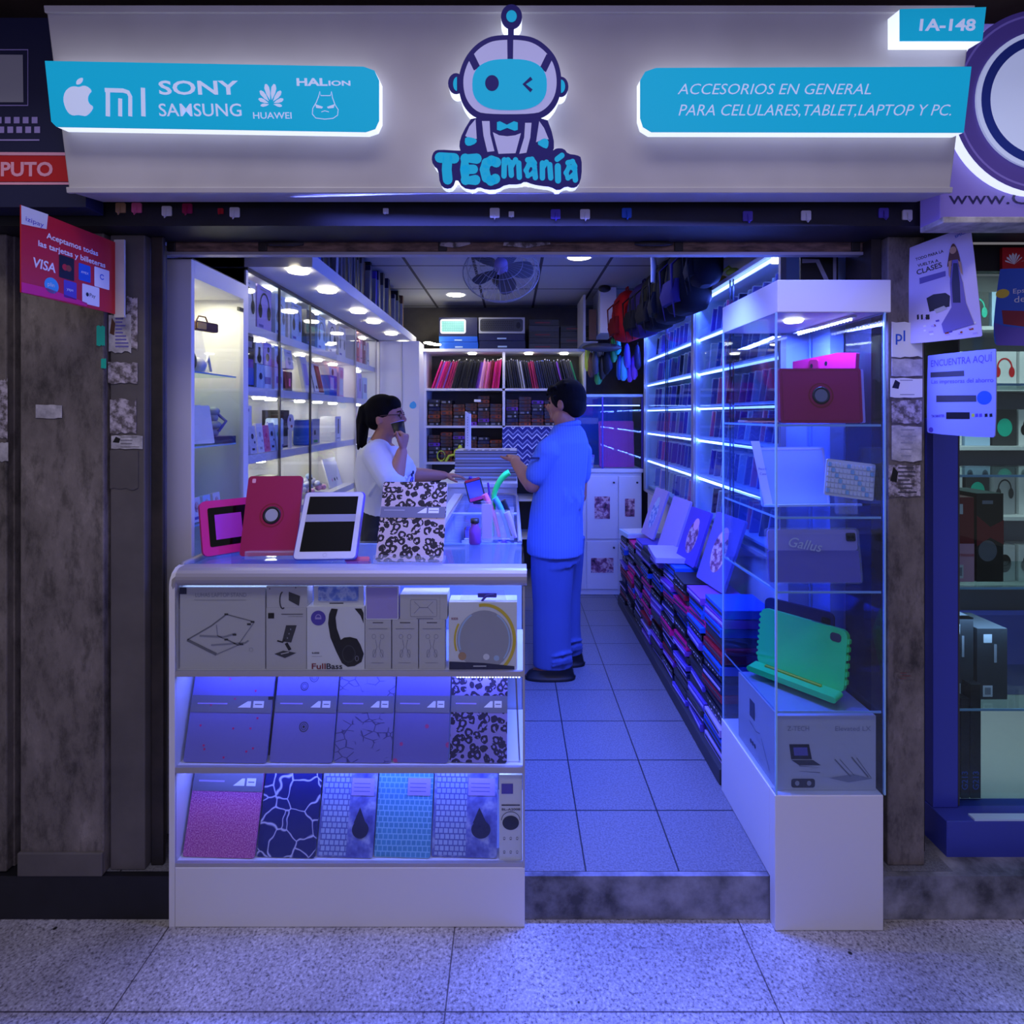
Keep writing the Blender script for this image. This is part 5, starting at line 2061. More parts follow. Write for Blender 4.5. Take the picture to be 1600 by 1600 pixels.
shelf_box('tablet_cover', 'red and white tablet cover leaning on the second shelf beyond the second stile', 'cover', 3.34, .19, .185, z, 'white',
          D(('rect', 'dark_red', .0, .45, .05, .95), ('rect', 'black', -.42, -.36, .05, .95), ('disc', 'dark_grey', -.15, .2, .06)), depth=.02, lean=12)
shelf_box('gadget_box', 'blue and violet box at the right of the leaning red cover', 'box', 3.60, .15, .13, z, 'blue', D(('rect', 'violet', .1, .45, .1, .9), ('rect', 'pale_blue', -.4, .05, .3, .9)))
shelf_box('headset_box', 'white box with black headset lying on the blue and violet box', 'box', 3.60, .15, .05, z + .132, 'white', D(('disc', 'black', -.1, .4, .14),))
shelf_box('hanging_pack', 'pink-topped hanging pack behind the blue and violet box', 'pack', 3.77, .10, .20, z, 'light_pink', D(('rect', 'white', -.4, .4, .05, .6), ('rect', 'pink', -.3, .3, .65, .9)))
shelf_box('gadget_box', 'white box with black camera ball, first past the white upright on the second shelf', 'box', 4.10, .10, .19, z, 'white', D(('disc', 'black', -.1, .75, .25), ('rect', 'blue', -.4, .3, .05, .35)))
shelf_box('gadget_box', 'white box with grey stick picture, second past the white upright on the second shelf', 'box', 4.23, .10, .19, z, 'lilac', D(('rect', 'dark_grey', -.1, .1, .3, .8),))
shelf_box('gadget_box', 'pale box at the far right end of the second shelf in the left cabinet', 'box', 4.38, .12, .17, z, 'pale_blue', D(('rect', 'print_lilac', -.3, .3, .3, .7),))

# third shelf
z = ZS[2]
shelf_box('tall_white_box', 'tall narrow white box nearest the entrance on the third shelf', 'box', 2.43, .085, .215, z, 'paper', D(('rect', 'print_grey', -.2, .2, .88, .94),))
shelf_box('wooden_box', 'dark brown box standing behind the earphone packs on the third shelf', 'box', 2.56, .09, .235, z, 'brown', D(('rect', 'black', -.35, .35, .1, .9),), X=-1.27)
for i, (y, mt, m2, cn) in enumerate(((2.46, 'white', 'black', 'white pack with black earphones'), (2.535, 'paper', 'light_grey', 'white pack with grey swirl'),
                                     (2.60, 'pink', 'magenta', 'bright pink earphone pack'), (2.66, 'pale_blue', 'navy', 'pale blue earphone pack with dots'),
                                     (2.73, 'pale_blue', 'teal', 'pale blue pack with teal picture'))):
    shelf_box('earphone_pack', f'{cn} on the third shelf, {ORD[i]} from the entrance', 'pack', y, .062, .125 + .01 * (i % 2), z, mt,
              D(('disc', m2, -.05, .62, .2), ('rect', m2, -.25, .15, .12, .2), ('disc', m2, .2, .4, .1)), X=-1.148, depth=.015, lean=6, group='earphone packs on the third shelf')
b = MB()
b.lathe([(0, 0), (.038, 0), (.042, .02), (.042, .15), (.036, .158), (0, .158)], 'pale_blue', 24)
for i in range(8):
    b.ell((.042 * cos(i * 2.4), .042 * sin(i * 2.4), .02 + i * .016), (.005, .005, .008), 'print_lilac', 6, 4)
small('printed_tumbler', b, 'pale blue tumbler printed with small drawings on the third shelf', 'tumbler', (-1.20, 2.79, z + .001))
b = MB()
b.disc(0, .135, .045, .045, .0, 'white', 28)
b.disc(-.012, .15, .010, .010, .0012, 'black', 12)
b.disc(.006, .115, .015, .008, .0012, 'dark_red', 12)
b.box(-.01, .01, 0, .10, -.012, -.0005, 'white')
small('round_fan_pack', b, 'round white gadget with black and red marks on the third shelf', 'gadget', (-1.155, 2.885, z + .001), FX())
shelf_box('black_bag_pack', 'black bag-shaped pack behind the round white gadget on the third shelf', 'pack', 2.97, .11, .20, z, 'black', D(('rect', 'print_grey', -.35, .35, .05, .3), ('rect', 'dark_grey', -.2, .2, .8, .95)), X=-1.22)
b = MB()
b.lathe([(0, 0), (.05, 0), (.052, .01), (.052, .13), (.05, .145), (0, .145)], 'blue', 24)
small('blue_jar', b, 'blue-green jar on the third shelf beyond the second stile', 'jar', (-1.22, 3.22, z + .001))
M['teal_dull'] = M['teal']
shelf_box('clear_case', 'clear and grey gadget case with dark knobs on the third shelf', 'case', 3.38, .13, .15, z, 'light_grey', D(('disc', 'black', -.15, .45, .12), ('rect', 'green', -.3, .2, .05, .15)), X=-1.2)
for i, y in enumerate((3.20, 3.28, 3.40)):
    b = MB()
    b.lathe([(0, 0), (.022, 0), (.022, .07), (.018, .075), (0, .075)], 'white', 16)
    small('white_canister', b, f'small white canister on the glass ledge of the third shelf, {ORD[i]} past the second stile', 'canister', (-1.33, y, z + .001))
shelf_box('cable_box', 'white box with a black cable plug picture on the third shelf before the white upright', 'box', 3.70, .12, .165, z, 'paper',
          D(('rect', 'dark_grey', -.1, .15, .3, .9), ('rect', 'print_grey', -.3, .3, .1, .14)))
shelf_box('orange_pack', 'orange and white pack past the white upright on the third shelf', 'pack', 4.14, .13, .17, z, 'white', D(('rect', 'orange', -.4, .3, .1, .5), ('rect', 'yellow', -.2, .3, .5, .7)))
shelf_box('gadget_box', 'pink and white box at the far end of the third shelf', 'box', 4.33, .13, .18, z, 'light_pink', D(('rect', 'white', -.3, .3, .3, .8),))
# lowest visible shelf
z = ZS[3]
for i, (y, wy, h, mt, m2, lb) in enumerate(((2.45, .12, .13, 'dark_grey', 'black', 'dark folded pouch on the lowest shelf nearest the entrance'),
                                            (2.58, .12, .17, 'pale_blue', 'blue', 'blue and white round-logo pack on the lowest shelf'),
                                            (2.72, .12, .19, 'black', 'dark_grey', 'black pouch behind the pink cover on the lowest shelf'),
                                            (2.86, .12, .13, 'dark_grey', 'green', 'dark grey-green pack on the lowest shelf'),
                                            (2.99, .12, .14, 'grey', 'red', 'grey pack with red marks on the lowest shelf'))):
    shelf_box('pouch_pack', lb, 'pack', y, wy, h, z, mt, D(('disc', m2, 0, .55, .28), ('rect', 'print_grey', -.3, .3, .1, .2)))
b = MB()
for i in range(46):
    a, rr = rnd.random() * 6.28, rnd.random()
    b.ell((.08 * rr * cos(a), .17 * rr * sin(a), .035 + .10 * (1 - rr) * rnd.random()), (.02, .03, .018), rnd.choice(['paper', 'light_grey', 'white', 'pale_blue', 'dark_grey', 'light_pink']), 7, 5)
o = b.build('crumpled_wrapping', loc=(-1.24, 3.36, z + .0))
tag(o, 'heap of crumpled clear and white wrapping on the lowest shelf beyond the second stile', 'wrapping', kind='stuff')
b = MB()
b.rbox(-.13, .13, 0, .20, -.01, 0, .01, 'paper')
for k_ in range(3):
    b.disc(-.05 + .05 * k_, .05, .012, .012, .0008, ['light_pink', 'black', 'grey'][k_], 10)
small('white_sleeve', b, 'large white sleeve leaning on the lowest shelf before the white upright', 'sleeve', (-1.20, 3.78, z + .003), FX(16))

# dark sleeves standing on top of the soffit
tops = ['black', 'dark_grey', 'brown', 'navy', 'black', 'black_fabric', 'brown', 'navy', 'black', 'dark_grey', 'navy_fabric', 'black']
tn = {'black': 'black', 'dark_grey': 'dark grey', 'brown': 'brown', 'navy': 'navy', 'black_fabric': 'black fabric', 'navy_fabric': 'navy fabric', 'red': 'red', 'blue': 'blue', 'light_grey': 'pale grey', 'violet': 'violet'}
y = 2.42
i = 0
while y < 4.75:
    mt = tops[i % 12] if i not in (1, 3, 6, 18, 24) else {1: 'red', 3: 'blue', 6: 'light_grey', 18: 'violet', 24: 'light_grey'}[i]
    th = .035 + .02 * rnd.random()
    b = MB()
    b.rbox(-th / 2, th / 2, 0, .24 + .07 * rnd.random(), -.22, 0, .006, mt)
    b.box(-th / 2 - .001, -th / 2 + .004, .02, .22, -.2, .0012, 'print_grey')
    o = b.build('laptop_sleeve', loc=(-.90 - .05 * rnd.random(), y, 2.166 + .006), rot=(pi / 2, 0, R(90)), bevel=.003)
    o.rotation_euler = (pi / 2, R(rnd.uniform(-5, 7)), R(90))
    tag(o, f'{tn[mt]} laptop sleeve upright above the left cabinet, {ORD[i]} from the entrance', 'sleeve', 'laptop sleeves standing on the soffit')
    y += th + .026
    i += 1

# ================================================================= BACK OF THE SHOP
b = MB()
b.box(-1.395, -.785, 4.665, 4.93, .002, 2.095, 'white')
for x_ in (-1.12, -.93):
    b.box(x_, x_ + .006, 4.658, 4.665, .05, 2.09, 'light_grey')
o = b.build('end_panel', loc=(-.86, 4.8, 0), world=True)
o.name = 'white_column_cabinet'
tag(o, 'tall white cabinet at the back left corner with a round blue sticker', 'cabinet')
p = W(645, 633, 4.66)
b = MB()
b.prism(smooth2([(-.03, -.018), (0, -.034), (.028, -.02), (.03, .01), (.01, .035), (-.006, .028), (-.026, .012)], 2), 0, .001, 'sky')
small('blue_sticker', b, 'round blue sticker on the white column behind the woman', 'sticker', (p.x, 4.663, p.z), FR())

bs = thing('back_shelf_unit', 'white shelf unit on the back wall packed with covers and accessories', 'shelf unit', (-.07, 5.1, 0))
YB0 = 4.93
b = MB()
b.box(-.785, -.765, YB0 - .0, 5.29, .002, 2.03, 'white')
b.build('left_side', bs, world=True)
b = MB()
b.box(-.085, -.062, YB0, 5.29, .002, 2.03, 'white')
b.build('divider', bs, world=True)
b = MB()
b.box(.64, .66, YB0, 5.29, .002, 2.03, 'white')
b.build('right_side', bs, world=True)
b = MB()
b.box(-.785, .66, 5.275, 5.295, .002, 2.03, 'dark_grey')
b.build('back_panel', bs, world=True)
ZB = (1.708, 1.375, 1.05, .72, .38)
for z in ZB:
    b = MB()
    b.box(-.765, .64, YB0, 5.275, z - .02, z, 'white')
    b.build('shelf', bs, world=True)
b = MB()
b.box(-.785, .90, YB0 - .06, 5.29, 2.03, 2.055, 'white')
b.build('top_board', bs, world=True)
for x in (-.36, .15, .47):
    b = MB()
    b.lathe([(0, 0), (.035, 0), (.038, .006), (.038, .010)], 'glow_warm', 18, (x, 4.99, 2.018))
    b.build('puck_light', bs, world=True)
for x, y in ((-.70, 4.80), (-.66, 4.86), (-.72, 4.74)):
    b = MB()
    b.lathe([(0, 0), (.035, 0), (.038, .006), (.038, .010)], 'glow_warm', 18, (x, y, 2.084))
    b.build('downlight', wcb, world=True)

# covers standing in the top row
gl = 'covers standing in the top row of the back shelf'
x = -.745
i = 0
lr = [('magenta', 2), ('purple', 1), ('magenta', 2), ('crimson', 1), ('purple', 1), ('magenta', 1), ('crimson', 2), ('pink', 1), ('black', 13), ('purple', 2), ('light_pink', 3), ('pink', 2), ('dark_red', 2), ('magenta', 4)]
rr_ = [('dark_grey', 3), ('black', 3), ('light_grey', 2), ('black', 3), ('crimson', 3), ('navy', 3), ('black', 7), ('purple', 1), ('black', 3), ('dark_grey', 3), ('green', 1)]
names_ = {'magenta': 'magenta', 'crimson': 'crimson', 'black': 'black', 'purple': 'purple', 'light_pink': 'pale pink', 'pink': 'pink', 'dark_red': 'dark red',
          'dark_grey': 'dark grey', 'light_grey': 'pale grey', 'navy': 'navy', 'green': 'green'}
cache = {}
for sect, (seq, xa, xb, l0, l1) in enumerate(((lr, -.72, -.125, 20, 6), (rr_, -.03, .60, -8, -16))):
    seq = [m_ for m_, c_ in seq for _ in range(c_)]
    for k_, m_ in enumerate(seq):
        t = k_ / (len(seq) - 1)
        if m_ not in cache:
            b = MB()
            b.rbox(-.0055, .0055, 0, .262, -.19, 0, .003, m_)
            b.box(-.0072, -.005, .004, .258, -.18, .0015, m_)
            b.box(.005, .0072, .004, .258, -.18, .0015, m_)
            b.box(-.0045, .0045, .262, .272, -.015, -.002, 'chrome')
            proto = b.build('tablet_cover', bevel=0)
            cache[m_] = proto
            o = proto
        else:
            o = cache[m_].copy()
            COL.objects.link(o)
        lean = l0 + (l1 - l0) * t + rnd.uniform(-.8, .8)
        hh = .27 * sin(abs(R(lean)))
        o.location = (xa + (xb - xa) * t, YB0 + .02 + rnd.random() * .045, ZB[0] + .003)
        o.rotation_euler = (pi / 2, R(lean), 0)
        o.scale = (1, 1 - rnd.random() * .10, 1)
        tag(o, f'{names_[m_]} cover, {ORD[k_]} from the left, {"left" if sect == 0 else "right"} bay of the back shelf top row', 'cover', gl)

# dark packs stacked in the rows below
cache = {}
pk = ['black', 'pack_mixed', 'dark_grey', 'pack_mixed', 'orange', 'black', 'pack_mixed', 'brown', 'navy', 'purple']
pn = {'black': 'black', 'pack_mixed': 'dark mottled', 'dark_grey': 'dark grey', 'orange': 'orange', 'brown': 'brown', 'navy': 'navy', 'purple': 'purple'}
for row, z in enumerate((ZB[1], ZB[2])):
    for bay, (xa, xb) in enumerate(((-.755, -.09), (-.055, .63))):
        ncol = 6
        for c_ in range(ncol):
            cw = (xb - xa) / ncol
            zz = z + .001
            n_ = rnd.choice((6, 7, 8))
            if row == 1 and bay == 1 and c_ < 4:
                continue
            for k_ in range(n_):
                m_ = pk[(c_ * 3 + k_ * 7 + bay + row) % 10]
                if c_ % 2 == 1 and k_ % 3 != 0:
                    m_ = 'orange' if rnd.random() < .3 else 'pack_mixed'
                th = .029 + .005 * rnd.random()
                if zz + th > z + .30:
                    break
                key = m_
                if key not in cache:
                    b = MB()
                    b.rbox(-.05, .05, 0, .026, -.2, 0, .006, m_)
                    b.rect(-.04, -.005, .004, .02, .0008, 'print_dark' if m_ != 'black' else 'grey')
                    b.disc(.025, .013, .008, .008, .0008, 'light_grey' if m_ in ('black', 'dark_grey') else 'black', 10)
                    cache[key] = b.build('accessory_pack')
                    o = cache[key]
                else:
                    o = cache[key].copy()
                    COL.objects.link(o)
                o.location = (xa + cw * (c_ + .5), YB0 + .02 + rnd.random() * .03, zz)
                o.rotation_euler = (pi / 2, 0, R(rnd.uniform(-2, 2)))
                o.scale = (cw / .108, th / .028, 1)
                tag(o, f'{pn[m_]} pack, {ORD[k_]} up in {ORD[c_]} pile, {"left" if bay == 0 else "right"} bay, {"upper" if row == 0 else "lower"} pile row',
                    'pack', 'piled packs on the back shelf')
                zz += th + .0015
b = MB()
b.rect(-.03, .03, 0, .022, 0, 'paper')
small('price_tag', b, 'small white price tag on the left bay of the back shelf pile row', 'tag', (W(746, 628, 4.92).x, 4.925, W(0, 628, 4.92).z), FR())

b = MB()
b.rbox(-.22, .22, 0, .37, -.03, 0, .01, 'chevron')
o = small('chevron_bag', b, 'blue and white zigzag patterned bag hanging in front of the back shelf', 'bag', (.135, 4.87, .995), FR(), None, .006)
b = MB()
b.tube([(-.03, 0, 0), (0, .0, .05), (.05, 0, .06), (.07, 0, .02)], .012, 'lime', 8)
b.ell((.07, 0, .07), (.03, .02, .045), 'lime', 12, 8)
b.ell((.10, .0, .12), (.02, .02, .03), 'lime', 12, 8)
b.tube([(-.07 + .035 * cos(a * .52), .0, .05 + .045 * sin(a * .52)) for a in range(13)], .006, 'lime', 6)
small('yellow_toy', b, 'yellow-green plush toy at the front of the lower pile row', 'toy', (W(700, 720, 4.88).x, 4.955, ZB[2] + .004))

# keyboard boxes above the shelf unit
def kb(b, w, h, m_, fr):
    b.flat(rrect(-w * .47, w * .2 if fr == 'white' and m_ == 'keys_mint' else w * .46, h * .12, h * .9, .02), .0012, fr)
    b.rect(-w * .43, w * .15 if m_ == 'keys_mint' else w * .25, h * .22, h * .8, .0018, m_)
    if m_ != 'keys_mint':
        b.disc(w * .36, h * .5, .02, .03, .0018, 'black', 14)


for (x0, x1, yt, yb, mt, dc, lb) in ((686, 746, 498, 527, 'navy', ('keys_mint', 'white'), 'blue box picturing a pale turquoise keyboard on top of the back shelf'),
                                     (748, 820, 498, 523, 'light_grey', ('keys_dark', 'dark_grey'), 'pale box picturing a black keyboard and mouse on top of the back shelf')):
    Y_ = 4.93
    p0, p1 = W(x0, yb, Y_), W(x1, yt, Y_)
    z0 = 2.056 + (W(0, yb, Y_).z - W(0, 548, Y_).z)
    w, h = p1.x - p0.x, p1.z - p0.z
    r = thing('keyboard_box', lb, 'box', ((p0.x + p1.x) / 2, Y_, z0), FR(), 'keyboard boxes on top of the back shelf')
    b = MB()
    b.box(-w / 2, w / 2, 0, h, -.2, 0, mt)
    b.build('carton', r, bevel=.001)
    b = MB()
    kb(b, w, h, *dc)
    b.build('printed_face', r)
for i, (x0, x1, yt, yb, mt, cn) in enumerate(((686, 746, 527.5, 536, 'blue', 'bright blue box, upper'), (687, 747, 536.5, 547.5, 'blue', 'bright blue box, lower'),
                                              (748, 820, 523.5, 534, 'navy', 'navy box, upper'), (749, 821, 534.5, 547.5, 'navy', 'navy box, lower'))):
    p0, p1 = W(x0, yb, 4.93), W(x1, yt, 4.93)
    b = MB()
    w, h = p1.x - p0.x, p1.z - p0.z
    b.box(-w / 2, w / 2, 0, h, -.2, 0, mt)
    b.rect(-w * .1, w * .1, h * .2, h * .4, .001, 'pale_blue')
    small('keyboard_box', b, f'{cn} of the two under the {"turquoise" if i < 2 else "black"} keyboard picture', 'box', ((p0.x + p1.x) / 2, 4.93, 2.0555 + (p0.z - W(0, 548, 4.93).z)), FR(),
          'keyboard boxes on top of the back shelf', .001)
for i in range(9):
    b = MB()
    w_ = .27 if i < 5 else .26
    xx = W(850, 0, 4.93).x if i < 5 else W(895, 0, 4.93).x
    k_ = i if i < 5 else i - 5
    b.box(-w_ / 2, w_ / 2, 0, .052, -.2, 0, 'black' if i % 3 else 'dark_grey')
    b.rect(-w_ * .3, w_ * .2, .02, .028, .001, 'print_dark' if i % 2 else 'dark_red')
    small('dark_box', b, f'black flat box, {ORD[k_]} from the bottom in the {"left" if i < 5 else "right"} dark pile above the back shelf', 'box',
          (xx + (0 if i < 5 else .02), 4.93, 2.056 + k_ * .0535), FR(), 'dark boxes above the back shelf', .001)

# ================================================================= CEILING: lamps and fan
for i, (x, y) in enumerate(((.437, 3.59), (-.48, 4.72))):
    r = thing('ceiling_lamp', f'round recessed ceiling lamp, the {"right one near the fan" if i == 0 else "left one near the back wall"}', 'lamp', (x, y, 2.4995), (0, 0, 0), 'ceiling lamps')
    b = MB()
    b.lathe([(.075, 0), (.085, -.004), (.092, -.002), (.094, 0)], 'white', 28)
    b.build('trim_ring', r)
    b = MB()
    b.lathe([(0, -.006), (.074, -.005)], 'glow_warm', 28)
    b.build('diffuser', r)

fan = thing('ceiling_fan', 'round wire-caged oscillating fan hanging under the ceiling near the entrance', 'fan', (W(783, 422, 3.1).x, 3.1, 2.5))
hc = Vector((0, 0, W(0, 422, 3.1).z - 2.5))
TF = Matrix.Translation(hc) @ Matrix.Rotation(R(62), 4, 'X')
b = MB()
b.tube([(0, .06, 0), (0, .06, -.06), (0, .04, hc.z + .03)], .022, 'dark_grey', 12)
b.lathe([(.0, 0), (.06, 0), (.055, -.02), (.0, -.02)], 'dark_grey', 20, (0, .06, 0))
b.build('mount', fan)
b = MB(TF)
b.lathe([(0, .065), (.035, .062), (.038, .05), (.038, -.0), (.0, -.0)], 'lilac', 20)
b.build('hub', fan)
b = MB(TF)
b.lathe([(0, -.02), (.05, -.02), (.055, -.08), (.03, -.12), (0, -.12)], 'dark_grey', 20)
b.build('motor', fan)
b = MB(TF)
RF = .215
for k_ in range(36):
    a = 2 * pi * k_ / 36
    b.tube([(.036 * cos(a), .036 * sin(a), .058), (.12 * cos(a + .12), .12 * sin(a + .12), .055), (.19 * cos(a + .16), .19 * sin(a + .16), .03), (RF * cos(a + .18), RF * sin(a + .18), -.01),
            (.19 * cos(a + .16), .19 * sin(a + .16), -.05), (.06 * cos(a), .06 * sin(a), -.06)], .0013, 'light_grey', 4, cap=False)
for rr, zz in ((RF, -.01), (.19, .031), (.12, .056), (.19, -.051)):
    b.tube([(rr * cos(2 * pi * k_ / 40), rr * sin(2 * pi * k_ / 40), zz) for k_ in range(40)], .003 if rr == RF else .0016, 'light_grey', 5, closed=True)
b.build('wire_cage', fan)
for k_ in range(5):
    a = 2 * pi * k_ / 5
    b = MB(TF @ Matrix.Rotation(a, 4, 'Z'))
    pts = [(.03, -.02), (.10, -.055), (.17, -.05), (.185, .0), (.16, .045), (.09, .04), (.03, .02)]
    pts = smooth2(pts, 2)
    b.add([(x, y, .012 + y * .35) for x, y in pts] + [(x, y, .009 + y * .35) for x, y in pts],
          [tuple(range(len(pts))), tuple(range(len(pts), 2 * len(pts)))[::-1]] + [(i, i + len(pts), (i + 1) % len(pts) + len(pts), (i + 1) % len(pts)) for i in range(len(pts))], 'grey')
    b.build('blade', fan)
b = MB()
b.lathe([(0, 0), (.012, 0), (.012, -.03), (.006, -.045), (0, -.045)], 'black', 12)
small('smoke_sensor', b, 'small black sensor hanging from the ceiling beyond the fan', 'sensor', (W(798, 452, 4.4).x, 4.4, 2.4995))


# ================================================================= RIGHT SIDE: lit wall cases with hanging packs
ZR = (1.93, 1.73, 1.53, 1.345, 1.125, .905)
LEDZ = (2.125, 1.905, 1.705, 1.505, 1.32, 1.10)
proto_pack = {}


def case_pack(mt):
    if mt in proto_pack:
        p_ = proto_pack[mt]
        o = p_.copy()
        COL.objects.link(o)
        for ch in p_.children:
            c_ = ch.copy()
            COL.objects.link(c_)
            c_.parent = o
        return o
    b = MB()
    b.rbox(-.0065, .0065, 0, .150, -.12, 0, .003, mt)
    b.box(-.0068, -.0035, .0, .150, -.118, .0012, 'paper')
    b.box(-.005, .006, .143, .152, -.10, -.004, 'white')
    o = b.build('phone_case_pack')
    proto_pack[mt] = o
    return o


packs_c = [('pale_blue', 'pale blue'), ('violet', 'violet'), ('print_lilac', 'dull violet'), ('blue', 'blue'), ('navy', 'navy'), ('violet', 'violet'), ('pink', 'pink'), ('light_grey', 'pale grey')]
for un, (ya, yb) in enumerate(((3.28, 4.48), (2.20, 3.265))):
    far = un == 0
    cs_ = thing('wall_display_case', f'blue-lit glass-fronted wall case full of phone case packs, {"far one beside the back counter" if far else "near one behind the glass tower"}',
                'display case', (1.24, (ya + yb) / 2, 0), group='blue-lit wall cases')
    b = MB()
    b.box(1.385, 1.398, ya, yb, .002, 2.15, 'white')
    b.build('back_panel', cs_, world=True)
    b = MB()
    b.box(1.10, 1.385, ya, yb, .002, .86, 'white')
    b.build('base_cabinet', cs_, world=True)
    for y_ in (ya, yb - .018):
        b = MB()
        b.box(1.08, 1.385, y_, y_ + .018, .86, 2.15, 'pale_blue')
        b.build('side_panel', cs_, world=True)
    b = MB()
    b.box(1.075, 1.385, ya, yb, 2.14, 2.16, 'white')
    b.build('top_panel', cs_, world=True)
    for i, z in enumerate(ZR):
        b = MB()
        b.box(1.10, 1.385, ya + .018, yb - .018, z - .012, z, 'pale_blue')
        o = b.build('shelf', cs_, world=True)
    for i, z in enumerate(LEDZ):
        b = MB()
        b.box(1.092, 1.106, ya + .03, yb - .03, z - .005, z + .005, 'glow_blue')
        b.build('led_strip', cs_, world=True)
    ym = (ya + yb) / 2
    for j, (y0, y1) in enumerate(((ya + .02, ym + .015), (ym - .015, yb - .02))):
        b = MB()
        b.box(1.082 + .006 * j, 1.086 + .006 * j, y0, y1, .87, 2.14, 'glass_blue')
        o = b.build('glass_door', cs_, world=True)
        b = MB()
        b.box(1.081 + .006 * j, 1.087 + .006 * j, y1 - .004 if j == 0 else y0, y1 if j == 0 else y0 + .004, .87, 2.14, 'dark_grey')
        b.build('door_edge', o, world=True)
    b = MB()
    b.box(1.072, 1.10, ya, yb, .855, .872, 'aluminium_matt')
    b.build('door_track', cs_, world=True)
    for y_ in (ya - .004, yb - .014):
        b = MB()
        b.box(1.068, 1.09, y_, y_ + .018, .86, 2.14, 'aluminium_matt')
        b.build('front_post', cs_, world=True)
    for r_, z in enumerate(ZR):
        n_ = 13
        for k_ in range(n_):
            mt, cn = packs_c[(k_ * 5 + r_ * 3 + un) % 8 if rnd.random() < .6 else 2]
            o = case_pack(mt)
            ln = 15 + 5 * rnd.random()
            o.location = (1.135 + rnd.uniform(0, .02), ya + .055 + (yb - ya - .13) * k_ / (n_ - 1), z + .003)
            o.rotation_euler = (pi / 2, R(ln), R(-90))
            tag(o, f'{cn} phone case pack, {ORD[k_]} from the far end, {ORD[r_]} row down, {"far" if far else "near"} wall case', 'pack', 'phone case packs in the blue-lit wall cases')

# ---- stacks of flat tablet cases along the right side
b = MB()
b.box(.822, 1.085, 2.19, 4.30, .002, .065, 'dark_grey')
o = b.build('low_platform', loc=(.95, 3.2, .0), world=True, bevel=.003)
tag(o, 'long low dark platform under the stacks of tablet cases along the right aisle edge', 'platform')
stc = [('black', 'black'), ('navy', 'navy'), ('violet', 'violet'), ('black', 'black'), ('dark_grey', 'dark grey'), ('navy_fabric', 'dark navy'), ('black_fabric', 'matt black'), ('purple', 'purple'), ('blue', 'blue'), ('dark_red', 'dark red'),
       ('black', 'black'), ('navy', 'navy'), ('lilac', 'lilac'), ('black_gloss', 'glossy black'), ('magenta', 'magenta'), ('dark_grey', 'dark grey')]
pc = {}
tops_z = []
for c_ in range(9):
    y = 2.31 + c_ * .232
    z = .0665
    k_ = 0
    top = (.66, .66, .64, .64, .62, .62, .60, .56, .55)[c_]
    off = rnd.uniform(-.01, .01)
    while z < top:
        th = (.026, .032, .038)[rnd.randrange(3)]
        mt, cn = rnd.choice(stc)
        key = (mt, th)
        if key in pc:
            o = pc[key].copy()
            COL.objects.link(o)
        else:
            b = MB()
            b.box(-.102, .102, -.115, .115, 0, th * .93, mt)
            b.box(-.1035, .09, -.105, .105, th * .3, th * .6, 'lilac' if mt in ('navy', 'violet', 'purple') else ('print_dark' if mt != 'crimson' else 'pink'))
            if mt in ('black', 'black_gloss'):
                for q_ in range(7):
                    b.box(-.1045, -.10, -.09 + q_ * .027, -.078 + q_ * .027, th * .35, th * .55, 'white' if q_ % 2 else 'grey')
            o = b.build('tablet_case_box', bevel=.0012)
            pc[key] = o
        o.location = (.945 + rnd.uniform(-.012, .012), y + off, z)
        o.rotation_euler = (0, 0, R(rnd.uniform(-3, 3)))
        o.scale = (1, .93 - .12 * rnd.random(), 1)
        tag(o, f'flat {cn} tablet case, {ORD[k_]} from the bottom, {ORD[c_]} stack from the front', 'case', 'flat tablet cases stacked along the right aisle')
        z += th + .0008 + (.0 if rnd.random() < .8 else .006)
        k_ += 1
    tops_z.append((y, z))

# covers leaning on the stacks
for i, (y, w_, h_, mt, pic, lb) in enumerate(((3.80, .24, .34, 'lilac', 'pack_blue', 'bluish tablet cover leaning on the stacks, farthest of the four leaning covers'),
                                              (3.35, .25, .34, 'lilac', None, 'plain lilac cover leaning against the wall case, second farthest'),
                                              (2.97, .22, .30, 'violet', 'pack_photo', 'violet cover with a soft round picture leaning above the dotted stack'),
                                              (2.60, .26, .34, 'print_lilac', 'pack_photo', 'violet cover with a pink portrait-like picture, nearest of the leaning covers'))):
    zt = max(z_ for y_, z_ in tops_z if abs(y_ - y) < .25)
    r = thing('leaning_cover', lb, 'cover', (.925, y, zt + .008), FXN(19, rnd.uniform(4, 9)), 'covers leaning against the wall case')
    b = MB()
    b.rbox(-w_ / 2, w_ / 2, 0, h_, -.014, 0, .012, mt)
    b.build('cover', r, bevel=.003)
    if pic:
        b = MB()
        b.disc(0, h_ * .48, w_ * .24, h_ * .3, .0008, pic, 24)
        b.disc(w_ * .02, h_ * .72, w_ * .13, h_ * .11, .0012, 'light_pink' if pic == 'pack_photo' else 'pale_blue', 18)
        b.build('picture', r)
b = MB()
b.rbox(-.13, .13, -.10, .10, 0, .03, .01, 'pale_blue')
b.box(-.11, .11, -.08, .08, .031, .034, 'white')
small('pale_tablet_box', b, 'pale blue flat box on the farthest stack of tablet cases', 'box', (.95, 4.10, max(z_ for y_, z_ in tops_z[-2:]) + .002), (0, 0, R(8)), None, .003)
b = MB()
b.rbox(-.11, .11, -.15, .15, 0, .028, .01, 'lilac')
small('lilac_case', b, 'flat lilac case lying on the stacks in front of the plain leaning cover', 'case', (.90, 3.12, tops_z[3][1] + .002), (0, 0, R(-6)), None, .004)

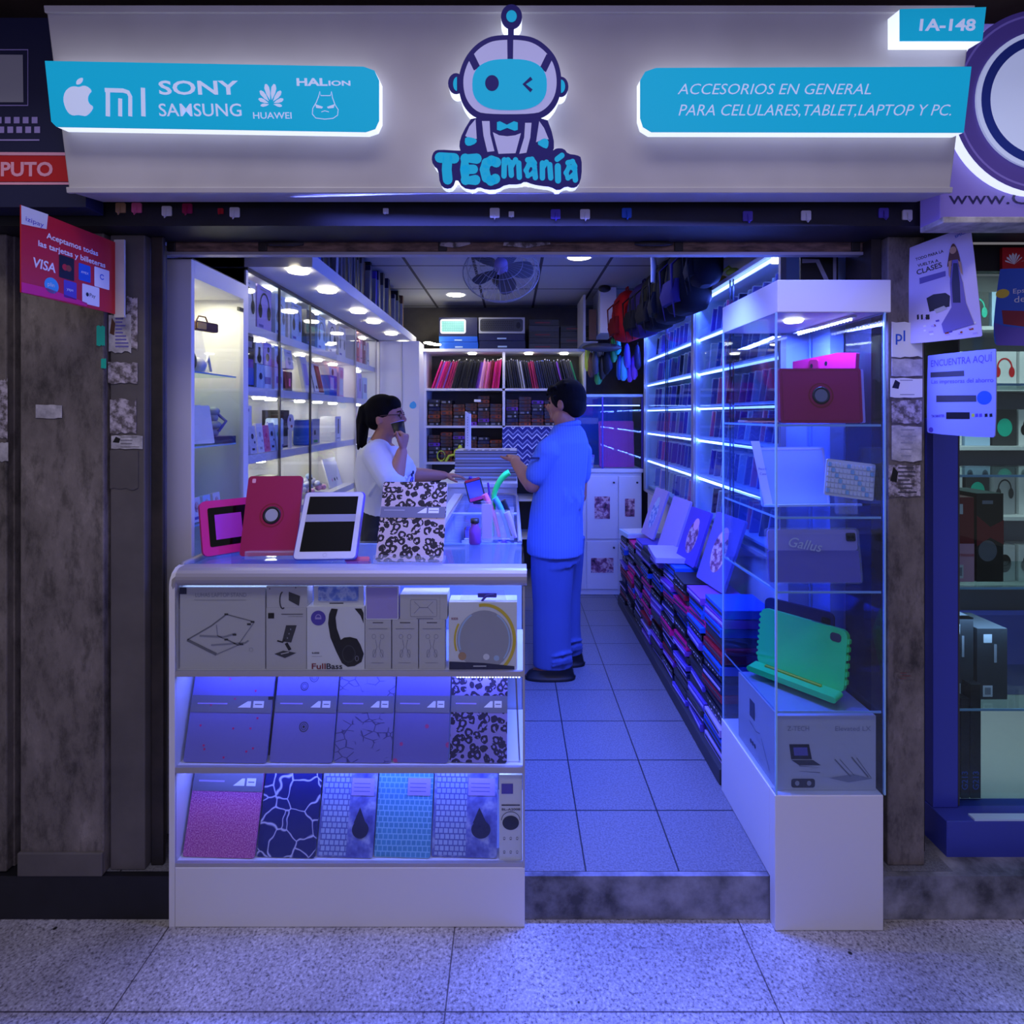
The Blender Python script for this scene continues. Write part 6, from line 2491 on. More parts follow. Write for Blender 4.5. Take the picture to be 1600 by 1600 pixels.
# ---- back right counter with picture doors and a glass case on top
bc = thing('back_counter', 'white counter with small pictures on its doors at the back right', 'counter', (.75, 4.7, 0))
b = MB()
b.box(.36, 1.06, 4.515, 4.88, .002, 1.0, 'white')
b.build('body', bc, world=True, bevel=.002)
b = MB()
b.box(.35, 1.07, 4.50, 4.89, 1.0, 1.03, 'white')
b.build('worktop', bc, world=True, bevel=.003)
for x0, x1, z0, z1, px_ in ((.375, .60, .46, .93, (935, 955, 745, 798)), (.61, .86, .46, .97, (950, 974, 765, 800)), (.87, 1.05, .46, .97, (988, 1003, 752, 780)),
                            (.375, .60, .05, .44, None), (.61, .86, .05, .44, (923, 958, 850, 873)), (.87, 1.05, .05, .44, None)):
    b = MB()
    b.box(x0, x1, 4.503, 4.514, z0, z1, 'white')
    o = b.build('door', bc, world=True, bevel=.002)
    c_ = MB()
    c_.lathe([(0, 0), (.008, 0), (.008, .012), (0, .012)], 'dark_grey', 12, (0, 0, 0))
    o2 = c_.build('knob', o)
    o2.location = Vector((x1 - .03, 4.503, z1 - .05)) - bc.location
    o2.rotation_euler = (pi / 2, 0, 0)
    if px_:
        c_ = MB()
        cx_, cz_ = (x0 + x1) / 2, (z0 + z1) / 2
        ww, hh = (px_[1] - px_[0]) / F * 4.5, (px_[3] - px_[2]) / F * 4.5
        c_.box(cx_ - ww / 2, cx_ + ww / 2, 4.500, 4.503, cz_ - hh / 2, cz_ + hh / 2, 'pack_photo')
        c_.build('picture', o, world=True)
gc = thing('glass_box_case', 'blue-lit glass case on the back right counter holding a pink glitter laptop sleeve', 'display case', (.8, 4.7, 1.031))
b = MB()
b.box(.54, 1.06, 4.52, 4.526, 1.031, 1.62, 'glass_blue')
b.build('glass_front', gc, world=True)
b = MB()
b.box(.54, 1.06, 4.86, 4.87, 1.031, 1.62, 'blue')
tag(b.build('back_panel', gc, world=True), 'blue back panel')
b = MB()
b.box(.53, 1.07, 4.515, 4.875, 1.62, 1.64, 'pale_blue')
b.build('lid', gc, world=True)
for x in (.53, .735, 1.06):
    b = MB()
    b.box(x, x + .012, 4.515, 4.53, 1.031, 1.62, 'violet')
    b.build('post', gc, world=True)
b = MB()
b.box(.55, 1.05, 4.54, 4.548, 1.545, 1.552, 'glow_blue')
b.build('led_strip', gc, world=True)
b = MB()
b.rbox(-.145, .145, 0, .385, -.02, 0, .012, 'glitter_purple')
small('glitter_laptop_sleeve', b, 'large pink-purple glitter laptop sleeve upright in the glass case at the back', 'sleeve', (W(964, 0, 4.6).x, 4.60, 1.036), FR(5), None, .004)
for k_ in range(5):
    b = MB()
    b.rbox(-.05, .05, -.06, .06, 0, .02, .008, ['pale_blue', 'lilac', 'white', 'pale_blue', 'lilac'][k_])
    small('folded_pack', b, f'pale folded pack, {ORD[k_]} from the bottom beside the glitter laptop sleeve', 'pack', (.625, 4.64, 1.032 + k_ * .0215), (0, 0, R(k_ * 4)), 'folded packs in the back glass case', .002)

# ---- hanging bags and pouches at the back right
rail = thing('hanging_rail', 'dark metal rail under the ceiling on the right from which bags hang', 'rail', (.95, 3.4, 2.47))
b = MB()
b.tube([(.98, 2.2, 2.455), (.98, 4.75, 2.455)], .010, 'dark_grey', 8)
for y in (2.4, 3.4, 4.6):
    b.tube([(.98, y, 2.455), (.98, y, 2.4985)], .006, 'dark_grey', 6)
b.build('bar', rail, world=True)


def backpack(mt, m2, label, y, x=.98, s=1.0, h=.36):
    r = thing('backpack', label, 'backpack', (x, y, 2.43 - h * s), (0, 0, R(rnd.uniform(-12, 12))), 'bags hanging from the rail')
    b = MB()
    b.loft([((0, 0, -.02), .03 * s, .06 * s), ((0, 0, .0), .08 * s, .11 * s), ((0, 0, .05 * s), .10 * s, .135 * s), ((0, 0, .18 * s), .10 * s, .14 * s), ((0, 0, .28 * s), .085 * s, .12 * s), ((0, 0, h * s - .03), .05 * s, .07 * s), ((0, 0, h * s - .012), .02, .03)],
           mt, 20, pw=3)
    b.build('body', r)
    b = MB()
    b.loft([((-.085 * s, 0, .03 * s), .035 * s, .09 * s), ((-.098 * s, 0, .08 * s), .035 * s, .095 * s), ((-.09 * s, 0, .15 * s), .025 * s, .09 * s)], m2, 16, pw=3)
    b.build('front_pocket', r)
    b = MB()
    b.tube([(0, -.03 * s, h * s - .03), (0, -.02 * s, h * s + .015), (0, .02 * s, h * s + .015), (0, .03 * s, h * s - .03)], .006, mt, 6)
    b.build('handle', r)
    for sy in (-1, 1):
        b = MB()
        b.tube([(-.04, .055 * sy * s, h * s - .06), (-.125 * s, .075 * sy * s, .22 * s), (-.12 * s, .07 * sy * s, .08 * s), (-.10 * s, .06 * sy * s, -.05)], [.010, .012, .008, .004], m2, 8, flatx=.5)
        b.build('strap', r)
    return r


backpack('bag_red', 'bag_deep_red', 'shiny red backpack hanging from the rail near the white side box', 4.22, .88, 1.05)
backpack('bag_violet', 'bag_dark', 'dark violet backpack hanging just in front of the red one', 3.98, .95, 1.05)
backpack('bag_black', 'bag_dark', 'black backpack hanging third from the back on the rail', 3.68, .97, 1.05)
backpack('bag_black', 'bag_dark', 'black backpack hanging fourth from the back, beside the grey strap', 3.38, .97, 1.05)
backpack('bag_black', 'bag_violet', 'black backpack with a purple pocket hanging fifth from the back', 3.08, .98, 1.05)
backpack('bag_black', 'bag_dark', 'plain black bag hanging nearest the entrance on the rail', 2.80, .98, .8)
b = MB()
b.tube([(0, 0, 0), (.004, 0, .1), (-.004, 0, .2)], [.014, .018, .014], 'light_grey', 8)
small('grey_strap', b, 'pale grey rolled strap hanging between black backpacks', 'strap', (.83, 3.25, 2.25))
for i, (y, z, mt) in enumerate(((3.0, 2.17, 'tan'), (2.75, 2.17, 'lime'), (2.9, 2.20, 'yellow'))):
    b = MB()
    b.ell((0, 0, .02), (.03, .035, .02), mt, 10, 6)
    b.tube([(0, 0, .03), (0, .02, .05), (0, .05, .03)], .006, mt, 6)
    small('small_plush', b, f'small {["tan", "lime green", "yellow"][i]} trinket lying on top of the wall case', 'trinket', (1.10, y, 2.162), (0, 0, i))

wb = thing('wall_box', 'white box cabinet with a dark round opening mounted high at the back right', 'cabinet', (.74, 4.5, 2.06))
b = MB()
b.box(W(938, 0, 4.4).x, W(963, 0, 4.4).x, 4.40, 4.8, W(0, 520, 4.4).z, 2.49, 'white')
b.build('side_box', wb, world=True)
b = MB()
b.box(.58, .70, 4.5, 4.9, 2.06, 2.07, 'light_grey')
b.box(.58, .60, 4.5, 4.9, 2.07, 2.45, 'light_grey')
b.build('grey_bracket', wb, world=True)
b = MB()
b.ell((.735, 4.39, 2.475), (.05, .03, .03), 'black', 16, 10)
b.build('round_opening', wb, world=True)
b = MB()
b.rbox(-.03, .03, 0, .25, -.02, 0, .01, 'brown')
small('brown_pouch', b, 'brown patterned pouch hanging beside the white box cabinet', 'pouch', (.66, 4.52, 2.085), FR())
b = MB()
b.ell((0, 0, 0), (.16, .05, .035), 'dark_grey', 18, 10)
small('grey_roll', b, 'dark grey rolled bag tucked below the white box cabinet', 'bag', (.72, 4.42, 2.01), (0, 0, 0))
pch = [(-.115, 'lime', 1.83, 'pale lime'), (-.09, 'brown', 1.78, 'brown'), (-.06, 'dark_grey', 1.80, 'dark grey'), (-.03, 'green', 1.72, 'dark green'), (0, 'black', 1.76, 'black'),
       (.03, 'black_fabric', 1.80, 'black fabric'), (.06, 'navy', 1.83, 'navy'), (.09, 'green', 1.90, 'green'), (.12, 'teal', 1.96, 'teal'), (.15, 'blue', 1.76, 'bright blue'),
       (.175, 'sky', 1.75, 'sky blue'), (.20, 'violet', 1.85, 'violet'), (.23, 'purple', 1.74, 'purple'), (.26, 'purple', 1.76, 'second purple'), (.285, 'navy', 1.84, 'dark navy')]
for i, (dx, mt, zz, cn) in enumerate(pch):
    r = thing('hanging_pouch', f'{cn} pouch in the hanging bunch above the back glass case, {ORD[i]} from the left', 'pouch', (.735 + dx, 4.53 - .02 * (i % 3), zz), (0, 0, R(rnd.uniform(-25, 25))),
              'pouches hanging above the back glass case')
    b = MB()
    b.loft([((0, 0, 0), .012, .02), ((.004, 0, .03), .028, .032), ((0, 0, .12), .026, .03), ((0, 0, .18), .018, .018), ((0, 0, .20), .006, .006)], mt, 12, pw=2.6)
    b.build('bag', r)
    b = MB()
    b.tube([(0, 0, .195), (.004, 0, .22), (0, 0, 2.0 - zz + .01)], .003, 'dark_grey', 5)
    b.build('cord', r)

# ================================================================= GLASS TOWER AT THE RIGHT
YT, YTB = 1.723, 2.165
TX0, TX1 = .8205, 1.1590
tz = [CZ - (p - HY) / F * YT for p in (437, 488, 663, 808, 925, 1113, 1243, 1455)]
tw = thing('glass_tower', 'tall square glass display tower with white base and top at the right of the entrance', 'display tower', (.99, 1.95, 0))
b = MB()
b.box(TX0, TX1, YT + .036, YTB, .002, tz[6], 'white')
b.box(TX0, TX1, YT, YT + .036, -.139, tz[6], 'white')
b.build('base', tw, world=True, bevel=.0025)
b = MB()
b.box(TX0 + .008, TX1 + .024, YT, YTB + .01, tz[1], tz[0], 'white')
b.build('top_box', tw, world=True, bevel=.0025)
for nm, bx in (('front_pane', (TX0 + .006, TX1 + .006, YT + .002, YT + .007)), ('left_pane', (TX0 + .004, TX0 + .009, YT + .007, YTB - .007)),
               ('right_pane', (TX1, TX1 + .005, YT + .007, YTB - .007)), ('back_pane', (TX0 + .006, TX1 + .006, YTB - .007, YTB - .002))):
    b = MB()
    b.box(bx[0], bx[1], bx[2], bx[3], tz[6], tz[1], 'glass_blue')
    b.build(nm, tw, world=True)
for x in (TX0 + .003, TX1 + .003):
    for y in (YT + .001, YTB - .009):
        b = MB()
        b.box(x, x + .005, y, y + .007, tz[6], tz[1], 'glass_edge')
        b.build('glass_corner', tw, world=True)
for i in (2, 3, 4, 5):
    b = MB()
    b.box(TX0 + .010, TX1 - .002, YT + .009, YTB - .01, tz[i] - .007, tz[i], 'glass_blue')
    o = b.build('glass_shelf', tw, world=True)
    b = MB()
    b.box(TX0 + .010, TX1 - .002, YT + .0075, YT + .009, tz[i] - .007, tz[i], 'glass_edge')
    b.box(TX0 + .0095, TX0 + .010, YT + .009, YTB - .01, tz[i] - .007, tz[i], 'glass_edge')
    b.build('shelf_edge', o, world=True)
b = MB()
b.lathe([(0, 0), (.026, 0), (.030, .005), (.03, .008)], 'glow_warm', 20, (.948, 1.86, tz[1] - .009))
b.build('puck_light', tw, world=True)
b = MB()
b.box(1.085, 1.105, 1.77, 2.13, tz[1] - .008, tz[1] - .001, 'white')
o = b.build('led_bar', tw, world=True)
b = MB()
for k_ in range(19):
    b.ell((1.095, 1.785 + k_ * .018, tz[1] - .012), (.0045, .0045, .0045), 'glow_cool', 8, 5)
b.build('diodes', o, world=True)

# contents, top to bottom
r = thing('red_tablet_case', 'dark red tablet case with a round grey swivel disc on the top tower shelf', 'case', (.983, 1.757, tz[2] + .004), FR(4, 0))
b = MB()
b.rbox(-.128, .134, 0, .175, -.018, 0, .008, 'crimson')
b.build('cover', r, bevel=.003)
b = MB()
b.lathe([(.028, 0), (.028, .003), (.022, .004), (.020, .0015), (0, .0012)], 'black', 28, (.003, .088, 0))
b.build('swivel_ring', r)
b = MB()
b.disc(.003, .088, .0205, .0205, .0022, 'grey')
b.build('swivel_button', r)
b = MB()
b.ring(.003, .088, .038, .038, .004, .0008, 'dark_red')
b.line(rrect(-.12, .126, .007, .168, .006), .0015, .0008, 'dark_red', True)
b.build('stitching', r)
b = MB()
b.rbox(.134, .143, 0, .172, -.02, -.002, .003, 'lilac')
tag(b.build('page_edge', r), 'pale lilac edge')
r = thing('pink_folded_case', 'large pink folding tablet case behind the red one in the glass tower', 'case', (1.075, 1.925, tz[2] + .002), FR(0, -62))
b = MB()
b.prism([(-.11, 0), (.11, 0), (.122, .232), (.06, .238), (-.105, .222)], -.02, 0, 'magenta')
b.build('cover', r, bevel=.003)
b = MB()
b.rbox(-.04, -.005, .10, .222, .0, .006, .01, 'crimson')
b.disc(-.028, .20, .005, .008, .0075, 'black', 10)
b.disc(.02, .205, .005, .008, .0008, 'black', 10)
b.build('pen_strap', r)
for i in range(2):
    b = MB()
    b.rbox(-.075, .075, -.02, .02, 0, .008, .006, 'tan' if i == 0 else 'black')
    small('flat_strip', b, f'{"cream" if i == 0 else "black"} flat strip pack lying on the top tower shelf left of the red case', 'strip', (.91 + .01 * i, 2.04, tz[2] + .002 + .0085 * i), (0, 0, R(14)))

r = thing('keyboard_case', 'open pale blue tablet keyboard case standing on the second tower shelf', 'case', (.984, 1.90, tz[3] + .004), FR(9, 4))
b = MB()
b.rbox(-.125, .115, 0, .205, -.012, 0, .008, 'pale_blue')
b.build('screen_half', r, bevel=.002)
b = MB()
b.line(rrect(-.118, .108, .006, .198, .006), .004, .0008, 'white', True)
b.build('screen_rim', r)
b = MB()
b.box(-.125, .16, 0, .008, .002, .10, 'pale_blue')
b.build('keyboard_half', r, bevel=.001)
b = MB()
b.flat([(-.155, .225), (-.125, .225), (-.095, .0), (-.125, .0)], .012, 'paper')
b.flat([(-.155, .225), (-.125, .225), (-.095, .0), (-.125, .0)], .0105, 'paper')
b.text('Pencil', -.137, .125, .0128, .012, 'print_lilac')
b.text('Case', -.134, .108, .0128, .012, 'print_lilac')
tag(b.build('paper_tab', r), 'white lettered paper strip')
r = thing('tablet_keyboard', 'small pale keyboard tilted up at the right of the second tower shelf', 'keyboard', (1.082, 1.775, tz[3] + .052), FR(6, -4))
b = MB()
b.T = Matrix.Rotation(R(-7), 4, 'Z')
b.rbox(-.076, .076, 0, .118, -.006, 0, .006, 'white')
b.build('body', r, bevel=.001)
b = MB()
b.T = Matrix.Rotation(R(-7), 4, 'Z')
for j in range(6):
    for i in range(12):
        x0 = -.0715 + i * .0120
        b.rbox(x0, x0 + .0098, .010 + j * .0168, .0235 + j * .0168, 0.0003, .003, .002, 'glass_edge' if (i + j) % 5 == 0 else 'white_gloss', 2)
b.build('keys', r)
b = MB()
b.box(-.03, .03, -.052, .02, -.03, -.0075, 'clear_plastic')
b.build('stand', r)

r = thing('clear_case', 'translucent violet tablet case with script lettering on the third tower shelf', 'case', (.990, 1.795, tz[4] + .004), FR(8, 0))
b = MB()
b.rbox(-.155, .152, 0, .178, -.012, 0, .014, 'clear_plastic')
b.build('shell', r, bevel=.004)
b = MB()
b.rbox(-.150, .147, .004, .105, -.010, -.002, .006, 'violet')
b.rbox(-.148, .145, .105, .172, -.010, -.003, .01, 'lilac')
b.build('insert', r)
b = MB()
T_ = Matrix.Translation((-.09, .120, .001)) @ Matrix.Rotation(R(-10), 4, 'Z')
b.text('Gallus', 0, 0, 0, .045, 'white', shear=.3, bold=.01, T=T_)
b.build('script_lettering', r)
b = MB()
b.rbox(.108, .138, .135, .162, .0, .002, .004, 'dark_grey')
b.disc(.116, .148, .005, .005, .0026, 'black', 12)
b.disc(.129, .148, .005, .005, .0026, 'black', 12)
b.build('camera_hole', r)

r = thing('green_tablet_case', 'bright green foam tablet case with a wide foot on the fourth tower shelf', 'case', (.985, 1.915, tz[5] + .006), FR(10, -52))
b = MB()
ol = rrect(-.142, .150, .012, .212, .022, 5)
b.prism(ol, -.022, 0, 'mint')
b.build('shell', r, bevel=.006, seg=3)
b = MB()
for k_ in range(8):
    b.rbox(-.149, -.139, .04 + k_ * .020, .051 + k_ * .020, -.02, -.002, .004, 'mint')
for k_ in range(6):
    b.rbox(.145, .156, .04 + k_ * .026, .057 + k_ * .026, -.02, -.002, .004, 'mint')
tag(b.build('grip_bumps', r), None)
b = MB()
b.rbox(.098, .132, .168, .196, 0, .001, .010, 'dark_grey')
b.build('camera_hole', r)
b = MB()
b.rbox(.03, .09, .208, .2125, -.014, -.006, .003, 'navy')
b.rbox(.147, .1515, .10, .118, -.016, -.006, .003, 'black')
b.rbox(.147, .1515, .14, .158, -.016, -.006, .003, 'black')
b.build('slots', r)
b = MB()
b.T = Matrix.Rotation(R(13), 4, 'X')
b.rbox(-.150, .150, 0, .020, .0, .055, .010, 'mint')
b.rbox(-.10, .09, .0215, .0235, .010, .022, .004, 'lime')
b.build('foot', r, bevel=.007, seg=3)
b = MB()
b.rbox(-.12, .12, 0, .225, -.012, 0, .02, 'navy')
b.rbox(.08, .11, .18, .205, .0, .001, .006, 'black')
small('navy_case', b, 'dark navy tablet case standing behind the green one in the tower', 'case', (1.045, 2.025, tz[5] + .005), FR(2, -48), None, .003)


def d_desk(b, w, h):
    b.text('Z-TECH', -w * .40, h * .80, .0012, h * .09, 'print_grey', fitw=w * .22)
    b.text('Elevated LX', w * .08, h * .80, .0012, h * .09, 'print_grey', fitw=w * .36)
    b.flat([(-w * .38, h * .62), (-w * .18, h * .62), (-w * .15, h * .42), (-w * .36, h * .42)], .0012, 'black')
    b.flat([(-w * .34, h * .58), (-w * .2, h * .58), (-w * .19, h * .47), (-w * .33, h * .47)], .0015, 'print_lilac')
    b.flat([(-w * .36, h * .41), (-w * .14, h * .41), (-w * .06, h * .34), (-w * .28, h * .34)], .0013, 'dark_grey')
    b.line([(-w * .28, h * .33), (-w * .08, h * .31), (-w * .28, h * .26), (-w * .07, h * .24)], .0025, .0012, 'grey')
    b.flat([(w * .02, h * .17), (w * .27, h * .22), (w * .46, h * .16), (w * .22, h * .11)], .0012, 'print_grey')
    b.line([(w * .08, h * .42), (w * .24, h * .19)], .004, .0014, 'grey')
    b.line([(w * .13, h * .42), (w * .28, h * .20)], .002, .0014, 'grey')
    b.line([(w * .25, h * .45), (w * .42, h * .18)], .004, .0014, 'grey')
    b.line([(w * .30, h * .44), (w * .45, h * .17)], .002, .0014, 'grey')
    b.flat(rrect(-w * .36, -w * .12, h * .04, h * .16, .008), .0012, 'print_dark')
    b.disc(-w * .30, h * .10, .007, .008, .0015, 'light_grey', 14)
    b.disc(-w * .18, h * .10, .007, .008, .0015, 'light_grey', 14)


r = thing('laptop_stand_box', 'white box picturing a folding laptop stand, at the bottom of the glass tower', 'box', (.994, 1.745, tz[6] + .001), FR())
b = MB()
w_, h_ = .312, .236
b.box(-w_ / 2, w_ / 2, 0, h_, -.30, 0, 'off_white')
b.build('carton', r, bevel=.001)
b = MB()
d_desk(b, w_, h_)
b.build('front_print', r)
b = MB(Matrix.Translation((-w_ / 2, 0, -.15)) @ Matrix.Rotation(R(-90), 4, 'Y'))
b.flat([(-.05, .19), (-.01, .19), (-.01, .13), (-.05, .13)], .0012, 'print_dark')
b.line([(-.05, .11), (.0, .10), (.03, .11)], .003, .0012, 'grey')
b.line([(.04, .10), (.10, .03)], .003, .0012, 'grey')
for k_ in range(3):
    b.disc(-.04 + k_ * .016, .045, .007, .008, .0012, 'print_dark', 12)
b.build('side_print', r)

# dark diagonal sign inside the entrance, above the tower
r = thing('dark_mirror_panel', 'dark panel with a pale slanting strip just inside the right entrance corner', 'panel', (1.09, 1.99, 1.90), FR())
b = MB()
b.box(-.05, .085, 0, .14, -.01, 0, 'black')
b.build('panel', r)
b = MB()
b.line([(-.045, .125), (.01, .125), (.055, .03)], .016, .001, 'print_grey')
b.line([(.072, .0), (.072, .14)], .012, .0012, 'print_grey')
b.build('pale_strip', r)

# ================================================================= NEIGHBOURING SHOP, RIGHT
nb = thing('neighbour_plinth', 'royal blue plinth under the neighbouring glass case, lower right', 'plinth', (2.1, 2.0, -.14))
mat('royal', (56, 66, 168), .4)
b = MB()
b.box(1.447, 3.2, 1.838, 1.95, -.1385, .118, 'royal')
b.box(1.447, 1.56, 1.95, 2.6, .002, .118, 'royal')
b.build('body', nb, world=True, bevel=.003)
b = MB()
b.box(1.54, 3.2, 1.838, 1.865, .1185, .125, 'pale_blue')
b.build('rim', nb, world=True)
b = MB()
b.box(1.449, 1.535, 1.90, 1.95, .1195, 1.46, 'royal')
o = b.build('neighbour_post', loc=(1.49, 1.92, .12), world=True, bevel=.002)
tag(o, 'dark royal blue upright between the right pillar and the neighbouring glass case', 'post')
ncz = [CZ - (p - HY) / F * 1.95 for p in (600, 740, 912, 1098)]
nc = thing('neighbour_case', 'neighbouring glass display case with dark boxes, cut off at the right edge', 'display case', (2.1, 2.2, .126))
b = MB()
b.box(1.54, 3.2, 1.90, 1.905, .126, 2.03, 'glass_dark')
b.build('front_glass', nc, world=True)
for z in ncz:
    b = MB()
    b.box(1.54, 3.2, 1.912, 2.25, z - .008, z, 'glass_dark')
    o = b.build('glass_shelf', nc, world=True)
    b = MB()
    b.box(1.54, 3.2, 1.91, 1.912, z - .008, z, 'glass_edge')
    b.build('shelf_edge', o, world=True)
b = MB()
b.box(1.535, 1.54, 1.90, 2.3, .126, 2.03, 'dark_grey')
b.build('side_frame', nc, world=True)
b = MB()
b.box(1.44, 3.2, 1.88, 1.92, 1.96, 2.05, 'black')
b.build('header', nc, world=True)
b = MB()
b.box(0, 1.2, 0, .075, -.02, 0, 'red')
u_ = b.build('brand_strip', loc=(1.66, 1.87, 1.962), rot=FR())
tag(u_, 'red strip with a white flower logo over the neighbouring case', 'sign')
b = MB()
for i in range(8):
    a = R(-70 + 20 * i)
    b.flat([(.04, .018), (.04 + .028 * sin(a) + .004, .018 + .034 * cos(a)), (.04 + .034 * sin(a), .018 + .040 * cos(a)), (.04 + .028 * sin(a) - .004, .018 + .034 * cos(a) - .003)], .001, 'paper')
b.text('HUAWEI', .085, .022, .001, .036, 'paper', bold=.02)
b.build('lettering', u_)
nbx = [(1488, 1522, 778, 910, 'dark_red', 'dark red and black mouse box beside the blue upright, neighbouring case', 'white'),
       (1526, 1568, 772, 910, 'black', 'black box with a red wavy picture on the upper neighbouring shelf', 'dark_red'),
       (1480, 1521, 952, 1080, 'dark_grey', 'dark box with white labels, left one of the pair on the middle neighbouring shelf', 'white'),
       (1527, 1574, 985, 1096, 'dark_grey', 'dark box with white labels, right one of the pair on the middle neighbouring shelf', 'white')]
for x0, x1, yt, yb, mt, lb, m2 in nbx:
    zs = ncz[2] if yb < 950 else ncz[3]
    p0, p1 = W(x0, yb, 1.97), W(x1, yt, 1.97)
    w_, h_ = p1.x - p0.x, p1.z - p0.z
    x_ = max((p0.x + p1.x) / 2, 1.545 + w_ / 2)
    r = thing('boxed_product', lb, 'box', (x_, 1.97, zs + .001), FR(0, 0), 'boxes in the neighbouring case')
    b = MB()
    b.box(-w_ / 2, w_ / 2, 0, h_, -.16, 0, mt)
    b.build('carton', r, bevel=.001)
    b = MB()
    if m2 == 'white':
        b.rect(-w_ * .3, -w_ * .02, h_ * .80, h_ * .92, .001, 'paper')
        b.rect(-w_ * .32, 0, h_ * .04, h_ * .2, .001, 'paper')
        b.rect(-w_ * .26, -w_ * .06, h_ * .07, h_ * .17, .0013, 'print_grey')
        if mt == 'dark_grey':
            b.rect(w_ * .05, w_ * .14, h_ * .52, h_ * .78, .001, 'light_grey')
        else:
            b.rect(-w_ * .5, w_ * .5, 0, h_ * .45, .0008, 'light_pink')
            b.text('mouse', -w_ * .2, h_ * .3, .0016, .02, 'red')
    else:
        b.flat([(-w_ * .5, h_ * .4), (0, h_ * .5), (w_ * .5, h_ * .42), (w_ * .5, h_ * .7), (0, h_ * .62), (-w_ * .5, h_ * .75)], .001, m2)
        b.disc(-w_ * .1, h_ * .35, w_ * .35, h_ * .12, .0012, 'grey', 18)
        b.rect(-w_ * .3, w_ * .1, h_ * .88, h_ * .92, .001, 'print_grey')
    b.build('printed_face', r)
for i, (x0, x1, yt) in enumerate(((1480, 1497, 1122), (1498, 1512, 1124), (1513, 1530, 1090))):
    p0, p1 = W(x0 + 5, 1275, 1.93), W(x1 + 5, yt, 1.93)
    w_, h_ = p1.x - p0.x, .35 if i < 2 else .40
    r = thing('tall_black_box', f'tall black keyboard box standing on the neighbouring plinth, {ORD[i]} from the blue upright', 'box', ((p0.x + p1.x) / 2, 1.935, .127), FR(), 'tall black boxes on the plinth')
    b = MB()
    b.box(-w_ / 2 + .001, w_ / 2 - .001, 0, h_, -.14, 0, 'black')
    b.build('carton', r, bevel=.001)
    b = MB()
    b.T = Matrix.Translation((w_ * .25, .03, .001)) @ Matrix.Rotation(pi / 2, 4, 'Z')
    b.text('G213', 0, 0, 0, .03, 'blue', bold=.01)
    b.build('lettering', r)
# goods deeper in the neighbouring shop
ns = thing('neighbour_shelving', 'white shelving with headphone boxes deep inside the neighbouring shop', 'shelving', (2.8, 3.2, 0))
b = MB()
b.box(2.2, 3.9, 3.3, 3.32, .002, 2.3, 'light_grey')
b.build('back_panel', ns, world=True)
NZ = (1.95, 1.62, 1.30, .92, .55)
for z in NZ:
    b = MB()
    b.box(2.2, 3.9, 2.98, 3.3, z - .02, z, 'white')
    b.build('shelf', ns, world=True)
b = MB()
b.box(1.9, 3.9, 2.9, 2.97, .002, .42, 'royal')
b.build('base', ns, world=True)
ncl = [('white', 'black'), ('light_grey', 'dark_grey'), ('dark_grey', 'teal'), ('white', 'red'), ('pale_blue', 'navy'), ('black', 'grey')]
nn_ = {'white': 'white', 'light_grey': 'light grey', 'dark_grey': 'dark grey', 'pale_blue': 'pale blue', 'black': 'black'}
for j, z in enumerate(NZ):
    for i in range(6):
        m1, m2 = ncl[(i * 2 + j * 3 + i * j) % 6]
        r = thing('far_product_box', f'{nn_[m1]} box deep in the neighbouring shop, {ORD[j]} shelf down, {ORD[i]} from the left', 'box', (2.42 + i * .15, 3.05, z + .001), FR(0, rnd.uniform(-8, 8)),
                  'boxes deep in the neighbouring shop')
        hh = .20 if j != 3 else .26
        b = MB()
        b.box(-.065, .065, 0, hh, -.1, 0, m1)
        b.build('carton', r)
        b = MB()
        d_headset(b, .13, hh, m2) if (i + j) % 2 else b.disc(0, hh * .5, .04, .05, .0012, m2)
        b.build('printed_face', r)


# ================================================================= PEOPLE
def remesh(o, voxel, smooth=4, disp=0):
    r = o.modifiers.new('skin_surface', 'REMESH')
    r.mode, r.voxel_size, r.use_smooth_shade = 'VOXEL', voxel, True
    s_ = o.modifiers.new('soften', 'SMOOTH')
    s_.factor, s_.iterations = .5, smooth
    return o


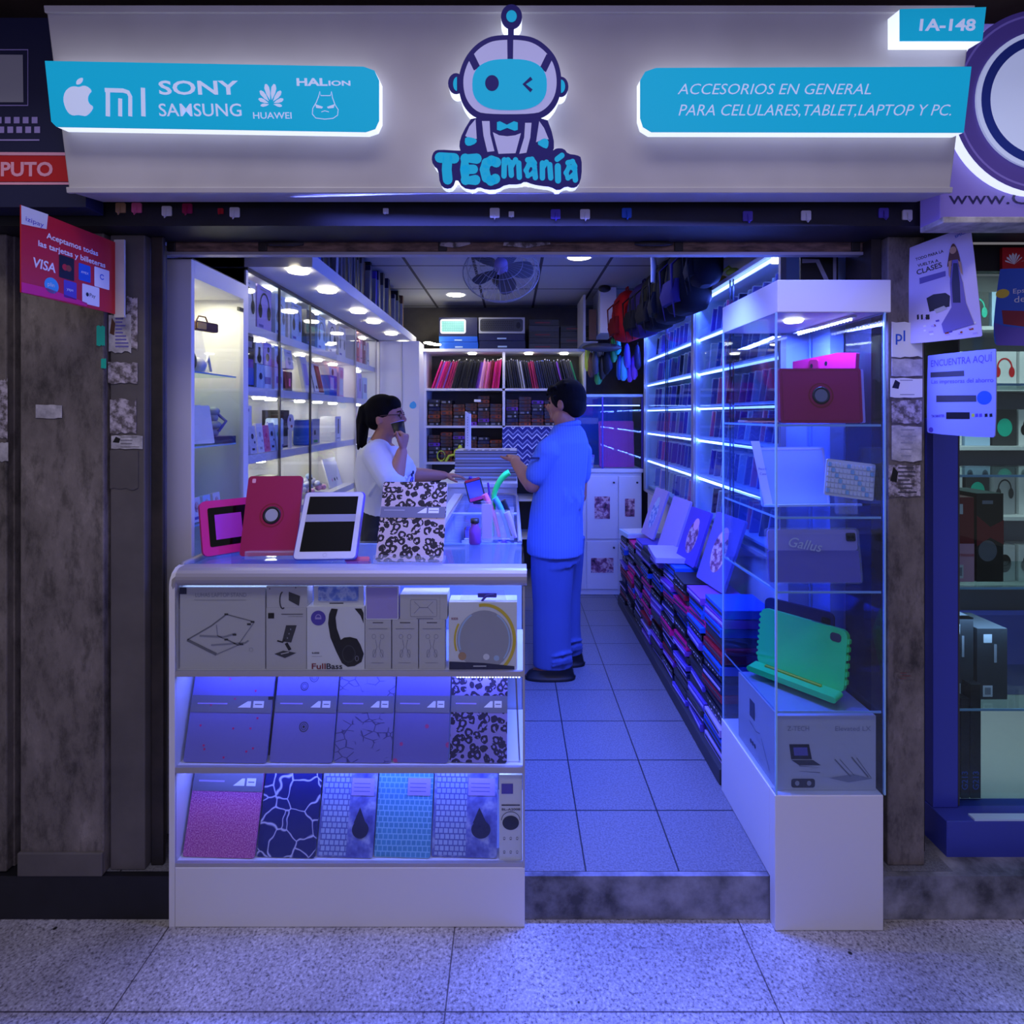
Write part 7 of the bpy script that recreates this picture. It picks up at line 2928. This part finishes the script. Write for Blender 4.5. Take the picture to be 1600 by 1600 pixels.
def hand(b, wrist, u_, n_, mt, flip=1, curls=((20, 30, 20),) * 4, thumb=(.5, .75, .35), s=1.0, spread=.0):
    """palm, four jointed fingers of unequal length and a thumb leaving the side of the palm"""
    u_, n_ = Vector(u_).normalized(), Vector(n_)
    n_ = (n_ - u_ * n_.dot(u_)).normalized()
    sd = u_.cross(n_) * flip
    w_ = Vector(wrist)
    b.loft([(w_ - u_ * .012, .021 * s, .016 * s, sd, n_), (w_ + u_ * .02 * s, .030 * s, .016 * s, sd, n_), (w_ + u_ * .055 * s, .038 * s, .015 * s, sd, n_),
            (w_ + u_ * .085 * s, .038 * s, .012 * s, sd, n_), (w_ + u_ * .094 * s, .032 * s, .008 * s, sd, n_)], mt, 16, pw=2.6)
    for i, L in enumerate((.066, .075, .070, .054)):
        p = w_ + u_ * (.084 - .004 * abs(i - 1)) * s + sd * (-.029 + .0195 * i) * s
        d = (u_ + sd * (i - 1.5) * spread).normalized()
        pts = [p - d * .02 * s, p]
        ang = 0
        for k_, fr in enumerate((.45, .30, .25)):
            ang += curls[i][k_]
            q = d * cos(R(ang)) + n_ * sin(R(ang))
            pts.append(pts[-1] + q * L * fr * s)
        b.tube(pts, [.0095 * s, .0092 * s, .0085 * s, .0078 * s, .0066 * s], mt, 10)
        b.ell(pts[-1], (.0068 * s,) * 3, mt, 8, 6)
    p = w_ + u_ * .022 * s - sd * .022 * s
    d = (u_ * thumb[0] - sd * thumb[1] + n_ * thumb[2]).normalized()
    d2 = (d + u_ * .7 + n_ * .15).normalized()
    pts = [p, p + d * .036 * s, p + d * .036 * s + d2 * .028 * s, p + d * .036 * s + d2 * .050 * s]
    b.tube(pts, [.014 * s, .0115 * s, .0098 * s, .0078 * s], mt, 10)
    b.ell(pts[-1], (.008 * s,) * 3, mt, 8, 6)


def limb(b, pts, rs, mt, n=14):
    b.tube(pts, rs, mt, n)
    for p, r_ in zip(pts, rs):
        b.ell(p, (r_ * .98,) * 3, mt, n, 8)


# ---- woman behind the counter, drinking
YW = 2.95
wo = thing('person', 'woman in a white t-shirt, ponytail and glasses, drinking from a dark cup', 'person', (W(603, 0, YW).x, YW, 0))
sk = 'skin_w'


def w(px, py, Y=YW):
    return W(px, py, Y)


b = MB()
b.loft([(w(607, 850), .09, .12), (w(607, 800), .10, .13), (w(604, 750), .125, .145), (w(600, 722), .125, .155), (w(595, 703), .10, .16), (w(594, 693), .06, .10)], sk, 20)
limb(b, [w(593, 697), w(599, 680), w(604, 668)], [.062, .050, .050], sk)
b.ell(w(602, 647), (.088, .074, .098), sk, 22, 16)            # skull
b.ell(w(609, 662), (.072, .058, .062), sk, 18, 12)            # face
b.ell(w(612, 675), (.045, .040, .030), sk, 14, 10)            # jaw and chin
b.ell(w(620, 677), (.020, .024, .018), sk, 12, 8)
b.ell(w(624, 642), (.016, .045, .018), sk, 12, 8)             # brow
b.tube([w(627, 645), w(630.5, 652), w(633, 656.5)], [.008, .010, .012], sk, 8)
b.ell(w(632, 657), (.011, .014, .009), sk, 8, 6)
for sgn in (-1, 1):
    b.ell(w(619, 659) + Vector((0, .034 * sgn, 0)), (.026, .022, .024), sk, 10, 8)
    b.ell(w(628, 667.5) + Vector((0, .008 * sgn, 0)), (.010, .014, .006), sk, 8, 6)
    e = w(596.5, 657) + Vector((0, .073 * sgn, 0))
    b.ell(e, (.016, .008, .026), sk, 10, 8)
    b.ell(e + Vector((-.004, .004 * sgn, .008)), (.012, .006, .014), sk, 8, 6)
# near (right) arm, bent up to the mouth
sh, el, wr = w(588, 712, 2.80), w(615, 757, 2.70), w(628, 706, 2.74)
limb(b, [sh, (sh + el) / 2, el], [.060, .052, .044], sk)
limb(b, [el, el.lerp(wr, .35), wr], [.044, .042, .028], sk)
hand(b, w(628.5, 704, 2.74), (.20, .04, .95), (-.92, .22, .15), sk, flip=-1, curls=((62, 55, 30), (66, 55, 30), (70, 55, 30), (72, 50, 30)), thumb=(.75, .55, .35), s=.92)
# far (left) arm, resting on the stack
sh, el, wr = w(603, 716, 3.10), w(645, 742, 3.16), w(694, 743, 3.36)
limb(b, [sh, (sh + el) / 2, el], [.056, .048, .044], sk)
limb(b, [el, el.lerp(wr, .4), wr], [.044, .040, .026], sk)
hand(b, w(693, 743, 3.36), (.94, .30, -.04), (.1, .1, -1), sk, flip=1, curls=((8, 16, 12),) * 4, s=.9, spread=.06)
# legs
for sgn in (-1, 1):
    hp = Vector((w(606, 0).x, YW + .09 * sgn, .74))
    kn = Vector((hp.x + .02, YW + .09 * sgn, .50))
    an = Vector((hp.x, YW + .09 * sgn, .10))
    limb(b, [hp, kn, an], [.085, .058, .038], sk)
    b.loft([(an + Vector((.0, 0, -.02)), .04, .036), (an + Vector((.05, 0, -.065)), .08, .04), (an + Vector((.06, 0, -.085)), .10, .042)], sk, 14)
body_w = remesh(b.build('body', wo, world=True), .0055, 5)

b = MB()
b.loft([(w(607, 800), .127, .162), (w(606, 786), .131, .165), (w(603, 765), .150, .172), (w(601, 740), .158, .178), (w(601, 722), .150, .182), (w(597, 708), .125, .185), (w(594, 699), .088, .155), (w(593, 693), .060, .09)], 'shirt_w', 24)
sh, el = w(588, 711, 2.80), w(613, 752, 2.71)
limb(b, [w(592, 706, 2.88), sh, sh.lerp(el, .5), sh.lerp(el, .95)], [.070, .076, .072, .070], 'shirt_w')
sh, el = w(602, 716, 3.08), w(645, 742, 3.16)
limb(b, [w(597, 708, 3.0), sh, sh.lerp(el, .75)], [.070, .070, .062], 'shirt_w')
for k_ in range(7):      # soft folds
    b.tube([w(575 + k_ * 8, 775 + k_ * 2, YW - .165), w(585 + k_ * 8, 760 + k_, YW - .172), w(600 + k_ * 7, 742, YW - .168)], [.006, .010, .006], 'shirt_w', 8)
remesh(b.build('shirt', wo, world=True), .006, 6)
b = MB()
b.tube([w(597, 692) + Vector((.056 * cos(a * .449) - .006, .060 * sin(a * .449), -.014 * cos(a * .449))) for a in range(14)], .007, 'shirt_w', 8, closed=True)
b.build('neckband', wo, world=True)
b = MB()
for k_ in range(12):
    p_ = w(640 + rnd.uniform(-6, 5), 735 + rnd.uniform(0, 26), YW - .08 + rnd.uniform(-.01, .02))
    b.ell(p_ + Vector((.012, 0, 0)), (.006, .012, .010), rnd.choice(['violet', 'lilac', 'navy', 'print_lilac']), 8, 6)
tag(b.build('chest_print', wo, world=True), 'violet printed motif on the chest')
b = MB()
b.loft([(w(606, 795), .129, .160), (w(606, 820), .138, .172), (w(606, 850), .140, .176), (Vector((w(606, 0).x, YW, .74)), .12, .17)], 'pants', 22)
for sgn in (-1, 1):
    hp = Vector((w(606, 0).x, YW + .09 * sgn, .84))
    limb(b, [hp, Vector((hp.x + .02, hp.y, .50)), Vector((hp.x, hp.y, .13))], [.105, .078, .056], 'pants')
remesh(b.build('trousers', wo, world=True), .008, 4)
b = MB()
for sgn in (-1, 1):
    b.loft([((w(606, 0).x + .055, YW + .09 * sgn, .001), .125, .046), ((w(606, 0).x + .055, YW + .09 * sgn, .03), .125, .048), ((w(606, 0).x + .03, YW + .09 * sgn, .075), .085, .044), ((w(606, 0).x, YW + .09 * sgn, .12), .05, .045)], 'black', 18, pw=2.5)
b.build('shoes', wo, world=True)
b = MB()          # hair: cap swept back, fringe edge and ponytail
b.ell(w(596.5, 641), (.094, .084, .088), 'hair', 24, 16)
b.ell(w(611, 633), (.054, .070, .052), 'hair', 18, 12)
b.ell(w(588, 655), (.058, .072, .060), 'hair', 18, 12)
for sgn in (-1, 1):
    b.ell(w(600, 646) + Vector((0, .052 * sgn, 0)), (.050, .028, .034), 'hair', 14, 10)
b.tube([w(578, 634), w(570, 640), w(566, 658), w(565, 676), w(562, 692), w(559, 704)], [.026, .034, .034, .028, .018, .004], 'hair', 14)
for k_ in range(5):
    dy = (k_ - 2) * .012
    b.tube([w(572, 640) + Vector((0, dy, 0)), w(567 + k_, 665) + Vector((0, dy * 1.4, 0)), w(563 + k_ * 1.5, 698 + k_ * 2) + Vector((0, dy, 0))], [.016, .013, .003], 'hair', 8)
remesh(b.build('hair', wo, world=True), .005, 4)
b = MB()
b.tube([w(576, 635) + Vector((.008 * cos(a) * 0 + .006 * sin(a * .6), .028 * cos(a * .6), .028 * sin(a * .6))) for a in range(11)], .005, 'print_lilac', 6, closed=True)
b.build('hair_tie', wo, world=True)
b = MB()
for sgn in (-1, 1):
    o_ = w(629, 649) + Vector((0, .032 * sgn, 0))
    b.tube([o_ + Vector((-.004 * abs(cos(a * .5236)), .025 * cos(a * .5236), .018 * sin(a * .5236))) for a in range(12)], .0022, 'brown', 6, closed=True)
    b.tube([o_ + Vector((0, .025 * sgn, .004)), w(615, 648) + Vector((0, .068 * sgn, 0)), w(599, 650) + Vector((0, .080 * sgn, 0))], .0025, 'brown', 6)
b.tube([w(630, 648) + Vector((0, -.008, 0)), w(631, 647), w(630, 648) + Vector((0, .008, 0))], .0022, 'brown', 6)
b.build('glasses', wo, world=True)
b = MB()
for sgn in (-1, 1):
    b.ell(w(626, 649.5) + Vector((0, .030 * sgn, 0)), (.006, .012, .006), 'black', 10, 6)
    b.tube([w(626.5, 643.5) + Vector((.002, .016 * sgn, 0)), w(627, 642) + Vector((.002, .03 * sgn, 0)), w(624, 643.5) + Vector((.0, .048 * sgn, 0))], .003, 'hair', 6)
b.build('eyes', wo, world=True)

cup = thing('drinking_cup', "dark drinking cup with a pale rim held at the woman's mouth", 'cup', w(627, 684, 2.82))
TC = Matrix.Rotation(R(-14), 4, 'Y')
b = MB(TC)
b.lathe([(0, 0), (.024, 0), (.026, .004), (.034, .082), (.032, .082), (.031, .074), (0, .074)], 'black', 26)
b.build('bowl', cup)
b = MB(TC)
b.tube([(.034 * cos(a * .3142), .034 * sin(a * .3142), .083) for a in range(20)], .0016, 'lilac', 6, closed=True)
b.build('rim', cup)

# ---- man at the counter, seen from behind his left side
YM = 3.12
ma = thing('person', 'man in a light blue polo shirt and jeans standing in the aisle, facing the counter', 'person', (W(870, 0, YM).x, YM, 0))
sk = 'skin_m'


def m_(px, py, Y=YM):
    return W(px, py, Y)


fx_, fy_ = Vector((-.86, .5, 0)), Vector((.5, .86, 0))       # forward and right-hand (far side) directions
b = MB()
b.loft([(m_(870, 870), .09, .09, fy_, fx_), (m_(871, 840), .11, .10, fy_, fx_), (m_(877, 780), .12, .105, fy_, fx_), (m_(884, 720), .14, .11, fy_, fx_), (m_(887, 690), .14, .10, fy_, fx_), (m_(887, 673), .07, .07, fy_, fx_)], sk, 20)
limb(b, [m_(888, 680), m_(884, 665), m_(881, 652)], [.066, .060, .062], sk)
hc_ = m_(885, 625)
TH = Matrix((fx_, fy_, Vector((0, 0, 1)))).transposed()       # head frame: x forward, y to his right
b.ell(hc_, (.098, .078, .108), sk, 24, 16, TH)
fc = hc_ + fx_ * .030 + Vector((0, 0, -.038))
b.ell(fc, (.072, .062, .070), sk, 18, 12, TH)
b.ell(hc_ + fx_ * .048 + Vector((0, 0, -.088)), (.045, .046, .034), sk, 16, 10, TH)
b.ell(hc_ + fx_ * .080 + Vector((0, 0, -.100)), (.020, .024, .020), sk, 12, 8, TH)
b.ell(hc_ + fx_ * .088 + Vector((0, 0, .002)), (.018, .048, .016), sk, 12, 8, TH)
b.tube([hc_ + fx_ * .094 + Vector((0, 0, -.008)), hc_ + fx_ * .108 + Vector((0, 0, -.030)), hc_ + fx_ * .120 + Vector((0, 0, -.046))], [.009, .012, .014], sk, 10)
b.ell(hc_ + fx_ * .112 + Vector((0, 0, -.052)), (.014, .018, .010), sk, 10, 8, TH)
b.ell(hc_ + fx_ * .098 + Vector((0, 0, -.070)), (.012, .022, .006), sk, 10, 6, TH)
b.ell(hc_ + fx_ * .095 + Vector((0, 0, -.082)), (.012, .020, .007), sk, 10, 6, TH)
for sgn in (-1, 1):
    e = hc_ + fy_ * (.079 * sgn) + fx_ * .0 + Vector((0, 0, -.030))
    b.ell(e, (.020, .009, .032), sk, 12, 8, TH)
    b.tube([e + fx_ * -.012 + fy_ * (.008 * sgn) + Vector((0, 0, z_)) + fx_ * xx for z_, xx in ((-.024, .010), (-.010, -.002), (.010, -.004), (.024, .004), (.026, .016), (.014, .022))], .005, sk, 8)
# near arm, hand on the stack of packs
sh, el, wr = m_(860, 706, 3.02), m_(832, 757, 3.06), m_(805, 722, 3.26)
limb(b, [sh, (sh + el) / 2, el], [.060, .054, .048], sk)
limb(b, [el, el.lerp(wr, .35), wr], [.048, .046, .030], sk)
hand(b, m_(805.5, 722, 3.255), (-.10, .93, .30), (-.25, .25, -.9), sk, flip=-1, curls=((18, 30, 18), (14, 30, 20), (18, 34, 22), (24, 36, 22)), thumb=(.5, .75, .15), s=1.0, spread=.16)
sh, el, wr = m_(905, 708, 3.32), m_(905, 775, 3.34), m_(885, 782, 3.50)
limb(b, [sh, (sh + el) / 2, el], [.058, .052, .046], sk)
limb(b, [el, el.lerp(wr, .4), wr], [.045, .042, .029], sk)
hand(b, wr, (-.7, .7, -.1), (-.2, -.1, -1), sk, flip=1, curls=((20, 30, 20),) * 4)
LX = {-1: (m_(861, 0, 3.08).x, 3.08), 1: (m_(878, 0, 3.25).x, 3.25)}
for sgn in (-1, 1):
    lx, ly = LX[sgn]
    limb(b, [Vector((lx + .01, ly, .66)), Vector((lx, ly, .48)), Vector((lx + .02, ly, .09))], [.080, .062, .042], sk)
    b.loft([((lx - .04, ly, .02), .11, .042), ((lx - .02, ly, .05), .09, .04), ((lx + .02, ly, .09), .045, .04)], sk, 14)
remesh(b.build('body', ma, world=True), .0055, 5)
b = MB()
b.loft([(m_(867, 864), .158, .160, fy_, fx_), (m_(867, 848), .160, .162, fy_, fx_), (m_(869, 800), .150, .150, fy_, fx_), (m_(875, 755), .150, .140, fy_, fx_), (m_(881, 720), .164, .130, fy_, fx_),
        (m_(885, 691), .160, .118, fy_, fx_), (m_(887, 674), .118, .095, fy_, fx_), (m_(886, 664), .074, .076, fy_, fx_)], 'shirt_m', 26)
sh, el = m_(858, 706, 3.02), m_(832, 757, 3.06)
limb(b, [m_(872, 694, 3.06), sh, sh.lerp(el, .35), sh.lerp(el, .68)], [.074, .078, .074, .070], 'shirt_m')
sh, el = m_(906, 706, 3.30), m_(905, 775, 3.34)
limb(b, [m_(898, 694, 3.2), sh, sh.lerp(el, .5)], [.070, .074, .070], 'shirt_m')
for k_ in range(9):
    x_ = 852 + k_ * 7
    b.tube([m_(x_, 735 + (k_ % 3) * 12, 2.975 + .02 * abs(k_ - 3) * .6), m_(x_ + 3, 775 + (k_ % 2) * 10, 2.972 + .018 * abs(k_ - 4) * .6), m_(x_ - 2, 822, 2.968 + .02 * abs(k_ - 3) * .6)], [.004, .011, .005], 'shirt_m', 8)
remesh(b.build('shirt', ma, world=True), .006, 7)
b = MB()
ring = [m_(886, 665) + fy_ * (.070 * cos(a * .3927)) + fx_ * (.070 * sin(a * .3927)) + Vector((0, 0, -.018 * sin(a * .3927))) for a in range(16)]
b.tube(ring, .010, 'shirt_m', 8, closed=True, flatx=1.5)
b.build('collar', ma, world=True)
b = MB()
b.loft([(m_(868, 850), .135, .138, fy_, fx_), (m_(868, 880), .142, .140, fy_, fx_), (Vector((m_(868, 0).x, YM, .66)), .13, .13, fy_, fx_)], 'jeans', 22)
for sgn in (-1, 1):
    lx, ly = LX[sgn]
    b.loft([(Vector((lx + .012, ly, .76)), .125, .10), (Vector((lx + .006, ly, .60)), .120, .092), (Vector((lx + .004, ly, .40)), .106, .080), (Vector((lx + .004, ly, .22)), .106, .078), (Vector((lx + .01, ly, .075)), .112, .078)], 'jeans', 20)
    for z_ in (.11, .16, .13):
        b.tube([(lx + .12, ly - .03, z_), (lx + .06, ly - .086, z_ + .01), (lx, ly - .09, z_ - .005)], [.004, .008, .003], 'jeans', 8)
remesh(b.build('jeans', ma, world=True), .007, 6)
for sgn in (-1, 1):
    lx, ly = LX[sgn]
    b = MB()
    b.loft([((lx - .005, ly, .001), .140, .046), ((lx - .005, ly, .016), .143, .048), ((lx - .008, ly, .018), .138, .045), ((lx + .0, ly, .045), .125, .042), ((lx + .04, ly, .075), .078, .042), ((lx + .055, ly, .10), .055, .04)], 'black', 20, pw=2.4)
    b.build('shoe', ma, world=True)
b = MB()
b.ell(hc_ + Vector((0, 0, .014)) - fx_ * .012, (.106, .090, .108), 'hair', 26, 18, TH)
b.ell(hc_ - fx_ * .058 + Vector((0, 0, -.030)), (.058, .080, .070), 'hair', 18, 12, TH)
b.ell(hc_ + fx_ * .068 + Vector((0, 0, .052)), (.045, .066, .036), 'hair', 18, 12, TH)
for sgn in (-1, 1):
    b.tube([hc_ + fy_ * (.078 * sgn) + fx_ * .035 + Vector((0, 0, .02)), hc_ + fy_ * (.078 * sgn) + fx_ * .026 + Vector((0, 0, -.012))], [.016, .008], 'hair', 8)
for k_ in range(26):       # tufts
    a = rnd.uniform(0, 2 * pi)
    e_ = rnd.uniform(.2, 1.3)
    d_ = fx_ * (cos(a) * cos(e_)) + fy_ * (sin(a) * cos(e_)) + Vector((0, 0, sin(e_)))
    p_ = hc_ + Vector((0, 0, .014)) + d_ * .094
    b.tube([p_, p_ + d_ * .012 + Vector((0, 0, -.006)) + fx_ * .008, p_ + d_ * .018 + Vector((0, 0, -.018)) + fx_ * .012], [.015, .011, .004], 'hair', 6)
remesh(b.build('hair', ma, world=True), .005, 3)
b = MB()
for sgn in (-1, 1):
    b.ell(hc_ + fx_ * .088 + fy_ * (.034 * sgn) + Vector((0, 0, -.016)), (.008, .013, .007), 'black', 10, 6, TH)
    b.tube([hc_ + fx_ * .104 + fy_ * (.018 * sgn) + Vector((0, 0, .006)), hc_ + fx_ * .100 + fy_ * (.040 * sgn) + Vector((0, 0, .010)), hc_ + fx_ * .086 + fy_ * (.058 * sgn) + Vector((0, 0, .002))], .004, 'hair', 6)
b.build('eyes', ma, world=True)
b = MB()
b.rbox(-.025, .025, -.006, .006, 0, .002, .004, 'navy')
p_ = m_(836, 716, 2.958)
o = b.build('sleeve_mark', ma)
o.location = p_ - ma.location
o.rotation_euler = FR(0, -10)
